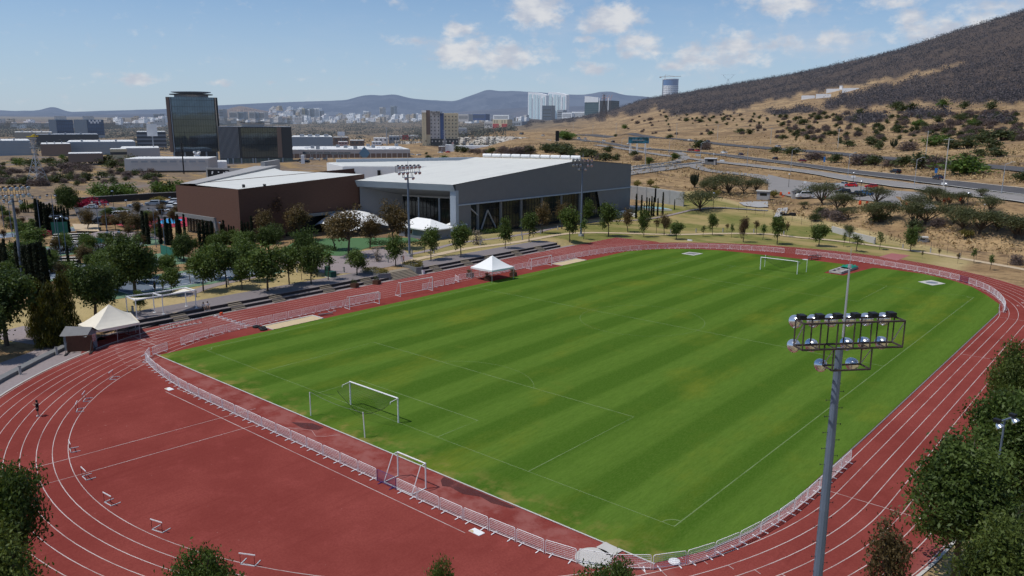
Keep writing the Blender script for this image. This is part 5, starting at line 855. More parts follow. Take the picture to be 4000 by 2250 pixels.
b = MB(); b.bar((-11.2, -.12, 4.55), (Xb-.4, -.12, 4.45), .9); b.bar((-9.4, -.12, -.6), (-11.3, -.12, 4.9), .8); b.bar((.12, 12.6, 4.95), (.12, Yb+.2, 4.95), .7); b.obj('concrete_beam', 'concrete_dark', t)
b = MB(); b.add([(-10, 2.2, -.6), (Xb, 2.2, -.6), (Xb, 2.2, 4.4), (-10, 2.2, 4.4)], [(0, 3, 2, 1)]); b.obj('ground_floor_glazing', 'hall_glass', t); b = MB(); b.add([(-2.2, 12, -.6), (-2.2, Yb, -.6), (-2.2, Yb, 4.8), (-2.2, 12, 4.8)], [(0, 1, 2, 3)]); b.obj('ground_floor_glazing', 'hall_glass', t); b = MB(); b.add([(-10, 2.2, 4.4), (Xb, 2.2, 4.4), (Xb, 0, 4.4), (-10, 0, 4.4)], [(0, 1, 2, 3)]); b.obj('soffit', 'concrete_dark', t)
for i in range(12): b = MB(); x = -11-1.55*i; b.box(x-.06, x+.06, 1.9, 2.1, -.6, 4.3); b.obj('window_frame', 'alu', t)
for x, y in ((-3, 3.2), (-.6, 7.2)): b = MB(); b.box(x-.25, x+.25, y-.25, y+.25, 12.3, 13.2); b.obj('roof_stub', 'dark_metal', t)
# white rear hall with skylight strip, sign wall
bk = [np.array(p) for p in ((-188.5, 132.5, 0), (-165, 122, 0), (-130, 150, 0), (-162, 190, 0))]; t = thing('rear_hall', 'low white hall with long skylight strip behind the brown and grey halls', 'building', bk[0]); q_ = [(p[0]-bk[0][0], p[1]-bk[0][1]) for p in bk]
b = MB(); b.prism(q_, 0, 13.2); b.obj('wall', 'white_paint', t); b = MB(); c = np.mean(q_, 0); b.prism([((x-c[0])*.97+c[0], (y-c[1])*.97+c[1]) for x, y in q_], 13.2, 13.35); b.obj('roof', 'white_roof', t); b = MB(); b.bar((2, 3, 13.9), (27, 55, 13.9), 1.1); b.obj('skylight_strip', 'gym_light', t)
b = MB(); b.box(q_[1][0]+3, q_[1][0]+4, q_[1][1]+1.6, q_[1][1]+2.3, 5, 11.5); b.box(q_[1][0]+10, q_[1][0]+10.8, q_[1][1]+7.2, q_[1][1]+7.9, 5, 12); b.obj('drain_slot', 'black', t)

p = at(812, 700, 300); t = thing('sign_wall', 'long low screen wall with dark painted mural behind the brown hall roof', 'sign', (p[0], p[1], 6)); b = MB(); b.box(-.3, 19, -.3, .3, 0, 6.2); b.obj('panel', 'concrete', t); t.rotation_euler = (0, 0, .55)
b = MB(); b.box(.3, 8.5, -.36, -.3, 1.2, 5.6); b.obj('mural', 'black', t); b = MB(); g = random.Random(2)
for i in range(16): x, z = g.uniform(.6, 8), g.uniform(1.6, 4.8); b.prism([(x, -.37), (x+g.uniform(.2, .6), -.37), (x+g.uniform(.2, .6), -.361), (x, -.361)], z, z+g.uniform(.2, .6))
b.obj('mural_mark', 'white_paint', t)
# domed canopy, hip roofed hut
t = thing('domed_canopy', 'white tensile domed canopy among the brown trees', 'canopy', (-102, 76.5, ZP)); n, m_ = 28, 10; vs = []
for j in range(m_+1):
    for i in range(n):
        a = 2*PI*i/n; r = j/m_; R0 = 9.8*(1-.1*abs(math.cos(2*a))); e = 1+.35*(math.cos(2*a))*r**4; vs.append((R0*r*math.cos(a), R0*r*math.sin(a), 5.4-3.0*r**2.2*(1.05-.25*math.cos(4*a)*r)))
b = MB(); b.add(vs, [(j*n+i, (j+1)*n+i, (j+1)*n+(i+1) % n, j*n+(i+1) % n) for j in range(m_) for i in range(n)]); b.obj('membrane', 'white_canvas', t, smooth=True)
for a in (PI/4, 3*PI/4, 5*PI/4, 7*PI/4): b = MB(); b.tube((10.2*math.cos(a), 10.2*math.sin(a), -.3), (9.4*math.cos(a), 9.4*math.sin(a), 2.5), .12); b.obj('mast_leg', 'white_paint', t)
t = thing('garden_hut', 'grey blue hut with white hip roof before the hall entrance', 'building', (-82, 83.2, ZP), -.06); b = MB(); b.box(-6, 6, -3.3, 3.3, -.3, 2.7); b.obj('wall', 'grey_paint', t)
b = MB(); b.add([(-6.8, -4, 2.6), (6.8, -4, 2.6), (6.8, 4, 2.6), (-6.8, 4, 2.6), (-2.6, 0, 4.6), (2.6, 0, 4.6)], [(0, 1, 5, 4), (1, 2, 5), (2, 3, 4, 5), (3, 0, 4)]); b.box(-6.8, 6.8, -4, 4, 2.35, 2.6); b.obj('roof', 'white_canvas', t)
b = MB(); b.box(-3.4, -2.5, -3.36, -3.3, -.2, 2.1); b.obj('door', 'black', t); b = MB(); b.box(-1.8, -.4, -3.37, -3.3, .9, 2.1); w_ = b.obj('window_frame', 'white_paint', t); b = MB(); b.box(-1.7, -.5, -3.39, -3.37, 1, 2); b.obj('pane', 'car_glass', w_)
t = thing('market_tent', 'small white tent roof beside the hut and the hall column', 'tent', (-79.5, 92, ZP)); b = MB(); b.add([(-2, -2, 2.4), (2, -2, 2.4), (2, 2, 2.4), (-2, 2, 2.4), (0, 0, 3.6)], [(0, 1, 4), (1, 2, 4), (2, 3, 4), (3, 0, 4)]); b.obj('canopy', 'white_canvas', t)
for sx in (-1, 1):
    for sy in (-1, 1): b = MB(); b.tube((1.9*sx, 1.9*sy, 0), (1.9*sx, 1.9*sy, 2.4), .04); b.obj('leg', 'galv', t)
for i, (pts, lb) in enumerate((([(-86, 91), (-76.5, 88.5), (-75.5, 91)], 'clipped green hedge in front of the hut'), ([(-75.8, 92), (-73.6, 99), (-73.3, 105)], 'clipped green hedge along the hall glazing'), ([(-96, 60), (-88, 55), (-80, 55)], 'clipped dark hedge around the sunken garden, left'), ([(-82, 66), (-76, 70), (-73, 74)], 'clipped dark hedge around the sunken garden, right'))):
    P = dens(pts, .6); cen = np.array([(x, y, ZP+z) for x, y in P for z in (.35, .75)]); mk('hedge', leaves_mesh('hedge', cen, .28, 44, .26, 'leaf_dark' if i > 1 else 'leaf_fresh', .6, 6+i), label=lb, cat='hedge')
# ------------------------------------------------------------------ tents, shade frame, shed
def marquee(corners, apex, eave, legs, label, mat, name='marquee'):
    c = np.mean(corners, 0); t = thing(name, label, 'tent', (c[0], c[1], 0)); C = [np.array(p)-c for p in corners]; n = 6; b = MB()
    for k in range(4):
        a, d = C[k], C[(k+1) % 4]; rows = []
        for j in range(n+1):
            r = j/n; zz = eave+(apex-eave)*(1-r)**1.25; row = []
            for i in range(5): u = i/4; p = (a*(1-u)+d*u)*r; row.append((p[0], p[1], zz-(.16*math.sin(PI*u)*r*(1-r)*2)-(.1*math.sin(PI*u) if j == n else 0)))
            rows.append(row)
        b.add([p for r_ in rows for p in r_], [(j*5+i, (j+1)*5+i, (j+1)*5+i+1, j*5+i+1) for j in range(n) for i in range(4)])
        b.add([(a[0], a[1], eave), (d[0], d[1], eave), (d[0], d[1], eave-.28), ((a[0]+d[0])/2, (a[1]+d[1])/2, eave-.4), (a[0], a[1], eave-.28)], [(0, 4, 3, 2, 1)])
    b.obj('canopy', mat, t, smooth=False)
    for p in C+[(C[k]+C[(k+1) % 4])/2 for k in range(4)]*(legs > 4): b = MB(); b.tube((p[0]*.97, p[1]*.97, 0), (p[0]*.97, p[1]*.97, eave-.05), .035); b.obj('leg', 'galv', t)
    for k in range(4): b = MB(); b.tube(tuple(C[k]*.97)+(eave-.1,), tuple(C[(k+1) % 4]*.97)+(eave-.1,), .03); b.obj('rail', 'galv', t)
    return t
f_, r_, l_ = G(361, 1296, 2.1)[:2], G(546, 1262, 2.1)[:2], G(305, 1270, 2.1)[:2]; marquee([f_, r_, r_+l_-f_+np.array([-1.5, 1.5]), l_], 4.7, 2.2, 8, 'cream marquee with peaked roof at the near left end of the track', 'canvas')
f_, r_, l_ = G(1922, 1058, 2.3)[:2], G(2008, 1043, 2.3)[:2], G(1838, 1043, 2.3)[:2]; marquee([f_, r_, r_+l_-f_, l_], 4.5, 2.35, 4, 'white marquee with peaked roof beside the left edge of the pitch', 'white_canvas')
for i, (x, y) in enumerate(((-49, -5.6), (-48.5, -4), (-47.8, -2.5))): b = MB(); b.box(-.9, .9, -.35, .35, .7, .75); t = thing('folding_table', 'table in the shade under the cream marquee, %s from its front leg' % ordinal(i+1), 'table', (x, y, .03), 1.9); b.obj('top', 'concrete_dark', t); b = MB(); [b.tube((sx*.8, sy*.3, 0), (sx*.8, sy*.3, .7), .02) for sx in (-1, 1) for sy in (-1, 1)]; b.obj('legs', 'dark_metal', t)
t = thing('pergola', 'white steel shade frame with two cream sails over the terrace', 'pergola', (-54.5, 5.2, ZP)); FP = [gp(*L_(*a)) for a in ((1285, 285), (1380, 325), (1555, 248), (1645, 275), (1875, 185), (1975, 215))]; o = np.array([-54.5, 5.2, ZP]); FT = [p-o+np.array([0, 0, 2.95]) for p in FP]
for p in FP: q = p-o; b = MB(); b.tube((q[0], q[1], 0), (q[0], q[1], 2.95), .075, n=8); b.box(q[0]-.2, q[0]+.2, q[1]-.2, q[1]+.2, 0, .06); b.obj('post', 'white_paint', t)
for a, c in ((0, 1), (2, 3), (4, 5), (0, 2), (2, 4), (1, 3), (3, 5)): b = MB(); b.bar(tuple(FT[a]), tuple(FT[c]), .16); b.obj('beam', 'white_paint', t)
for tri in ((FT[0]*.25+FT[1]*.75, FT[1]*.05+FT[3]*.95, FT[0]*.8+FT[1]*.2), (FT[3], FT[5], FT[4]*.97+FT[2]*.03)):
    A, Bq, Cq = [np.array(p)+np.array([0, 0, -.12]) for p in tri]; n = 10; b = MB(); idx = {}; ctr = (A+Bq+Cq)/3
    for i in range(n+1):
        for j in range(n+1-i):
            u, v = i/n, j/n; w_ = 1-u-v; p = A*w_+Bq*u+Cq*v; e = max(u*v*(w_ < .34), v*w_*(u < .34), u*w_*(v < .34)); p = p+(ctr-p)*.4*e-np.array([0, 0, 1.6*u*v*w_]); idx[i, j] = len(b.v); b.v.append(tuple(p))
    for i in range(n):
        for j in range(n-i):
            b.f.append((idx[i, j], idx[i+1, j], idx[i, j+1])); b.m.append(0)
            if j < n-i-1: b.f.append((idx[i+1, j], idx[i+1, j+1], idx[i, j+1])); b.m.append(0)
    b.obj('shade_sail', 'canvas', t, smooth=True)
p = G(*L_(690, 655)); t = thing('equipment_shed', 'small dark shed with grey pitched roof beside the cream marquee', 'shed', (-45.9, -10.2, 0), .62); b = MB(); b.box(-1.5, 1.5, -1.1, 1.1, 0, 2.2); b.add([(-1.5, -1.1, 2.2), (-1.5, 1.1, 2.2), (-1.5, 0, 2.9), (1.5, -1.1, 2.2), (1.5, 1.1, 2.2), (1.5, 0, 2.9)], [(0, 2, 1), (3, 4, 5)]); b.obj('wall', 'grey_paint', t)
b = MB(); [b.add([(-1.8, s*1.4, 2.0), (1.8, s*1.4, 2.0), (1.8, 0, 2.95), (-1.8, 0, 2.95)], [(0, 1, 2, 3)]) for s in (-1, 1)]; b.obj('roof', 'concrete_dark', t); b = MB(); b.box(1.5, 1.54, -.9, .9, .9, 1.9); b.obj('notice_board', 'alu', t)
t = thing('sight_screen', 'dark brown braced board leaning frame in front of the small shed', 'board', (-44.3, -10.9, 0), .95); b = MB(); b.box(-1.5, 1.5, -.05, .05, .15, 2.2); b.obj('panel', 'wood', t)
for s in (-1, 1): b = MB(); b.box(s*1.4-.1, s*1.4+.1, -1.4, 1.4, 0, .16); b.obj('base_beam', 'dark_metal', t); b = MB(); b.bar((s*1.4, -1.2, .15), (s*1.4, -.06, 1.5), .06); b.bar((s*1.4, 1.2, .15), (s*1.4, .06, 1.5), .06); b.obj('brace', 'dark_metal', t)
# ------------------------------------------------------------------ goals
def goal(loc, rz, w, hh, depth, label, net, r=.06, box=True, name='football_goal'):
    t = thing(name, label, 'goal', loc, rz); b = MB(); b.path([(-w/2, 0, 0), (-w/2, 0, hh), (w/2, 0, hh), (w/2, 0, 0)], r, 8); b.obj('goal_frame', 'white_paint', t)
    if box:
        b = MB()
        for s in (-1, 1): b.path([(s*w/2, 0, hh), (s*w/2, depth*.35, hh-.05), (s*w/2, depth, .05), (s*w/2, 0, .05)], r*.6, 6)
        b.tube((-w/2, depth, .05), (w/2, depth, .05), r*.6); b.obj('back_frame', 'white_paint', t)
    else:
        for s in (-1, 1): b = MB(); b.path([(s*w/2, 0, hh-.02), (s*w/2, .95, hh-.15), (s*w/2, .98, hh-.35)], .03, 6); b.obj('net_arm', 'white_paint', t)
    if net:
        b = MB(); n, m_ = 30, 11; F_ = lambda u, v: (-w/2+w*u, .1+1.5*v+.25*math.sin(PI*u)*v, hh-.05-(.55*v+1.05*v*v*math.sin(PI*u)**.7)*(1-.15*math.cos(7*u)))
        for i in range(n+1): b.path([F_(i/n, j/m_) for j in range(m_+1)], .0085, 3)
        for j in range(m_+1): b.path([F_(i/n, j/m_) for i in range(n+1)], .0085 if j < m_ else .024, 3)
        b.obj('net', 'black', t)
    return t
goal((0, 0, .06), PI, 7.44, 2.5, 2, 'large white goal with gathered dark net at the near end of the pitch', True, .075, False); goal((0, LEN, .06), 0, 7.44, 2.5, 2, 'white goal with dark net at the far end of the pitch', True, .075, False)
for x, y, lb in ((-4.2, -4.55, 'left one behind the near goal'), (4.2, -4.5, 'right one behind the near goal'), (-4.3, LEN+3.5, 'left one behind the far goal'), (4.25, LEN+3.4, 'right one behind the far goal')): b = MB(); b.tube((0, 0, 0), (-.15 if 'right one behind the near' in lb else 0, 0, 2.45), .05); mk('net_post', b.mesh('net_post', 'white_paint'), loc=(x, y, .06), label='thin white net post on the turf, '+lb, cat='post', group='net posts behind the goals')
for s, y in ((1, -4.5), (-1, LEN+3.4)):
    b = MB(); n = 12; z1, z2 = 2.4, 2.4; b.path([(-4.2+8.3*i/n, y, 2.45-.25*math.sin(PI*i/n)) for i in range(n+1)], .012, 3); b.path([(-4.2, y, 2.4), (-3.0, y+s*2.3, 1.8)], .012, 3); b.path([(4.1, y, 2.4), (3, y+s*2.4, 1.3)], .012, 3); mk('cord', b.mesh('cord', 'concrete_dark'), loc=(0, 0, .06), label='thin cord strung between the two net posts behind the %s goal' % ('near' if s == 1 else 'far'), cat='cord')
goal((14.25, -7.75, .03), PI, 3.35, 2.15, 1.5, 'small white portable goal on the red track behind the purple barrier', False)
for (x0_, y0_), (x1_, y1_), hh, lb in (((-37.4, 25.9), (-36.9, 31.4), 2.0, 'lower white portable goal at the left edge of the pitch'), ((-38.4, 37.2), (-37.9, 44.1), 2.4, 'largest white portable goal at the left edge of the pitch'), ((-37.8, 71.0), (-37.6, 77.2), 2.1, 'white portable goal beyond the white marquee')):
    goal(((x0_+x1_)/2, (y0_+y1_)/2, .03), math.atan2(y1_-y0_, x1_-x0_), math.hypot(x1_-x0_, y1_-y0_), hh, 1.5, lb, False, .055)
# odds and ends on the track
for i, (x, y) in enumerate(((-38.6, 10.4), (-37.4, 10.6), (-36.6, 10.3))):
    b = MB(); b.lathe([(.25, 0), (.5, .02), (.55, .14), (.48, .24), (.22, .25), (.2, .1)], 14); mk('rubber_disc', b.mesh('rubber_disc', 'tyre'), loc=(x, y, .04), label='black tyre lying at the near end of the near sand pit, %s from the barriers' % ordinal(i+1), cat='tyre', group='tyres by the near sand pit')
b = MB(); b.box(-1.1, 1.1, -.12, .12, .2, .3); b.bar((-1, 0, .02), (1.1, 0, .24), .06); mk('spring_board', b.mesh('spring_board', 'concrete_dark'), loc=(-37.2, 21.2, .03), rz=1.2, label='grey wooden board lying beyond the near sand pit', cat='board')
def planter_box(p, label, plant_h=.7):
    t = thing('planter_box', label, 'planter', p, .3); b = MB(); b.box(-.55, .55, -.55, .55, 0, .75); b.obj('box', 'wood', t); g = np.random.default_rng(8); cen = np.stack([g.uniform(-.4, .4, 14), g.uniform(-.4, .4, 14), .75+g.uniform(0, plant_h, 14)], -1); mk('foliage', leaves_mesh('foliage', cen, .14, 26, .16, 'leaf_bush', .4, 8), t)
for p, lb in (((-50.1, 36.8, .02), 'dark wooden planter on the gravel left of the wide stairs, farther one'), ((-49.4, 41.2, .02), 'wooden planter with bushy plant left of the wide stairs'), ((-41.5, 57.2, .03), 'wooden planter at the left leg of the white marquee'), ((-35.9, 63.2, .03), 'dark wooden planter at the right leg of the white marquee'), ((-36.7, 57.0, .03), 'wooden planter at the front leg of the white marquee')): planter_box(p, lb)
def bin_(p, m, label, hh=.9):
    t = thing('litter_bin', label, 'bin', p); b = MB(); b.lathe([(.26, 0), (.33, hh), (.3, hh)], 14); b.obj('body', m, t); b = MB(); b.lathe([(.34, hh), (.34, hh+.05), (.12, hh+.1)], 14); b.obj('rim', 'black', t)
bin_((-50.2, 53.3, .02), 'white_paint', 'white litter bin at the foot of the right hand planter'); bin_((-50.1, 42.2, .02), 'white_paint', 'white litter bin beside the bushy planter')
t = thing('utility_cabinet', 'tall dark green utility cabinet on the dry lawn', 'cabinet', gp(*B_(722, 1235))); b = MB(); b.box(-.5, .5, -.3, .3, 0, 1.9); b.obj('body', 'green_paint', t); b = MB(); b.box(-.6, .6, -.4, .4, -.05, .12); b.obj('plinth', 'pale_conc', t)
t = thing('utility_cabinet', 'wide low dark green transformer box on the dry lawn', 'cabinet', gp(*B_(755, 1242))); b = MB(); b.box(-.8, .8, -.6, .6, .1, 1.1); b.obj('body', 'green_paint', t); b = MB(); b.box(-.95, .95, -.75, .75, -.05, .1); b.obj('plinth', 'pale_conc', t)
p = gp(*B_(1475, 1135)); t = thing('control_box', 'grey control box on a post left of the mast at the wide stairs', 'cabinet', p); b = MB(); b.tube((0, 0, 0), (0, 0, 1.3), .06); b.obj('post', 'galv', t); b = MB(); b.box(-.3, .3, -.2, .2, 1.1, 2.1); b.obj('body', 'alu', t)
BO = [(A_, 1330, 1295+525-200, 0), ] if False else []
for i, (f, x, y) in enumerate([(L_, 572, 675), (L_, 205, 870), (B_, 885, 1195), (B_, 415, 1195), (B_, 1303, 1055), (B_, 1328, 1095), (B_, 1788, 1003), (B_, 1815, 970), (B_, 2255, 920), (B_, 2268, 895), (B_, 1568, 1020), (D_, 97, 830), (D_, 103, 868), (D_, 287, 805), (D_, 460, 765), (D_, 622, 735), (D_, 1595, 800), (D_, 1850, 793), (D_, 2120, 788), (D_, 2430, 795), (E_, 158, 815), (E_, 1067, 910), (E_, 1355, 955), (E_, 1632, 997), (E_, 1925, 1050), (L_, 1337, 250), (A_, 2293, 1318), (L_, 1970, 90)]):
    p = gp(*f(x, y)); t = thing('path_light', 'short square concrete bollard light beside a path, %s' % ('by the dark brown board', 'lowest left on the kerb', 'right of the utility cabinets', 'left of the utility cabinets', 'left of the mast, back', 'left of the mast, front', 'before the hut, front', 'before the hut, back', 'by the bare pale tree, front', 'by the bare pale tree, back', 'just right of the mast', 'at the path fork, back', 'at the path fork, front', 'under the brown tree', 'under the second brown tree', 'near the far mast', 'on the far lawn, first', 'on the far lawn, second', 'on the far lawn, third', 'on the far lawn, fourth', 'by the largest lawn tree', 'at the end of the low white wall', 'near the conical tree', 'right of the pink spur', 'by the brown sapling', 'under the dark trunked tree', 'on the dry lawn path', 'beside the shade frame')[i], 'bollard', p, group='bollard lights along the paths'); b = MB(); b.box(-.12, .12, -.12, .12, -.05, .95); b.obj('post', 'concrete', t); b = MB(); b.box(-.14, .14, -.14, .14, .95, 1.05); b.obj('cap', 'concrete_dark', t)
# pole-vault pads with tarp, benches by the far barriers
t = thing('landing_pad', 'open steel pad frame with a green tarpaulin on the red apron', 'landing mat', (9.2, 111.6, .03), PI/2-.05)
for s in (-1, 1): b = MB(); b.box(-4.3, 4.3, s*1.0-.2, s*1.0+.2, .05, .5); b.obj('beam', 'concrete', t)
for x in (-4.1, -2, 0): b = MB(); b.box(x-.15, x+.15, -.8, .8, .1, .42); b.obj('crossbar', 'pale_conc', t)
b = MB(); g = random.Random(6); n = 8; b.add([(1.2+3.2*i/n, -1.3+2.5*j/n, .5+.35*g.random()*(0 < i < n and 0 < j < n)+.05) for j in range(n+1) for i in range(n+1)], [(j*(n+1)+i, j*(n+1)+i+1, (j+1)*(n+1)+i+1, (j+1)*(n+1)+i) for j in range(n) for i in range(n)]); b.obj('tarpaulin', 'green_tarp', t)
t = thing('track_bench', 'dark steel bench frame on the red track above the far goal', 'bench', (.2, 120.6, .03), 1.3); b = MB(); [b.bar((x, y, 0), (x, y, .9), .08) for x in (-1.6, 1.6) for y in (-.35, .35)]; b.bar((-1.6, -.35, .9), (1.6, -.35, .9), .1); b.bar((-1.6, .35, .9), (1.6, .35, .9), .1); b.obj('steel_frame', 'dark_metal', t); b = MB(); b.box(-2, 1.4, -.3, .3, .4, .5); b.obj('seat', 'hurdle_post', t)
b = MB(); b.prism([(-.5, -.3), (.4, -.3), (.6, .3), (-.3, .3)], 0, .12); mk('white_plate', b.mesh('white_plate', 'white_paint'), loc=(-1.2, 118.9, .05), label='small white plate on the far edge of the turf near the bench', cat='plate')
b = MB(); b.box(-.6, .6, -.25, .25, 0, .25); mk('white_slab', b.mesh('white_slab', 'white_paint'), loc=gp(*D_(1788, 876)), label='small white slab on the grass outside the far bend', cat='slab')
b = MB(); b.lathe([(.02, 0), (.25, .05), (.22, .3), (.02, .36)], 10); mk('orange_ball', b.mesh('orange_ball', 'orange_plastic', ), loc=gp(*L_(2225, 265)), label='small orange ball at the outer edge of the straight', cat='ball')
b = MB(); b.lathe([(.2, 0), (.42, .05), (.36, .14), (.05, .18)], 12); mk('white_bag', b.mesh('white_bag', 'white_paint'), loc=(36.3, -4.2, .07), label='small white bag lying on the turf behind the near corner barriers', cat='bag')
# low retaining kerb on the left
b = MB(); P = dens([(-47.6, -11.5), (-43.5, -16.5), (-39, -21.5), (-34, -26)], 1.5); b2 = [(p[0], p[1]) for p in P]
for a, c in zip(b2[:-1], b2[1:]): b.bar((a[0], a[1], .1), (c[0], c[1], .1), .75)
mk('stone_kerb', b.mesh('stone_kerb', 'concrete_dark'), label='low rough stone kerb outside the left bend', cat='kerb')
# wire fence round the far lawn
wf = gxy(E_, [(-700, 590), (-300, 580), (240, 690), (640, 785), (860, 830), (1180, 895), (1800, 1005), (2574, 1155), (3200, 1290)]); P = dens(wf, 3.4); o = np.array([P[0][0], P[0][1], h(*P[0])]); t = thing('wire_fence', 'long thin wire fence between the lawn and the dry bank', 'fence', o)
b = MB(); Zs = [h(*p) for p in P]
for p, z in zip(P, Zs): b.tube((p[0]-o[0], p[1]-o[1], z-o[2]), (p[0]-o[0], p[1]-o[1], z-o[2]+2.1), .035, n=4)
b.obj('posts', 'dark_metal', t); b = MB()
for k in (.3, .8, 1.3, 1.9): b.path([(p[0]-o[0], p[1]-o[1], z-o[2]+k) for p, z in zip(P, Zs)], .012, 3)
b.obj('wires', 'dark_metal', t)

# dry tussocks over the open slopes and fields, reading as one mass
leaf('tussock', (.2, .135, .065), (.5, .36, .17), trans=0, rnd=0)
def tussocks():
    g = np.random.default_rng(31); n = 52000; az = g.uniform(-1.34, -.02, n); d = np.exp(g.uniform(math.log(190), math.log(640), n)); x = CAM[0]+d*np.sin(az); y = CAM[1]+d*np.cos(az); q = np.maximum(np.maximum(-245-x, x-75), 0); w = np.maximum(np.maximum(-95-y, y-146), 0)
    k = (np.hypot(q, w) > 8) & (y+x*.55 > 160) & (_vn(x, y, 9)+.8*_vn(x+70, y, 23)+g.normal(size=n)*.5 > -.1); x, y = x[k], y[k]; ok = np.ones(len(x), bool)
    road = np.array(dens(hw, 4)+dens(up, 4)+dens(fr, 4)+[(p[0], p[1]) for p in Pk0]); 
    for i in range(0, len(x), 4000): ok[i:i+4000] = (((x[i:i+4000, None]-road[None, :, 0])**2+(y[i:i+4000, None]-road[None, :, 1])**2).min(1) > 36)
    lot = np.array(Pk0)[:, :2]; ins = np.zeros(len(x), bool)
    for a, c in zip(lot, np.roll(lot, -1, 0)): ins ^= ((a[1] > y) != (c[1] > y)) & (x < (c[0]-a[0])*(y-a[1])/(c[1]-a[1]+1e-9)+a[0])
    ok &= ~ins; x, y = x[ok], y[ok]; P = np.stack([x, y, hz(x, y)+.22], -1)
    mk('dry_grass', leaves_mesh('dry_grass', P, .42, 6, .75, 'tussock', .4, 32, up=.1, tsd=.25), kind='stuff', label='dry tussock grass over the slopes and fields', cat='grass')
tussocks()
# ------------------------------------------------------------------ floodlight masts
def lamp_meshes():
    b = MB(); pr = [(.05, 0), (.1, .02), (.2, .1), (.29, .24), (.335, .42), (.34, .44)]; b.lathe(pr[:-1]+[(.34, .44)], 16); bowl = b.mesh('lamp_bowl', 'alu', True); b = MB(); b.lathe([(.3, .441), (.3, .447)], 16); ln = b.mesh('lens', 'lens')
    b = MB(); b.box(-.17, .17, -.2, .2, .0, .08); b.box(-.15, .15, -.18, .18, .08, .1); b.box(-.17, .17, -.2, .2, .1, .2); bx_ = b.mesh('ballast_box', 'black'); return bowl, ln, bx_
BOWL, LENS, BALL = lamp_meshes()
def lamp(t, p, az, tiltdn, s=1.0, name='floodlight'):
    o = mk(name, BOWL, t); o.location = p; d = Vector((math.sin(az)*math.cos(tiltdn), math.cos(az)*math.cos(tiltdn), -math.sin(tiltdn))); o.rotation_euler = d.to_track_quat('Z', 'Y').to_euler(); o.scale = (s,)*3; mk('lens', LENS, o); return o
def mast(base, H, az, label, rod=0, rungs=True, name='floodlight_mast', ox=0.0):
    "steel mast with a crossarm cage; az = heading the lamps face"
    t = thing(name, label, 'floodlight', base); b = MB(); b.path([(0, 0, 0), (0, 0, H*.5), (0, 0, H*.93)], [.26, .225, .175], 10); b.obj('pole', 'mast_paint', t)
    b = MB(); b.box(-.5, .5, -.5, .5, -.3, .55); b.obj('plinth', 'concrete', t); z1, z0, zl = H, H-1.28, H-2.35; w = 2.55; ca, sa = math.cos(-az), math.sin(-az)
    def P(x, y, z): x = x+(ox if abs(z-H) < 3.2 else 0); return (x*ca-y*sa, x*sa+y*ca, z)       # local x along the arm, y forward
    b = MB(); d0, d1, r = -.42, .42, .035
    for z in (z1, z0):
        for y in (d0, d1): b.bar(P(-w, y, z), P(w, y, z), .075)
        for x in (-w, w): b.bar(P(x, d0, z), P(x, d1, z), .075)
    for y in (d0, d1): b.bar(P(-.95, y, zl), P(1.0, y, zl), .07)
    for x in (-.95, 1.0):
        b.bar(P(x, d0, zl), P(x, d1, zl), .07); 
        for y in (d0, d1): b.bar(P(x, y, zl), P(x, y, z0), .06)
    for i in range(7):
        x = -w+2*w*i/6
        for y in (d0, d1): b.bar(P(x, y, z0), P(x, y, z1), .055)
        if 0 < i < 6: b.bar(P(x, d0, z0), P(x, d1, z0), .05)
    b.obj('arm_cage', 'rusty_metal', t); b = MB()
    for x in (-w, w): b.bar(P(x, d0, z1), P(x, d1, z0), .05)
    for x in (-.95, 1.0): b.bar(P(x, d0, z0), P(x, d1, zl), .045)
    b.obj('diagonal_brace', 'galv', t)
    for i in range(6):
        x = -2.3+4.6*i/5; lamp(t, P(x, d1+.12, z1-.06), az, .42); q = mk('ballast_box', BALL, t); q.location = P(x-.05, d1-.15, z1+.08); q.rotation_euler = (0, 0, -az)
        if i not in (2,) or not rod: lamp(t, P(x, d1+.1, z0+.0), az, .42)
    for x in (-.8, .85): lamp(t, P(x, d1+.1, zl+.02), az, .42)
    if rod: b = MB(); b.tube((.1, 0, H-.8), (.1, 0, H+rod), .055, .05, 8); b.tube((.1, 0, H+rod), (.1, 0, H+rod+.9), .012); b.lathe([(.08, H+rod-.02), (.08, H+rod+.12)], 8, c=(.1, 0)); b.obj('lightning_rod', 'galv', t)
    if rungs:
        b = MB(); k = 0; z = 3.0
        while z < H-3: s = 1 if k % 2 else -1; q = P(s*.44, 0, z); b.tube(P(s*.15, 0, z), q, .012, n=4); b.tube((q[0], q[1], z-.04), (q[0], q[1], z+.04), .02, n=4); z += .42; k += 1
        b.obj('climbing_pegs', 'dark_metal', t)
    return t
MT['mast_paint'] = M('mast_paint', (.13, .165, .22), .45, .22, 1.2)
HM = 19.6; p = G(3290, 1252, HM); aim = math.atan2(-25-p[0], 55-p[1]); mast((p[0], p[1], 0), HM, aim, 'nearest floodlight mast rising in front of the pitch at the right', rod=2.6, ox=.42)
p = gp(*B_(1545, 1035)); mast(p, vh(p, B_(0, 125)[1]), math.atan2(10-p[0], 40-p[1]), 'floodlight mast at the wide stairs in front of the halls', rod=1.6, rungs=False)
p = gp(*D_(693, 830)); mast(p, vh(p, D_(0, 62)[1]), math.atan2(0-p[0], 30-p[1]), 'floodlight mast on the lawn in front of the grey hall', rod=1.2, rungs=False)
p = gp(*A_(240, 1345)); mast(p, vh(p, A_(0, 340)[1]), math.atan2(40-p[0], 20-p[1]), 'tall floodlight mast at the left edge with lamps facing us', rod=0, rungs=False)
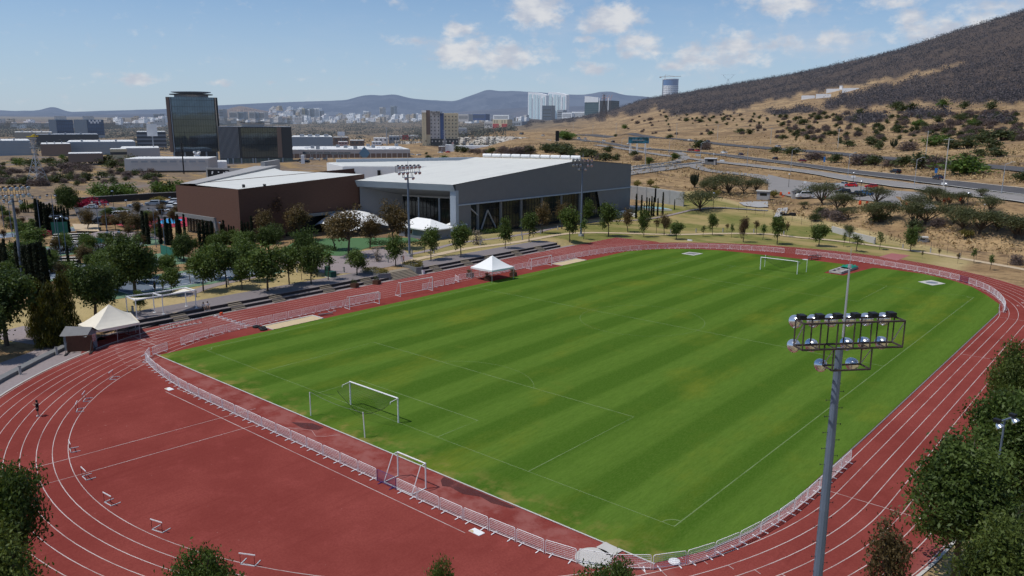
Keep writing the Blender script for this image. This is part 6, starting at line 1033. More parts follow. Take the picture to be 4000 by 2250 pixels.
# court lamp poles with two lamps
def court_lamp(base, top_py, label, az, H=None, span=.95, s=.85, group='court lamp poles'):
    p = base if H else gp(*base); H = H or vh(p, top_py); t = thing('court_lamp_pole', label, 'lamp pole', p, 0, group); b = MB(); b.path([(0, 0, -.1), (0, 0, H)], [.1, .06], 8); ca, sa = math.cos(-az), math.sin(-az); b.bar((-span*ca, -span*sa, H), (span*ca, span*sa, H), .08); b.obj('pole', 'mast_paint', t)
    for k in (-1, 1): lamp(t, (k*span*ca, k*span*sa, H-.05), az, .75, s); q = mk('ballast_box', BALL, t); q.location = (k*span*ca, k*span*sa, H+.05); q.rotation_euler = (0, 0, -az)
for i, (bx_, by_, ty, az, lb) in enumerate(((590, 790, 250, 2.4, 'behind the dark cypress row, left'), (810, 850, 225, 2.4, 'in front of the dark cypress row, right'), (890, 1235, 520, 2.3, 'left of the two tall ones between the courts'), (985, 1330, 545, 2.5, 'right of the two tall ones between the courts'), (1425, 765, 320, 2.4, 'before the white car by the magenta shrubs'), (1548, 815, 350, 2.4, 'beside the dark red box'), (1692, 1422, 745, 2.2, 'nearest, over the dark steps'), (2245, 980, 425, 2.4, 'before the red court, left'), (2372, 1010, 432, 2.4, 'before the red court, right'), (180, 830, 300, 2.4, 'behind the left mast, right'), (60, 700, 330, 2.4, 'behind the left mast, left'))): court_lamp(Z_(bx_, by_), Z_(0, ty)[1], 'grey pole with two round court lamps, '+lb, az)
p = G(3925, 1640, 9.5); court_lamp((p[0], p[1], 0), 0, 'grey lamp pole with bright lamps among the dark trees at the right edge', 1.9, H=9.5, group=None)
p = gp(*A_(2200, 935)); court_lamp(A_(2185, 935), A_(0, 690)[1], 'grey pole with two lamps before the slanted glass bay of the brown hall', 2.2)
# street lamps and utility poles along the roads
def street_lamp(base, top_py, label, arm=1.8, side=1, H=None):
    p = gp(*base); H = vh(p, top_py); t = thing('street_lamp', label, 'street lamp', p, 0, 'street lamps along the roads'); b = MB(); b.path([(0, 0, -.2), (0, 0, H*.93)], [.12, .07], 6); b.path([(0, 0, H*.92), (side*.75*arm, side*.5*arm, H)], [.06, .05], 6); b.obj('pole', 'galv', t); b = MB(); q = (side*.75*arm, side*.5*arm, H); b.box(q[0]-.2, q[0]+.5*side+.2, q[1]-.15, q[1]+.25, H-.06, H+.1); b.obj('lamp_head', 'alu', t)
for f, x, y, ty, lb in ((H_, 228, 1215, 975, 'behind the grey green shrubs, left'), (H_, 800, 1285, 1018, 'between highway and frontage road, above the parked red cars'), (H_, 1470, 1358, 1065, 'left of the tall utility pole'), (H_, 2345, 1445, 1112, 'nearest to the right edge'), (J_, 2362, 1165, 955, 'by the dark saloon on the highway'), (J_, 1893, 1105, 912, 'beside the road junction'), (J_, 1578, 1055, 890, 'right of the billboard'), (J_, 1103, 985, 870, 'left of the billboard'), (J_, 742, 905, 830, 'above the white hall roof vents'), (J_, 913, 950, 840, 'beside the white van'), (J_, 1338, 1178, 970, 'below the billboard, by the slip road')):
    street_lamp(f(x, y), f(0, ty)[1], 'street lamp '+lb)
for f, x, y, ty, lb in ((H_, 205, 1380, 1235, 'in the gravel road'), (E_, 922, 470, 275, 'among the parked cars'), (E_, 1770, 480, 300, 'at the car park edge, before the frontage road'), (E_, 2002, 540, 395, 'under the sparse grey tree'), (E_, 2170, 620, 510, 'on the pale grass at the right'), (D_, 2022, 555, 395, 'behind the far lawn'), (D_, 2560, 400, 262, 'by the trailer'), (E_, 855, 300, 190, 'before the red cars'), (Z_, 1640, 470, 170, 'in the left car park, tall'), (Z_, 1820, 430, 300, 'in the left car park, short'), (Z_, 2450, 400, 260, 'by the white parked cars')):
    p = gp(*f(x, y)); Hh = vh(p, f(0, ty)[1]); t = thing('lamp_post', 'slim lamp post '+lb, 'street lamp', p, 0, 'slim lamp posts'); b = MB(); b.path([(0, 0, -.2), (0, 0, Hh)], [.08, .06], 6); b.obj('pole', 'dark_metal', t); b = MB(); b.lathe([(.1, Hh-.2), (.38, Hh-.05), (.3, Hh+.08), (.05, Hh+.12)], 10); b.obj('lamp_head', 'alu', t)
for f, x, y, ty, lb in ((H_, 25, 935, 770, 'left'), (H_, 700, 985, 775, 'middle'), (H_, 1585, 1052, 800, 'right'), (H_, 1763, 1375, 870, 'tallest, near the car park'), (J_, 1045, 832, 720, 'above the billboard'), (J_, 1652, 882, 722, 'right of the billboard'), (J_, 2065, 892, 738, 'on the slope above the red cars'), (J_, 812, 830, 740, 'by the black monolith'), (J_, 615, 800, 720, 'far one on the crest')):
    p = gp(*f(x, y)); Hh = vh(p, f(0, ty)[1]); t = thing('utility_pole', 'concrete utility pole with crossarm on the slope, '+lb, 'utility pole', p, 0, 'utility poles along the slope'); b = MB(); b.path([(0, 0, -.3), (0, 0, Hh)], [.2, .12], 6); b.obj('pole', 'pale_conc', t); b = MB(); b.bar((-1.2, -.5, Hh-.5), (1.2, .5, Hh-.5), .14); b.obj('crossarm', 'concrete', t)
for f, x, y, ty, m, lb in ((J_, 455, 905, 800, 'black', 'black advertising monolith at the roadside crest'),):
    p = gp(*f(x, y)); Hh = vh(p, f(0, ty)[1]); t = thing('monolith_sign', lb, 'sign', p, face_cam(p)); b = MB(); b.box(-1.6, 1.6, -.6, .6, -.5, Hh); b.obj('panel', m, t); b = MB(); b.box(-2, 2, -.9, .9, -.5, .2); b.obj('plinth', 'concrete', t)
p = gp(*A_(1850, 205)); Hh = vh(p, 560); t = thing('dark_pole', 'tall dark mast pole with lamp cluster in front of the black tower', 'mast', p); b = MB(); b.path([(0, 0, -.3), (0, 0, Hh)], [.36, .3], 8); b.obj('pole', 'black', t); b = MB(); b.path([(0, 0, Hh), (0, 0, Hh+4)], [.2, .1], 6)
for k in range(9): z = Hh*.62+k*Hh*.045; b.bar((-1.1, -.4, z), (1.1, .4, z+.2), .28)
b.obj('lamp_cluster', 'dark_metal', t)
# lattice pylons
def pylon(base, top_py, w0, label, dist=None, H=None, ym=False, m='galv'):
    p = base if dist is None else None; p = gp(*base) if dist is None else at(base[0], base[1], dist); H = H or vh(p, top_py); t = thing('lattice_pylon', label, 'pylon', p, .4); b = MB(); r = .09 if H < 40 else .2
    W = lambda z: w0*(1-.86*min(1, z/(H*.62))) if z < H*.62 else w0*.14
    lv = np.concatenate([np.linspace(0, H*.62, 7), np.linspace(H*.7, H*(.62 if ym else .97), 4)])
    for z0, z1 in zip(lv[:-1], lv[1:]):
        if z1 <= z0: continue
        c0 = [(sx*W(z0), sy*W(z0), z0) for sx, sy in ((-1, -1), (1, -1), (1, 1), (-1, 1))]; c1 = [(sx*W(z1), sy*W(z1), z1) for sx, sy in ((-1, -1), (1, -1), (1, 1), (-1, 1))]
        for i in range(4): b.bar(c0[i], c1[i], r*1.5); b.bar(c0[i], c1[(i+1) % 4], r); b.bar(c0[(i+1) % 4], c1[i], r)
    b.obj('lattice', m, t); b = MB()
    if ym:
        for s in (-1, 1): b.bar((0, 0, H*.6), (s*w0*1.5, 0, H*.93), r*2.2); b.bar((s*w0*.5, 0, H*.6), (s*w0*1.5, 0, H*.93), r*1.6); b.bar((s*w0*1.5, 0, H*.93), (s*w0*2.2, 0, H), r*1.5); b.bar((s*w0*1.5, 0, H*.93), (s*w0*.8, 0, H*.97), r*1.5)
        b.bar((-w0*1.5, 0, H*.93), (w0*1.5, 0, H*.93), r*1.5)
    else:
        for k in (.8, .9, .99): b.bar((-w0*.75, 0, H*k), (w0*.75, 0, H*k), r*1.6); b.bar((-w0*.75, 0, H*k), (0, 0, H*k+w0*.25), r)
    b.obj('crossarms', m, t); return t
t = pylon(A_(385, 310), 540, 3.2, 'grey lattice pylon with yellow top in the stony field at the left'); Hh = max(c[2] for c in t.children[0].bound_box); b = MB(); [b.bar((-2.2, y, Hh*1.0), (2.2, y, Hh*1.0+.3), .35) for y in (-1, 0, 1)]; b.bar((0, -1.2, Hh), (0, 1.2, Hh+.9), .4); MT['yellow'] = M('yellow', (.55, .4, .02), .6, .1); b.obj('yellow_head', 'yellow', t)
pylon((2358, 462), 372, 4.5, 'reddish lattice pylon before the dark office block', dist=900, H=27, m='rusty_metal'); MT['far_steel'] = M('far_steel', (.3, .3, .33), .6, .1, far=9000)
p = at(2842, 352, 1420); pylon((2842, 352), 0, 6.0, 'Y shaped transmission pylon on the ridge of the hill', dist=1420, H=27, ym=True, m='far_steel'); pylon((1738, 590), 520, 2.6, 'lattice pylon in front of the cream hotel', dist=700, H=18, m='far_steel')
# billboard with teal picture on steel trestles
b0 = gp(*J_(1290, 1030)); s_ = float(np.hypot(*(b0[:2]-CAM[:2]))); tl = at(*J_(1168, 860), s_-2); br = at(*J_(1378, 930), s_-2); w = np.hypot(*(br-tl)[:2]); hh = abs(tl[2]-at(*J_(1168, 928), s_-2)[2]); c = (tl+br)/2; t = thing('billboard', 'wide teal and blue billboard on white trestles beside the highway', 'billboard', (c[0], c[1], c[2]-hh/2), face_cam(c)+.15)
m, tt, bb = newmat('billboard_art'); tc = tt.add('ShaderNodeTexCoord'); n = tt.noise(tc.outputs['Object'], .5, 4); cc = tt.mix(tt.ramp(n, .35, .65), (.01, .05, .055), (.03, .2, .3)); tt.l.new(cc, bb.inputs['Base Color']); MT['billboard_art'] = m
b = MB(); b.box(-w/2, w/2, -.2, .3, 0, hh); b.obj('frame', 'concrete', t); b = MB(); b.box(-w/2+.25, w/2-.25, -.26, -.2, .25, hh-.25); b.obj('poster', 'billboard_art', t)
b = MB(); g = random.Random(12); x = -w*.3
while x < w*.28: ww = g.uniform(.25, .5); b.box(x, x+ww, -.3, -.262, hh*.42, hh*.42+g.choice((.5, .75, .75))); x += ww+.14
b.obj('lettering', 'concrete', t)
for x in (-w*.38, -w*.06, w*.33): b = MB(); zg = 9.5; [b.bar((x+dx, dy, -zg), (x+dx*.3, dy*.4, .1), .28) for dx in (-.7, .7) for dy in (-.7, .9)]; b.obj('trestle', 'white_paint', t)
# small signs
for f, x, y, ty, w_, lb in ((J_, 1868, 1080, 1035, 2.6, 'grey road sign board at the junction'), (J_, 2110, 1125, 1095, 2.2, 'white sign board by the junction'), (E_, 855, 265, 232, 1.5, 'white sign on a post before the frontage road'), (E_, 1768, 345, 300, 1.6, 'white sign on the tall utility pole'), (H_, 560, 1180, 1060, .7, 'narrow blue banner post left of the green shrub'), (H_, 1680, 1290, 1175, .8, 'narrow blue banner post left of the dark saloon'), (H_, 370, 1350, 1330, .9, 'small road sign in the gravel road'), (J_, 2025, 1075, 1025, .6, 'thin sign post at the junction')):
    p = gp(*f(x, y)); Hh = max(1.6, vh(p, f(0, ty)[1])); t = thing('road_sign', lb, 'sign', p, face_cam(p)); b = MB(); b.tube((0, 0, -.3), (0, 0, Hh), .07); b.obj('post', 'galv', t); b = MB(); ph = min(Hh*.45, w_ if 'banner' not in lb else Hh*.5); b.box(-w_/2, w_/2, -.1, -.04, Hh-ph, Hh); b.obj('panel', 'car_blue' if 'blue' in lb else ('alu' if 'grey' in lb else 'white_paint'), t)
# guard booth, trailer, huts, cones and bins at the right hand car park
def hut(p, w, d, hh, wallm, roofm, label, pitched=False, rz=.3, name='site_hut'):
    t = thing(name, label, 'hut', p, rz); b = MB(); b.box(-w/2, w/2, -d/2, d/2, -.3, hh); b.obj('wall', wallm, t); b = MB()
    if pitched: b.add([(-w/2-.2, -d/2-.2, hh), (w/2+.2, -d/2-.2, hh), (w/2+.2, d/2+.2, hh), (-w/2-.2, d/2+.2, hh), (0, -d/2-.2, hh+w*.32), (0, d/2+.2, hh+w*.32)], [(0, 4, 5, 3), (1, 2, 5, 4), (0, 1, 4), (2, 3, 5)])
    else: b.box(-w/2-.3, w/2+.3, -d/2-.3, d/2+.3, hh, hh+.25)
    b.obj('roof', roofm, t); b = MB(); b.box(-w*.25, w*.3, -d/2-.03, -d/2, hh*.5, hh*.82); b.obj('window', 'car_glass', t); b = MB(); b.box(w*.34, w*.34+.7, -d/2-.03, -d/2, 0, min(hh*.85, 2)); b.obj('door', 'concrete', t); return t
hut(gp(*D_(2525, 462)), 4.0, 2.4, 2.7, 'concrete', 'pale_conc', 'grey white site trailer with window among the green trees', name='site_trailer'); hut(gp(*E_(285, 450)), 3.0, 3, 2.4, 'concrete', 'concrete_dark', 'small grey hut with pitched roof left of the white van', True, .5); hut(gp(*J_(1998, 1140)), 5, 3.5, 2.8, 'concrete_dark', 'white_paint', 'small guard booth with white flat roof at the road junction', name='guard_booth')
hut(gp(*E_(1548, 885)), 1.9, 1.2, 1.0, 'pale_conc', 'pale_conc', 'low pale block on the dry bank behind the conical tree', name='concrete_block')
for i, (x, y) in enumerate(((128, 420), (210, 420), (568, 462), (925, 512), (995, 520), (1385, 535), (1770, 490), (1815, 475), (1937, 475))): b = MB(); b.lathe([(.42, 0), (.45, .2), (.36, .25), (.42, .7), (.34, .75), (.36, 1.1), (.25, 1.15)], 12); mk('traffic_barrel', b.mesh('traffic_barrel', 'orange_plastic'), loc=gp(*E_(x, y)), label='orange red barrel %s' % ('left of the row of cones', 'right of the row of cones', 'beside the trunk of the wide green tree', 'below the blue parked car, left', 'below the blue parked car, right', 'behind the crooked pair of trees', 'under the small green tree, left', 'under the small green tree, right', 'under the sparse grey tree')[i], cat='barrel', group='orange barrels around the car park')
for i in range(5): b = MB(); b.box(-.22, .22, -.22, .22, 0, .05); b.lathe([(.18, .05), (.03, .75)], 8); mk('traffic_cone', b.mesh('traffic_cone', 'orange_plastic'), loc=gp(*E_(143+14*i, 440-7*i)), label='orange cone in the row between two barrels, %s from the left' % ordinal(i+1), cat='cone', group='row of orange cones')
b = MB(); b.box(-1.2, 1.2, -1, 1, 0, 2.4); t = thing('refuse_skip', 'dark red box shaped skip beside the white parked vehicle', 'skip', gp(*Z_(1560, 650)), .4); b.obj('body', 'car_red', t); b = MB(); b.box(-1.3, 1.3, -1.1, 1.1, 2.4, 2.55); b.obj('rim', 'car_maroon', t)
# ------------------------------------------------------------------ vehicles
def car_proto(kind):
    b = MB(); L, W, prof = {'sedan': (4.6, 1.78, [(-2.3, .45), (-2.28, .8), (-1.5, .92), (-1.0, .95), (.9, .95), (1.5, .98), (2.2, .9), (2.3, .5)]), 'suv': (4.8, 1.9, [(-2.4, .5), (-2.38, .95), (-1.3, 1.05), (-1.1, 1.06), (2.2, 1.08), (2.34, 1.05), (2.38, .9), (2.4, .5)]), 'hatch': (4.0, 1.7, [(-2.0, .45), (-1.97, .8), (-1.2, .92), (-.9, .95), (1.6, .98), (1.85, .96), (1.97, .85), (2.0, .5)]), 'pickup': (5.2, 1.85, [(-2.6, .5), (-2.58, 1.0), (-1.5, 1.08), (-1.2, 1.1), (.6, 1.1), (.65, 1.1), (2.58, 1.08), (2.6, .55)]), 'van': (5.3, 2.0, [(-2.65, .5), (-2.6, 1.1), (-2.1, 1.3), (-1.9, 1.35), (2.5, 1.35), (2.6, 1.34), (2.63, 1.2), (2.65, .5)])}[kind]
    n = len(prof); base = .28; vs = []
    for y, k in ((-W/2, 1), (W/2, 1)): vs += [(x, y, z) for x, z in prof]+[(prof[-1][0], y, base), (prof[0][0], y, base)]
    m_ = n+2; b.add(vs, [tuple(range(m_))[::-1], tuple(range(m_, 2*m_))]+[(i, (i+1) % m_, m_+(i+1) % m_, m_+i) for i in range(m_)])
    cab = {'sedan': [(-1.15, .94), (-.35, 1.4), (.75, 1.42), (1.65, .97)], 'suv': [(-1.25, 1.05), (-.5, 1.66), (2.0, 1.7), (2.3, 1.07)], 'hatch': [(-1.05, .94), (-.35, 1.42), (1.3, 1.46), (1.85, .96)], 'pickup': [(-1.3, 1.09), (-.6, 1.7), (.45, 1.72), (.75, 1.09)], 'van': [(-2.0, 1.34), (-1.3, 2.1), (2.5, 2.15), (2.6, 1.34)]}[kind]
    wi = W/2-.06; wt = W/2-.2; pts = [(cab[0], wi), (cab[1], wt), (cab[2], wt), (cab[3], wi)]; V = [(x, s*w, z) for s in (-1, 1) for ((x, z), w) in pts]; b.add(V, [(0, 3, 2, 1), (4, 5, 6, 7), (1, 2, 6, 5)]); body = b.mesh('body', 'car_white'); gb = MB()
    def lerp(a, c, u): return a+(c-a)*u
    for s in (-1, 1):
        lo0, lo1, hi0, hi1 = (lerp(cab[0][0], cab[3][0], .1), cab[0][1]+.06), (lerp(cab[0][0], cab[3][0], .92), cab[3][1]+.06), (cab[1][0]+.05, cab[1][1]-.06), (cab[2][0]-.05, cab[2][1]-.06); gb.add([(lo0[0], s*(wi+.005), lo0[1]), (lo1[0], s*(wi+.005), lo1[1]), (hi1[0], s*(wt+.02), hi1[1]), (hi0[0], s*(wt+.02), hi0[1])], [(0, 1, 2, 3)])
    gb.add([(cab[0][0], -wi+.05, cab[0][1]), (cab[0][0], wi-.05, cab[0][1]), (cab[1][0], wt-.03, cab[1][1]), (cab[1][0], -wt+.03, cab[1][1])], [(0, 1, 2, 3)]); gb.add([(cab[3][0], -wi+.05, cab[3][1]), (cab[3][0], wi-.05, cab[3][1]), (cab[2][0], wt-.03, cab[2][1]), (cab[2][0], -wt+.03, cab[2][1])], [(0, 3, 2, 1)]); glass = gb.mesh('windows', 'car_glass')
    wb = MB(); wb.v = []; wh = []
    wl = MB(); wl.tube((0, -.11, 0), (0, .11, 0), .33, n=14); wheel = wl.mesh('wheel', 'tyre'); rm = MB(); rm.tube((0, -.125, 0), (0, .125, 0), .19, n=10); rim = rm.mesh('rim', 'alu')
    hl = MB(); hl.box(prof[0][0]-.02, prof[0][0]+.1, -.18, .18, .62, .78); head = hl.mesh('headlight', 'lens'); tl_ = MB(); tl_.box(prof[-1][0]-.1, prof[-1][0]+.02, -.12, .12, .7, .9); tail = tl_.mesh('tail_light', 'car_red'); return dict(body=body, glass=glass, wheel=wheel, rim=rim, head=head, tail=tail, L=L, W=W)
CARS = {}
def car(kind, colour, p, rz, label, group=None, name='parked_car', s=1.0):
    if kind not in CARS: CARS[kind] = car_proto(kind)
    c = CARS[kind]; t = thing(name, label, {'pickup': 'pickup', 'van': 'van'}.get(kind, 'car'), p, rz, group); t.scale = (s,)*3
    key = kind+colour
    if key not in CARS: me = c['body'].copy(); me.materials[0] = MT['car_'+colour]; CARS[key] = me
    mk('body', CARS[key], t); mk('windows', c['glass'], t)
    for sx in (-.31, .31):
        for sy in (-1, 1): w_ = mk('wheel', c['wheel'], t); w_.location = (sx*c['L'], sy*(c['W']/2-.1), .33); mk('rim', c['rim'], w_)
    for sy in (-1, 1): o = mk('headlight', c['head'], t); o.location.y = sy*(c['W']/2-.3); o = mk('tail_light', c['tail'], t); o.location.y = sy*(c['W']/2-.25)
def on_road(f, x, y, dz=.3): p = gp(*f(x, y)); p[2] += dz+.12; return p
def heading(line, p):
    P = np.array(line); i = int(np.argmin(np.hypot(P[:, 0]-p[0], P[:, 1]-p[1]))); i = min(max(i, 1), len(P)-2); d = P[i+1]-P[i-1]; return math.atan2(d[1], d[0])
for f, x, y, k, c, ln, fl, lb in ((H_, 1280, 1240, 'suv', 'black', hw, 1, 'black suv on the highway above the parked cars'), (H_, 1708, 1298, 'sedan', 'navy', hw, 1, 'dark blue saloon on the highway by the tall utility pole'), (H_, 342, 1122, 'sedan', 'maroon', hw, 1, 'dark red saloon on the highway near a street lamp'), (H_, 70, 1100, 'hatch', 'black', hw, 1, 'small black car on the highway left of the dark red one'), (J_, 2300, 1055, 'sedan', 'navy', hw, 1, 'dark grey blue car on the highway right of the white pickup'), (J_, 2132, 1036, 'pickup', 'white', hw, 1, 'white pickup on the highway'),
    (J_, 1860, 1016, 'hatch', 'red', hw, 1, 'red car on the highway, right of a pair'), (J_, 1797, 1012, 'suv', 'maroon', hw, 1, 'dark red suv on the highway, left of a pair'), (J_, 1175, 943, 'sedan', 'white', hw, 1, 'white car on the highway below the billboard'), (J_, 1015, 925, 'suv', 'black', hw, 1, 'dark car on the highway left of the billboard'), (J_, 922, 914, 'sedan', 'white', hw, 1, 'white car on the highway left of a dark car'), (J_, 735, 891, 'sedan', 'silver', hw, 1, 'silver car on the highway right of the white van'), (J_, 670, 889, 'van', 'white', hw, 1, 'white van at the far end of the highway'),
    (J_, 1787, 906, 'sedan', 'white', up, 1, 'white car on the upper road behind the dark shrubs'), (J_, 1968, 918, 'sedan', 'grey', up, 1, 'grey car on the upper road right of the dark shrubs'), (H_, 98, 972, 'sedan', 'silver', up, 1, 'pale car on the upper road at the shrub edge'), (J_, 475, 866, 'sedan', 'white', up, 1, 'white car by the black monolith'), (J_, 312, 856, 'sedan', 'silver', up, 1, 'car on the crest left of the black monolith'), (J_, 95, 842, 'van', 'grey', up, 1, 'grey van on the crest far left')):
    p = on_road(f, x, y); car(k, c, p, heading(ln, p)+(0 if fl else PI), lb, 'vehicles on the highway', 'moving_car')
for f, x, y, k, c, rz, lb in ((E_, 758, 345, 'pickup', 'silver', 2.9, 'silver pickup parked behind the red car'), (E_, 835, 346, 'hatch', 'red', .05, 'bright red car parked beside the silver pickup'), (E_, 1035, 360, 'hatch', 'red', .35, 'bright red car parked alone'), (E_, 725, 390, 'sedan', 'maroon', .4, 'dark red car partly behind the wide green tree'), (E_, 750, 418, 'suv', 'black', .5, 'black car right of the wide green tree'), (E_, 895, 440, 'pickup', 'black', 2.8, 'black pickup beside the blue car'), (E_, 985, 430, 'hatch', 'blue', 2.9, 'bright blue car under the dark wide tree'), (E_, 425, 385, 'sedan', 'white', .5, 'white saloon behind the white van'), (E_, 362, 455, 'van', 'white', .75, 'white van parked beside the small grey hut'),
    (Z_, 1945, 425, 'sedan', 'white', .9, 'white saloon in the left car park, parked alone'), (Z_, 2200, 400, 'suv', 'silver', .9, 'silver car in the left car park'), (Z_, 2330, 395, 'sedan', 'black', .9, 'black car beside the silver one in the left car park'), (Z_, 2490, 370, 'suv', 'white', .9, 'white suv at the far side of the left car park'), (Z_, 2458, 430, 'suv', 'white', 2.5, 'white suv facing us, left of a pair'), (Z_, 2532, 450, 'suv', 'white', 2.5, 'white suv facing us, right of a pair'), (Z_, 1310, 450, 'hatch', 'white', .9, 'white car before the magenta shrubs'), (Z_, 2378, 530, 'hatch', 'white', .9, 'white hatchback below the two white suvs'), (Z_, 1620, 575, 'suv', 'white', .9, 'white suv beside the dark red skip'), (Z_, 1725, 590, 'van', 'white', .9, 'white van behind the thin brown trees'), (Z_, 1440, 660, 'pickup', 'black', .9, 'black pickup at the left end of the car park'), (Z_, 1605, 495, 'sedan', 'grey', 2.5, 'dark grey car behind the thin brown trees')):
    p = on_road(f, x, y, .3 if f is E_ else .0); p[2] = max(p[2], .62) if f is Z_ else p[2]; car(k, c, p, rz, lb, 'parked cars')
for i, (x, y, k, c) in enumerate(((735, 945, 'sedan', 'silver'), (790, 950, 'sedan', 'navy'), (870, 905, 'suv', 'silver'), (960, 910, 'sedan', 'white'), (700, 930, 'suv', 'black'), (1080, 905, 'sedan', 'grey'), (2450, 830, 'sedan', 'white'), (2560, 835, 'hatch', 'white'))): p = gp(1000+x/4.025, 400+y/4.025); car(k, c, p, .8+.7*(i % 3), '%s car parked on the lot beside the black towers' % c, 'cars on the far lot')
car('hatch', 'red', gp(*Q_(480, 858)), .2, 'red car parked below the cream hotel', 'cars on the far lot'); car('sedan', 'white', gp(*Q_(390, 862)), .2, 'white car left of the red car below the cream hotel', 'cars on the far lot')
# ------------------------------------------------------------------ people
def person(p, rz, label, joints, bones, parts, scale=1.0):
    t = thing('person', label, 'person', p, rz); t.scale = (scale,)*3
    me = bpy.data.meshes.new('body'); names = list(joints); me.from_pydata([joints[n][0] for n in names], [(names.index(a), names.index(c)) for a, c in bones], []); o = mk('body', me, t); o.modifiers.new('s', 'SKIN'); sv = me.skin_vertices[0].data
    for i, n in enumerate(names): r = joints[n][1]; sv[i].radius = (r, r); sv[i].use_root = (i == 0)
    m = o.modifiers.new('u', 'SUBSURF'); m.levels = m.render_levels = 1; me.materials.append(MT['skin'])
    dg = bpy.context.evaluated_depsgraph_get(); ev = bpy.data.meshes.new_from_object(o.evaluated_get(dg)); o.modifiers.clear(); o.data = ev
    if not ev.materials: ev.materials.append(MT['skin'])
    for nm, m_, pts, rs in parts:
        b = MB(); 
        for a, r0, c, r1 in zip(pts[:-1], rs[:-1], pts[1:], rs[1:]): b.tube(a, c, r0, r1, 10)
        b.obj(nm, m_, t, smooth=True)
    return t
def figure(p, rz, label, top='cloth_black', low='cloth_black', sit=False, bend=0, armup=False, scale=1.0):
    J = {'pel': ((0, 0, .92), .12), 'sp': ((0, 0, 1.12), .115), 'ch': ((0, .0, 1.32), .14), 'nk': ((0, .0, 1.5), .055), 'hd': ((0, .02, 1.62), .095), 'top': ((0, .01, 1.72), .08)}
    if sit: dz = -.45; J = {k: ((v[0][0], v[0][1]-.1+(v[0][2]-.9)*.25, v[0][2]+dz), v[1]) for k, v in J.items()}
    for s, n in ((-1, 'l'), (1, 'r')):
        if sit: J['h'+n] = ((s*.1, -.05, .47), .1); J['k'+n] = ((s*.14, .4, .48), .065); J['a'+n] = ((s*.14, .42, .08), .045); J['f'+n] = ((s*.15, .58, .03), .04); J['s'+n] = ((s*.18, .0, .95), .065); J['e'+n] = ((s*.24, .14, .72), .048); J['w'+n] = ((s*.15, .35, .6), .035); J['d'+n] = ((s*.13, .43, .56), .035)
        else:
            J['h'+n] = ((s*.1, 0, .86), .1); J['k'+n] = ((s*.1+.0, .03*s, .48), .066); J['a'+n] = ((s*.1, -.02, .09), .042); J['f'+n] = ((s*.11, .13, .035), .038); J['s'+n] = ((s*.19, 0, 1.42), .062)
            J['e'+n], J['w'+n], J['d'+n] = (((s*.36, .1, 1.25), .046), ((s*.22, .28, 1.38), .034), ((s*.17, .3, 1.46), .036)) if armup else (((s*.24, -.02, 1.13), .046), ((s*.25, .06, .88), .034), ((s*.25, .09, .8), .036))
    Bn = [('pel', 'sp'), ('sp', 'ch'), ('ch', 'nk'), ('nk', 'hd'), ('hd', 'top')]+[b_ for n in 'lr' for b_ in (('pel', 'h'+n), ('h'+n, 'k'+n), ('k'+n, 'a'+n), ('a'+n, 'f'+n), ('ch', 's'+n), ('s'+n, 'e'+n), ('e'+n, 'w'+n), ('w'+n, 'd'+n))]
    g = lambda n: J[n][0]; parts = [('shirt', top, [g('pel'), g('sp'), g('ch'), tuple(np.array(g('nk'))-[0, 0, .04])], [.155, .15, .185, .08])]
    hp_ = [tuple(np.array(g('pel'))+[0, 0, .06])]; parts += [('shorts', low, [g('pel'), g('h'+n), tuple((np.array(g('h'+n))*.35+np.array(g('k'+n))*.65))], [.15, .125, .1]) for n in 'lr'] if True else []
    parts += [('sleeve', top, [g('s'+n), tuple((np.array(g('s'+n))+np.array(g('e'+n)))/2)], [.085, .066]) for n in 'lr']; hd = np.array(g('hd')); parts += [('hair', 'hair', [tuple(hd+[0, -.03, -.1]), tuple(hd+[0, -.035, .02]), tuple(hd+[0, -.01, .13]), tuple(hd+[0, -.01, .155])], [.08, .112, .09, .03])]; parts += [('shoe', 'cloth_white', [tuple(np.array(g('a'+n))-[0, .05, .05]), tuple(np.array(g('f'+n))+[0, .03, 0])], [.05, .045]) for n in 'lr']
    return person(p, rz, label, J, Bn, parts, scale)
p = G(*L_(385, 1288), .05); figure(p, 2.6, 'woman in black shorts and top standing on the track with raised arms', armup=True, scale=.95)
p = gp(*L_(1825, 262)); figure((-51.9, 9.6, .5), -PI/2+.2, 'person in white and dark clothes sitting on the terrace under the shade frame, left', 'cloth_white', sit=True); figure((-51.9, 10.3, .5), -PI/2-.1, 'person in white top sitting on the terrace under the shade frame, right', 'cloth_white', sit=True)
figure(gp(*A_(1560, 1385)), 2.0, 'dark clothed figure at the corner of the near tennis court, left'); figure(gp(*A_(1640, 1370)), 2.0, 'dark clothed figure at the corner of the near tennis court, right')
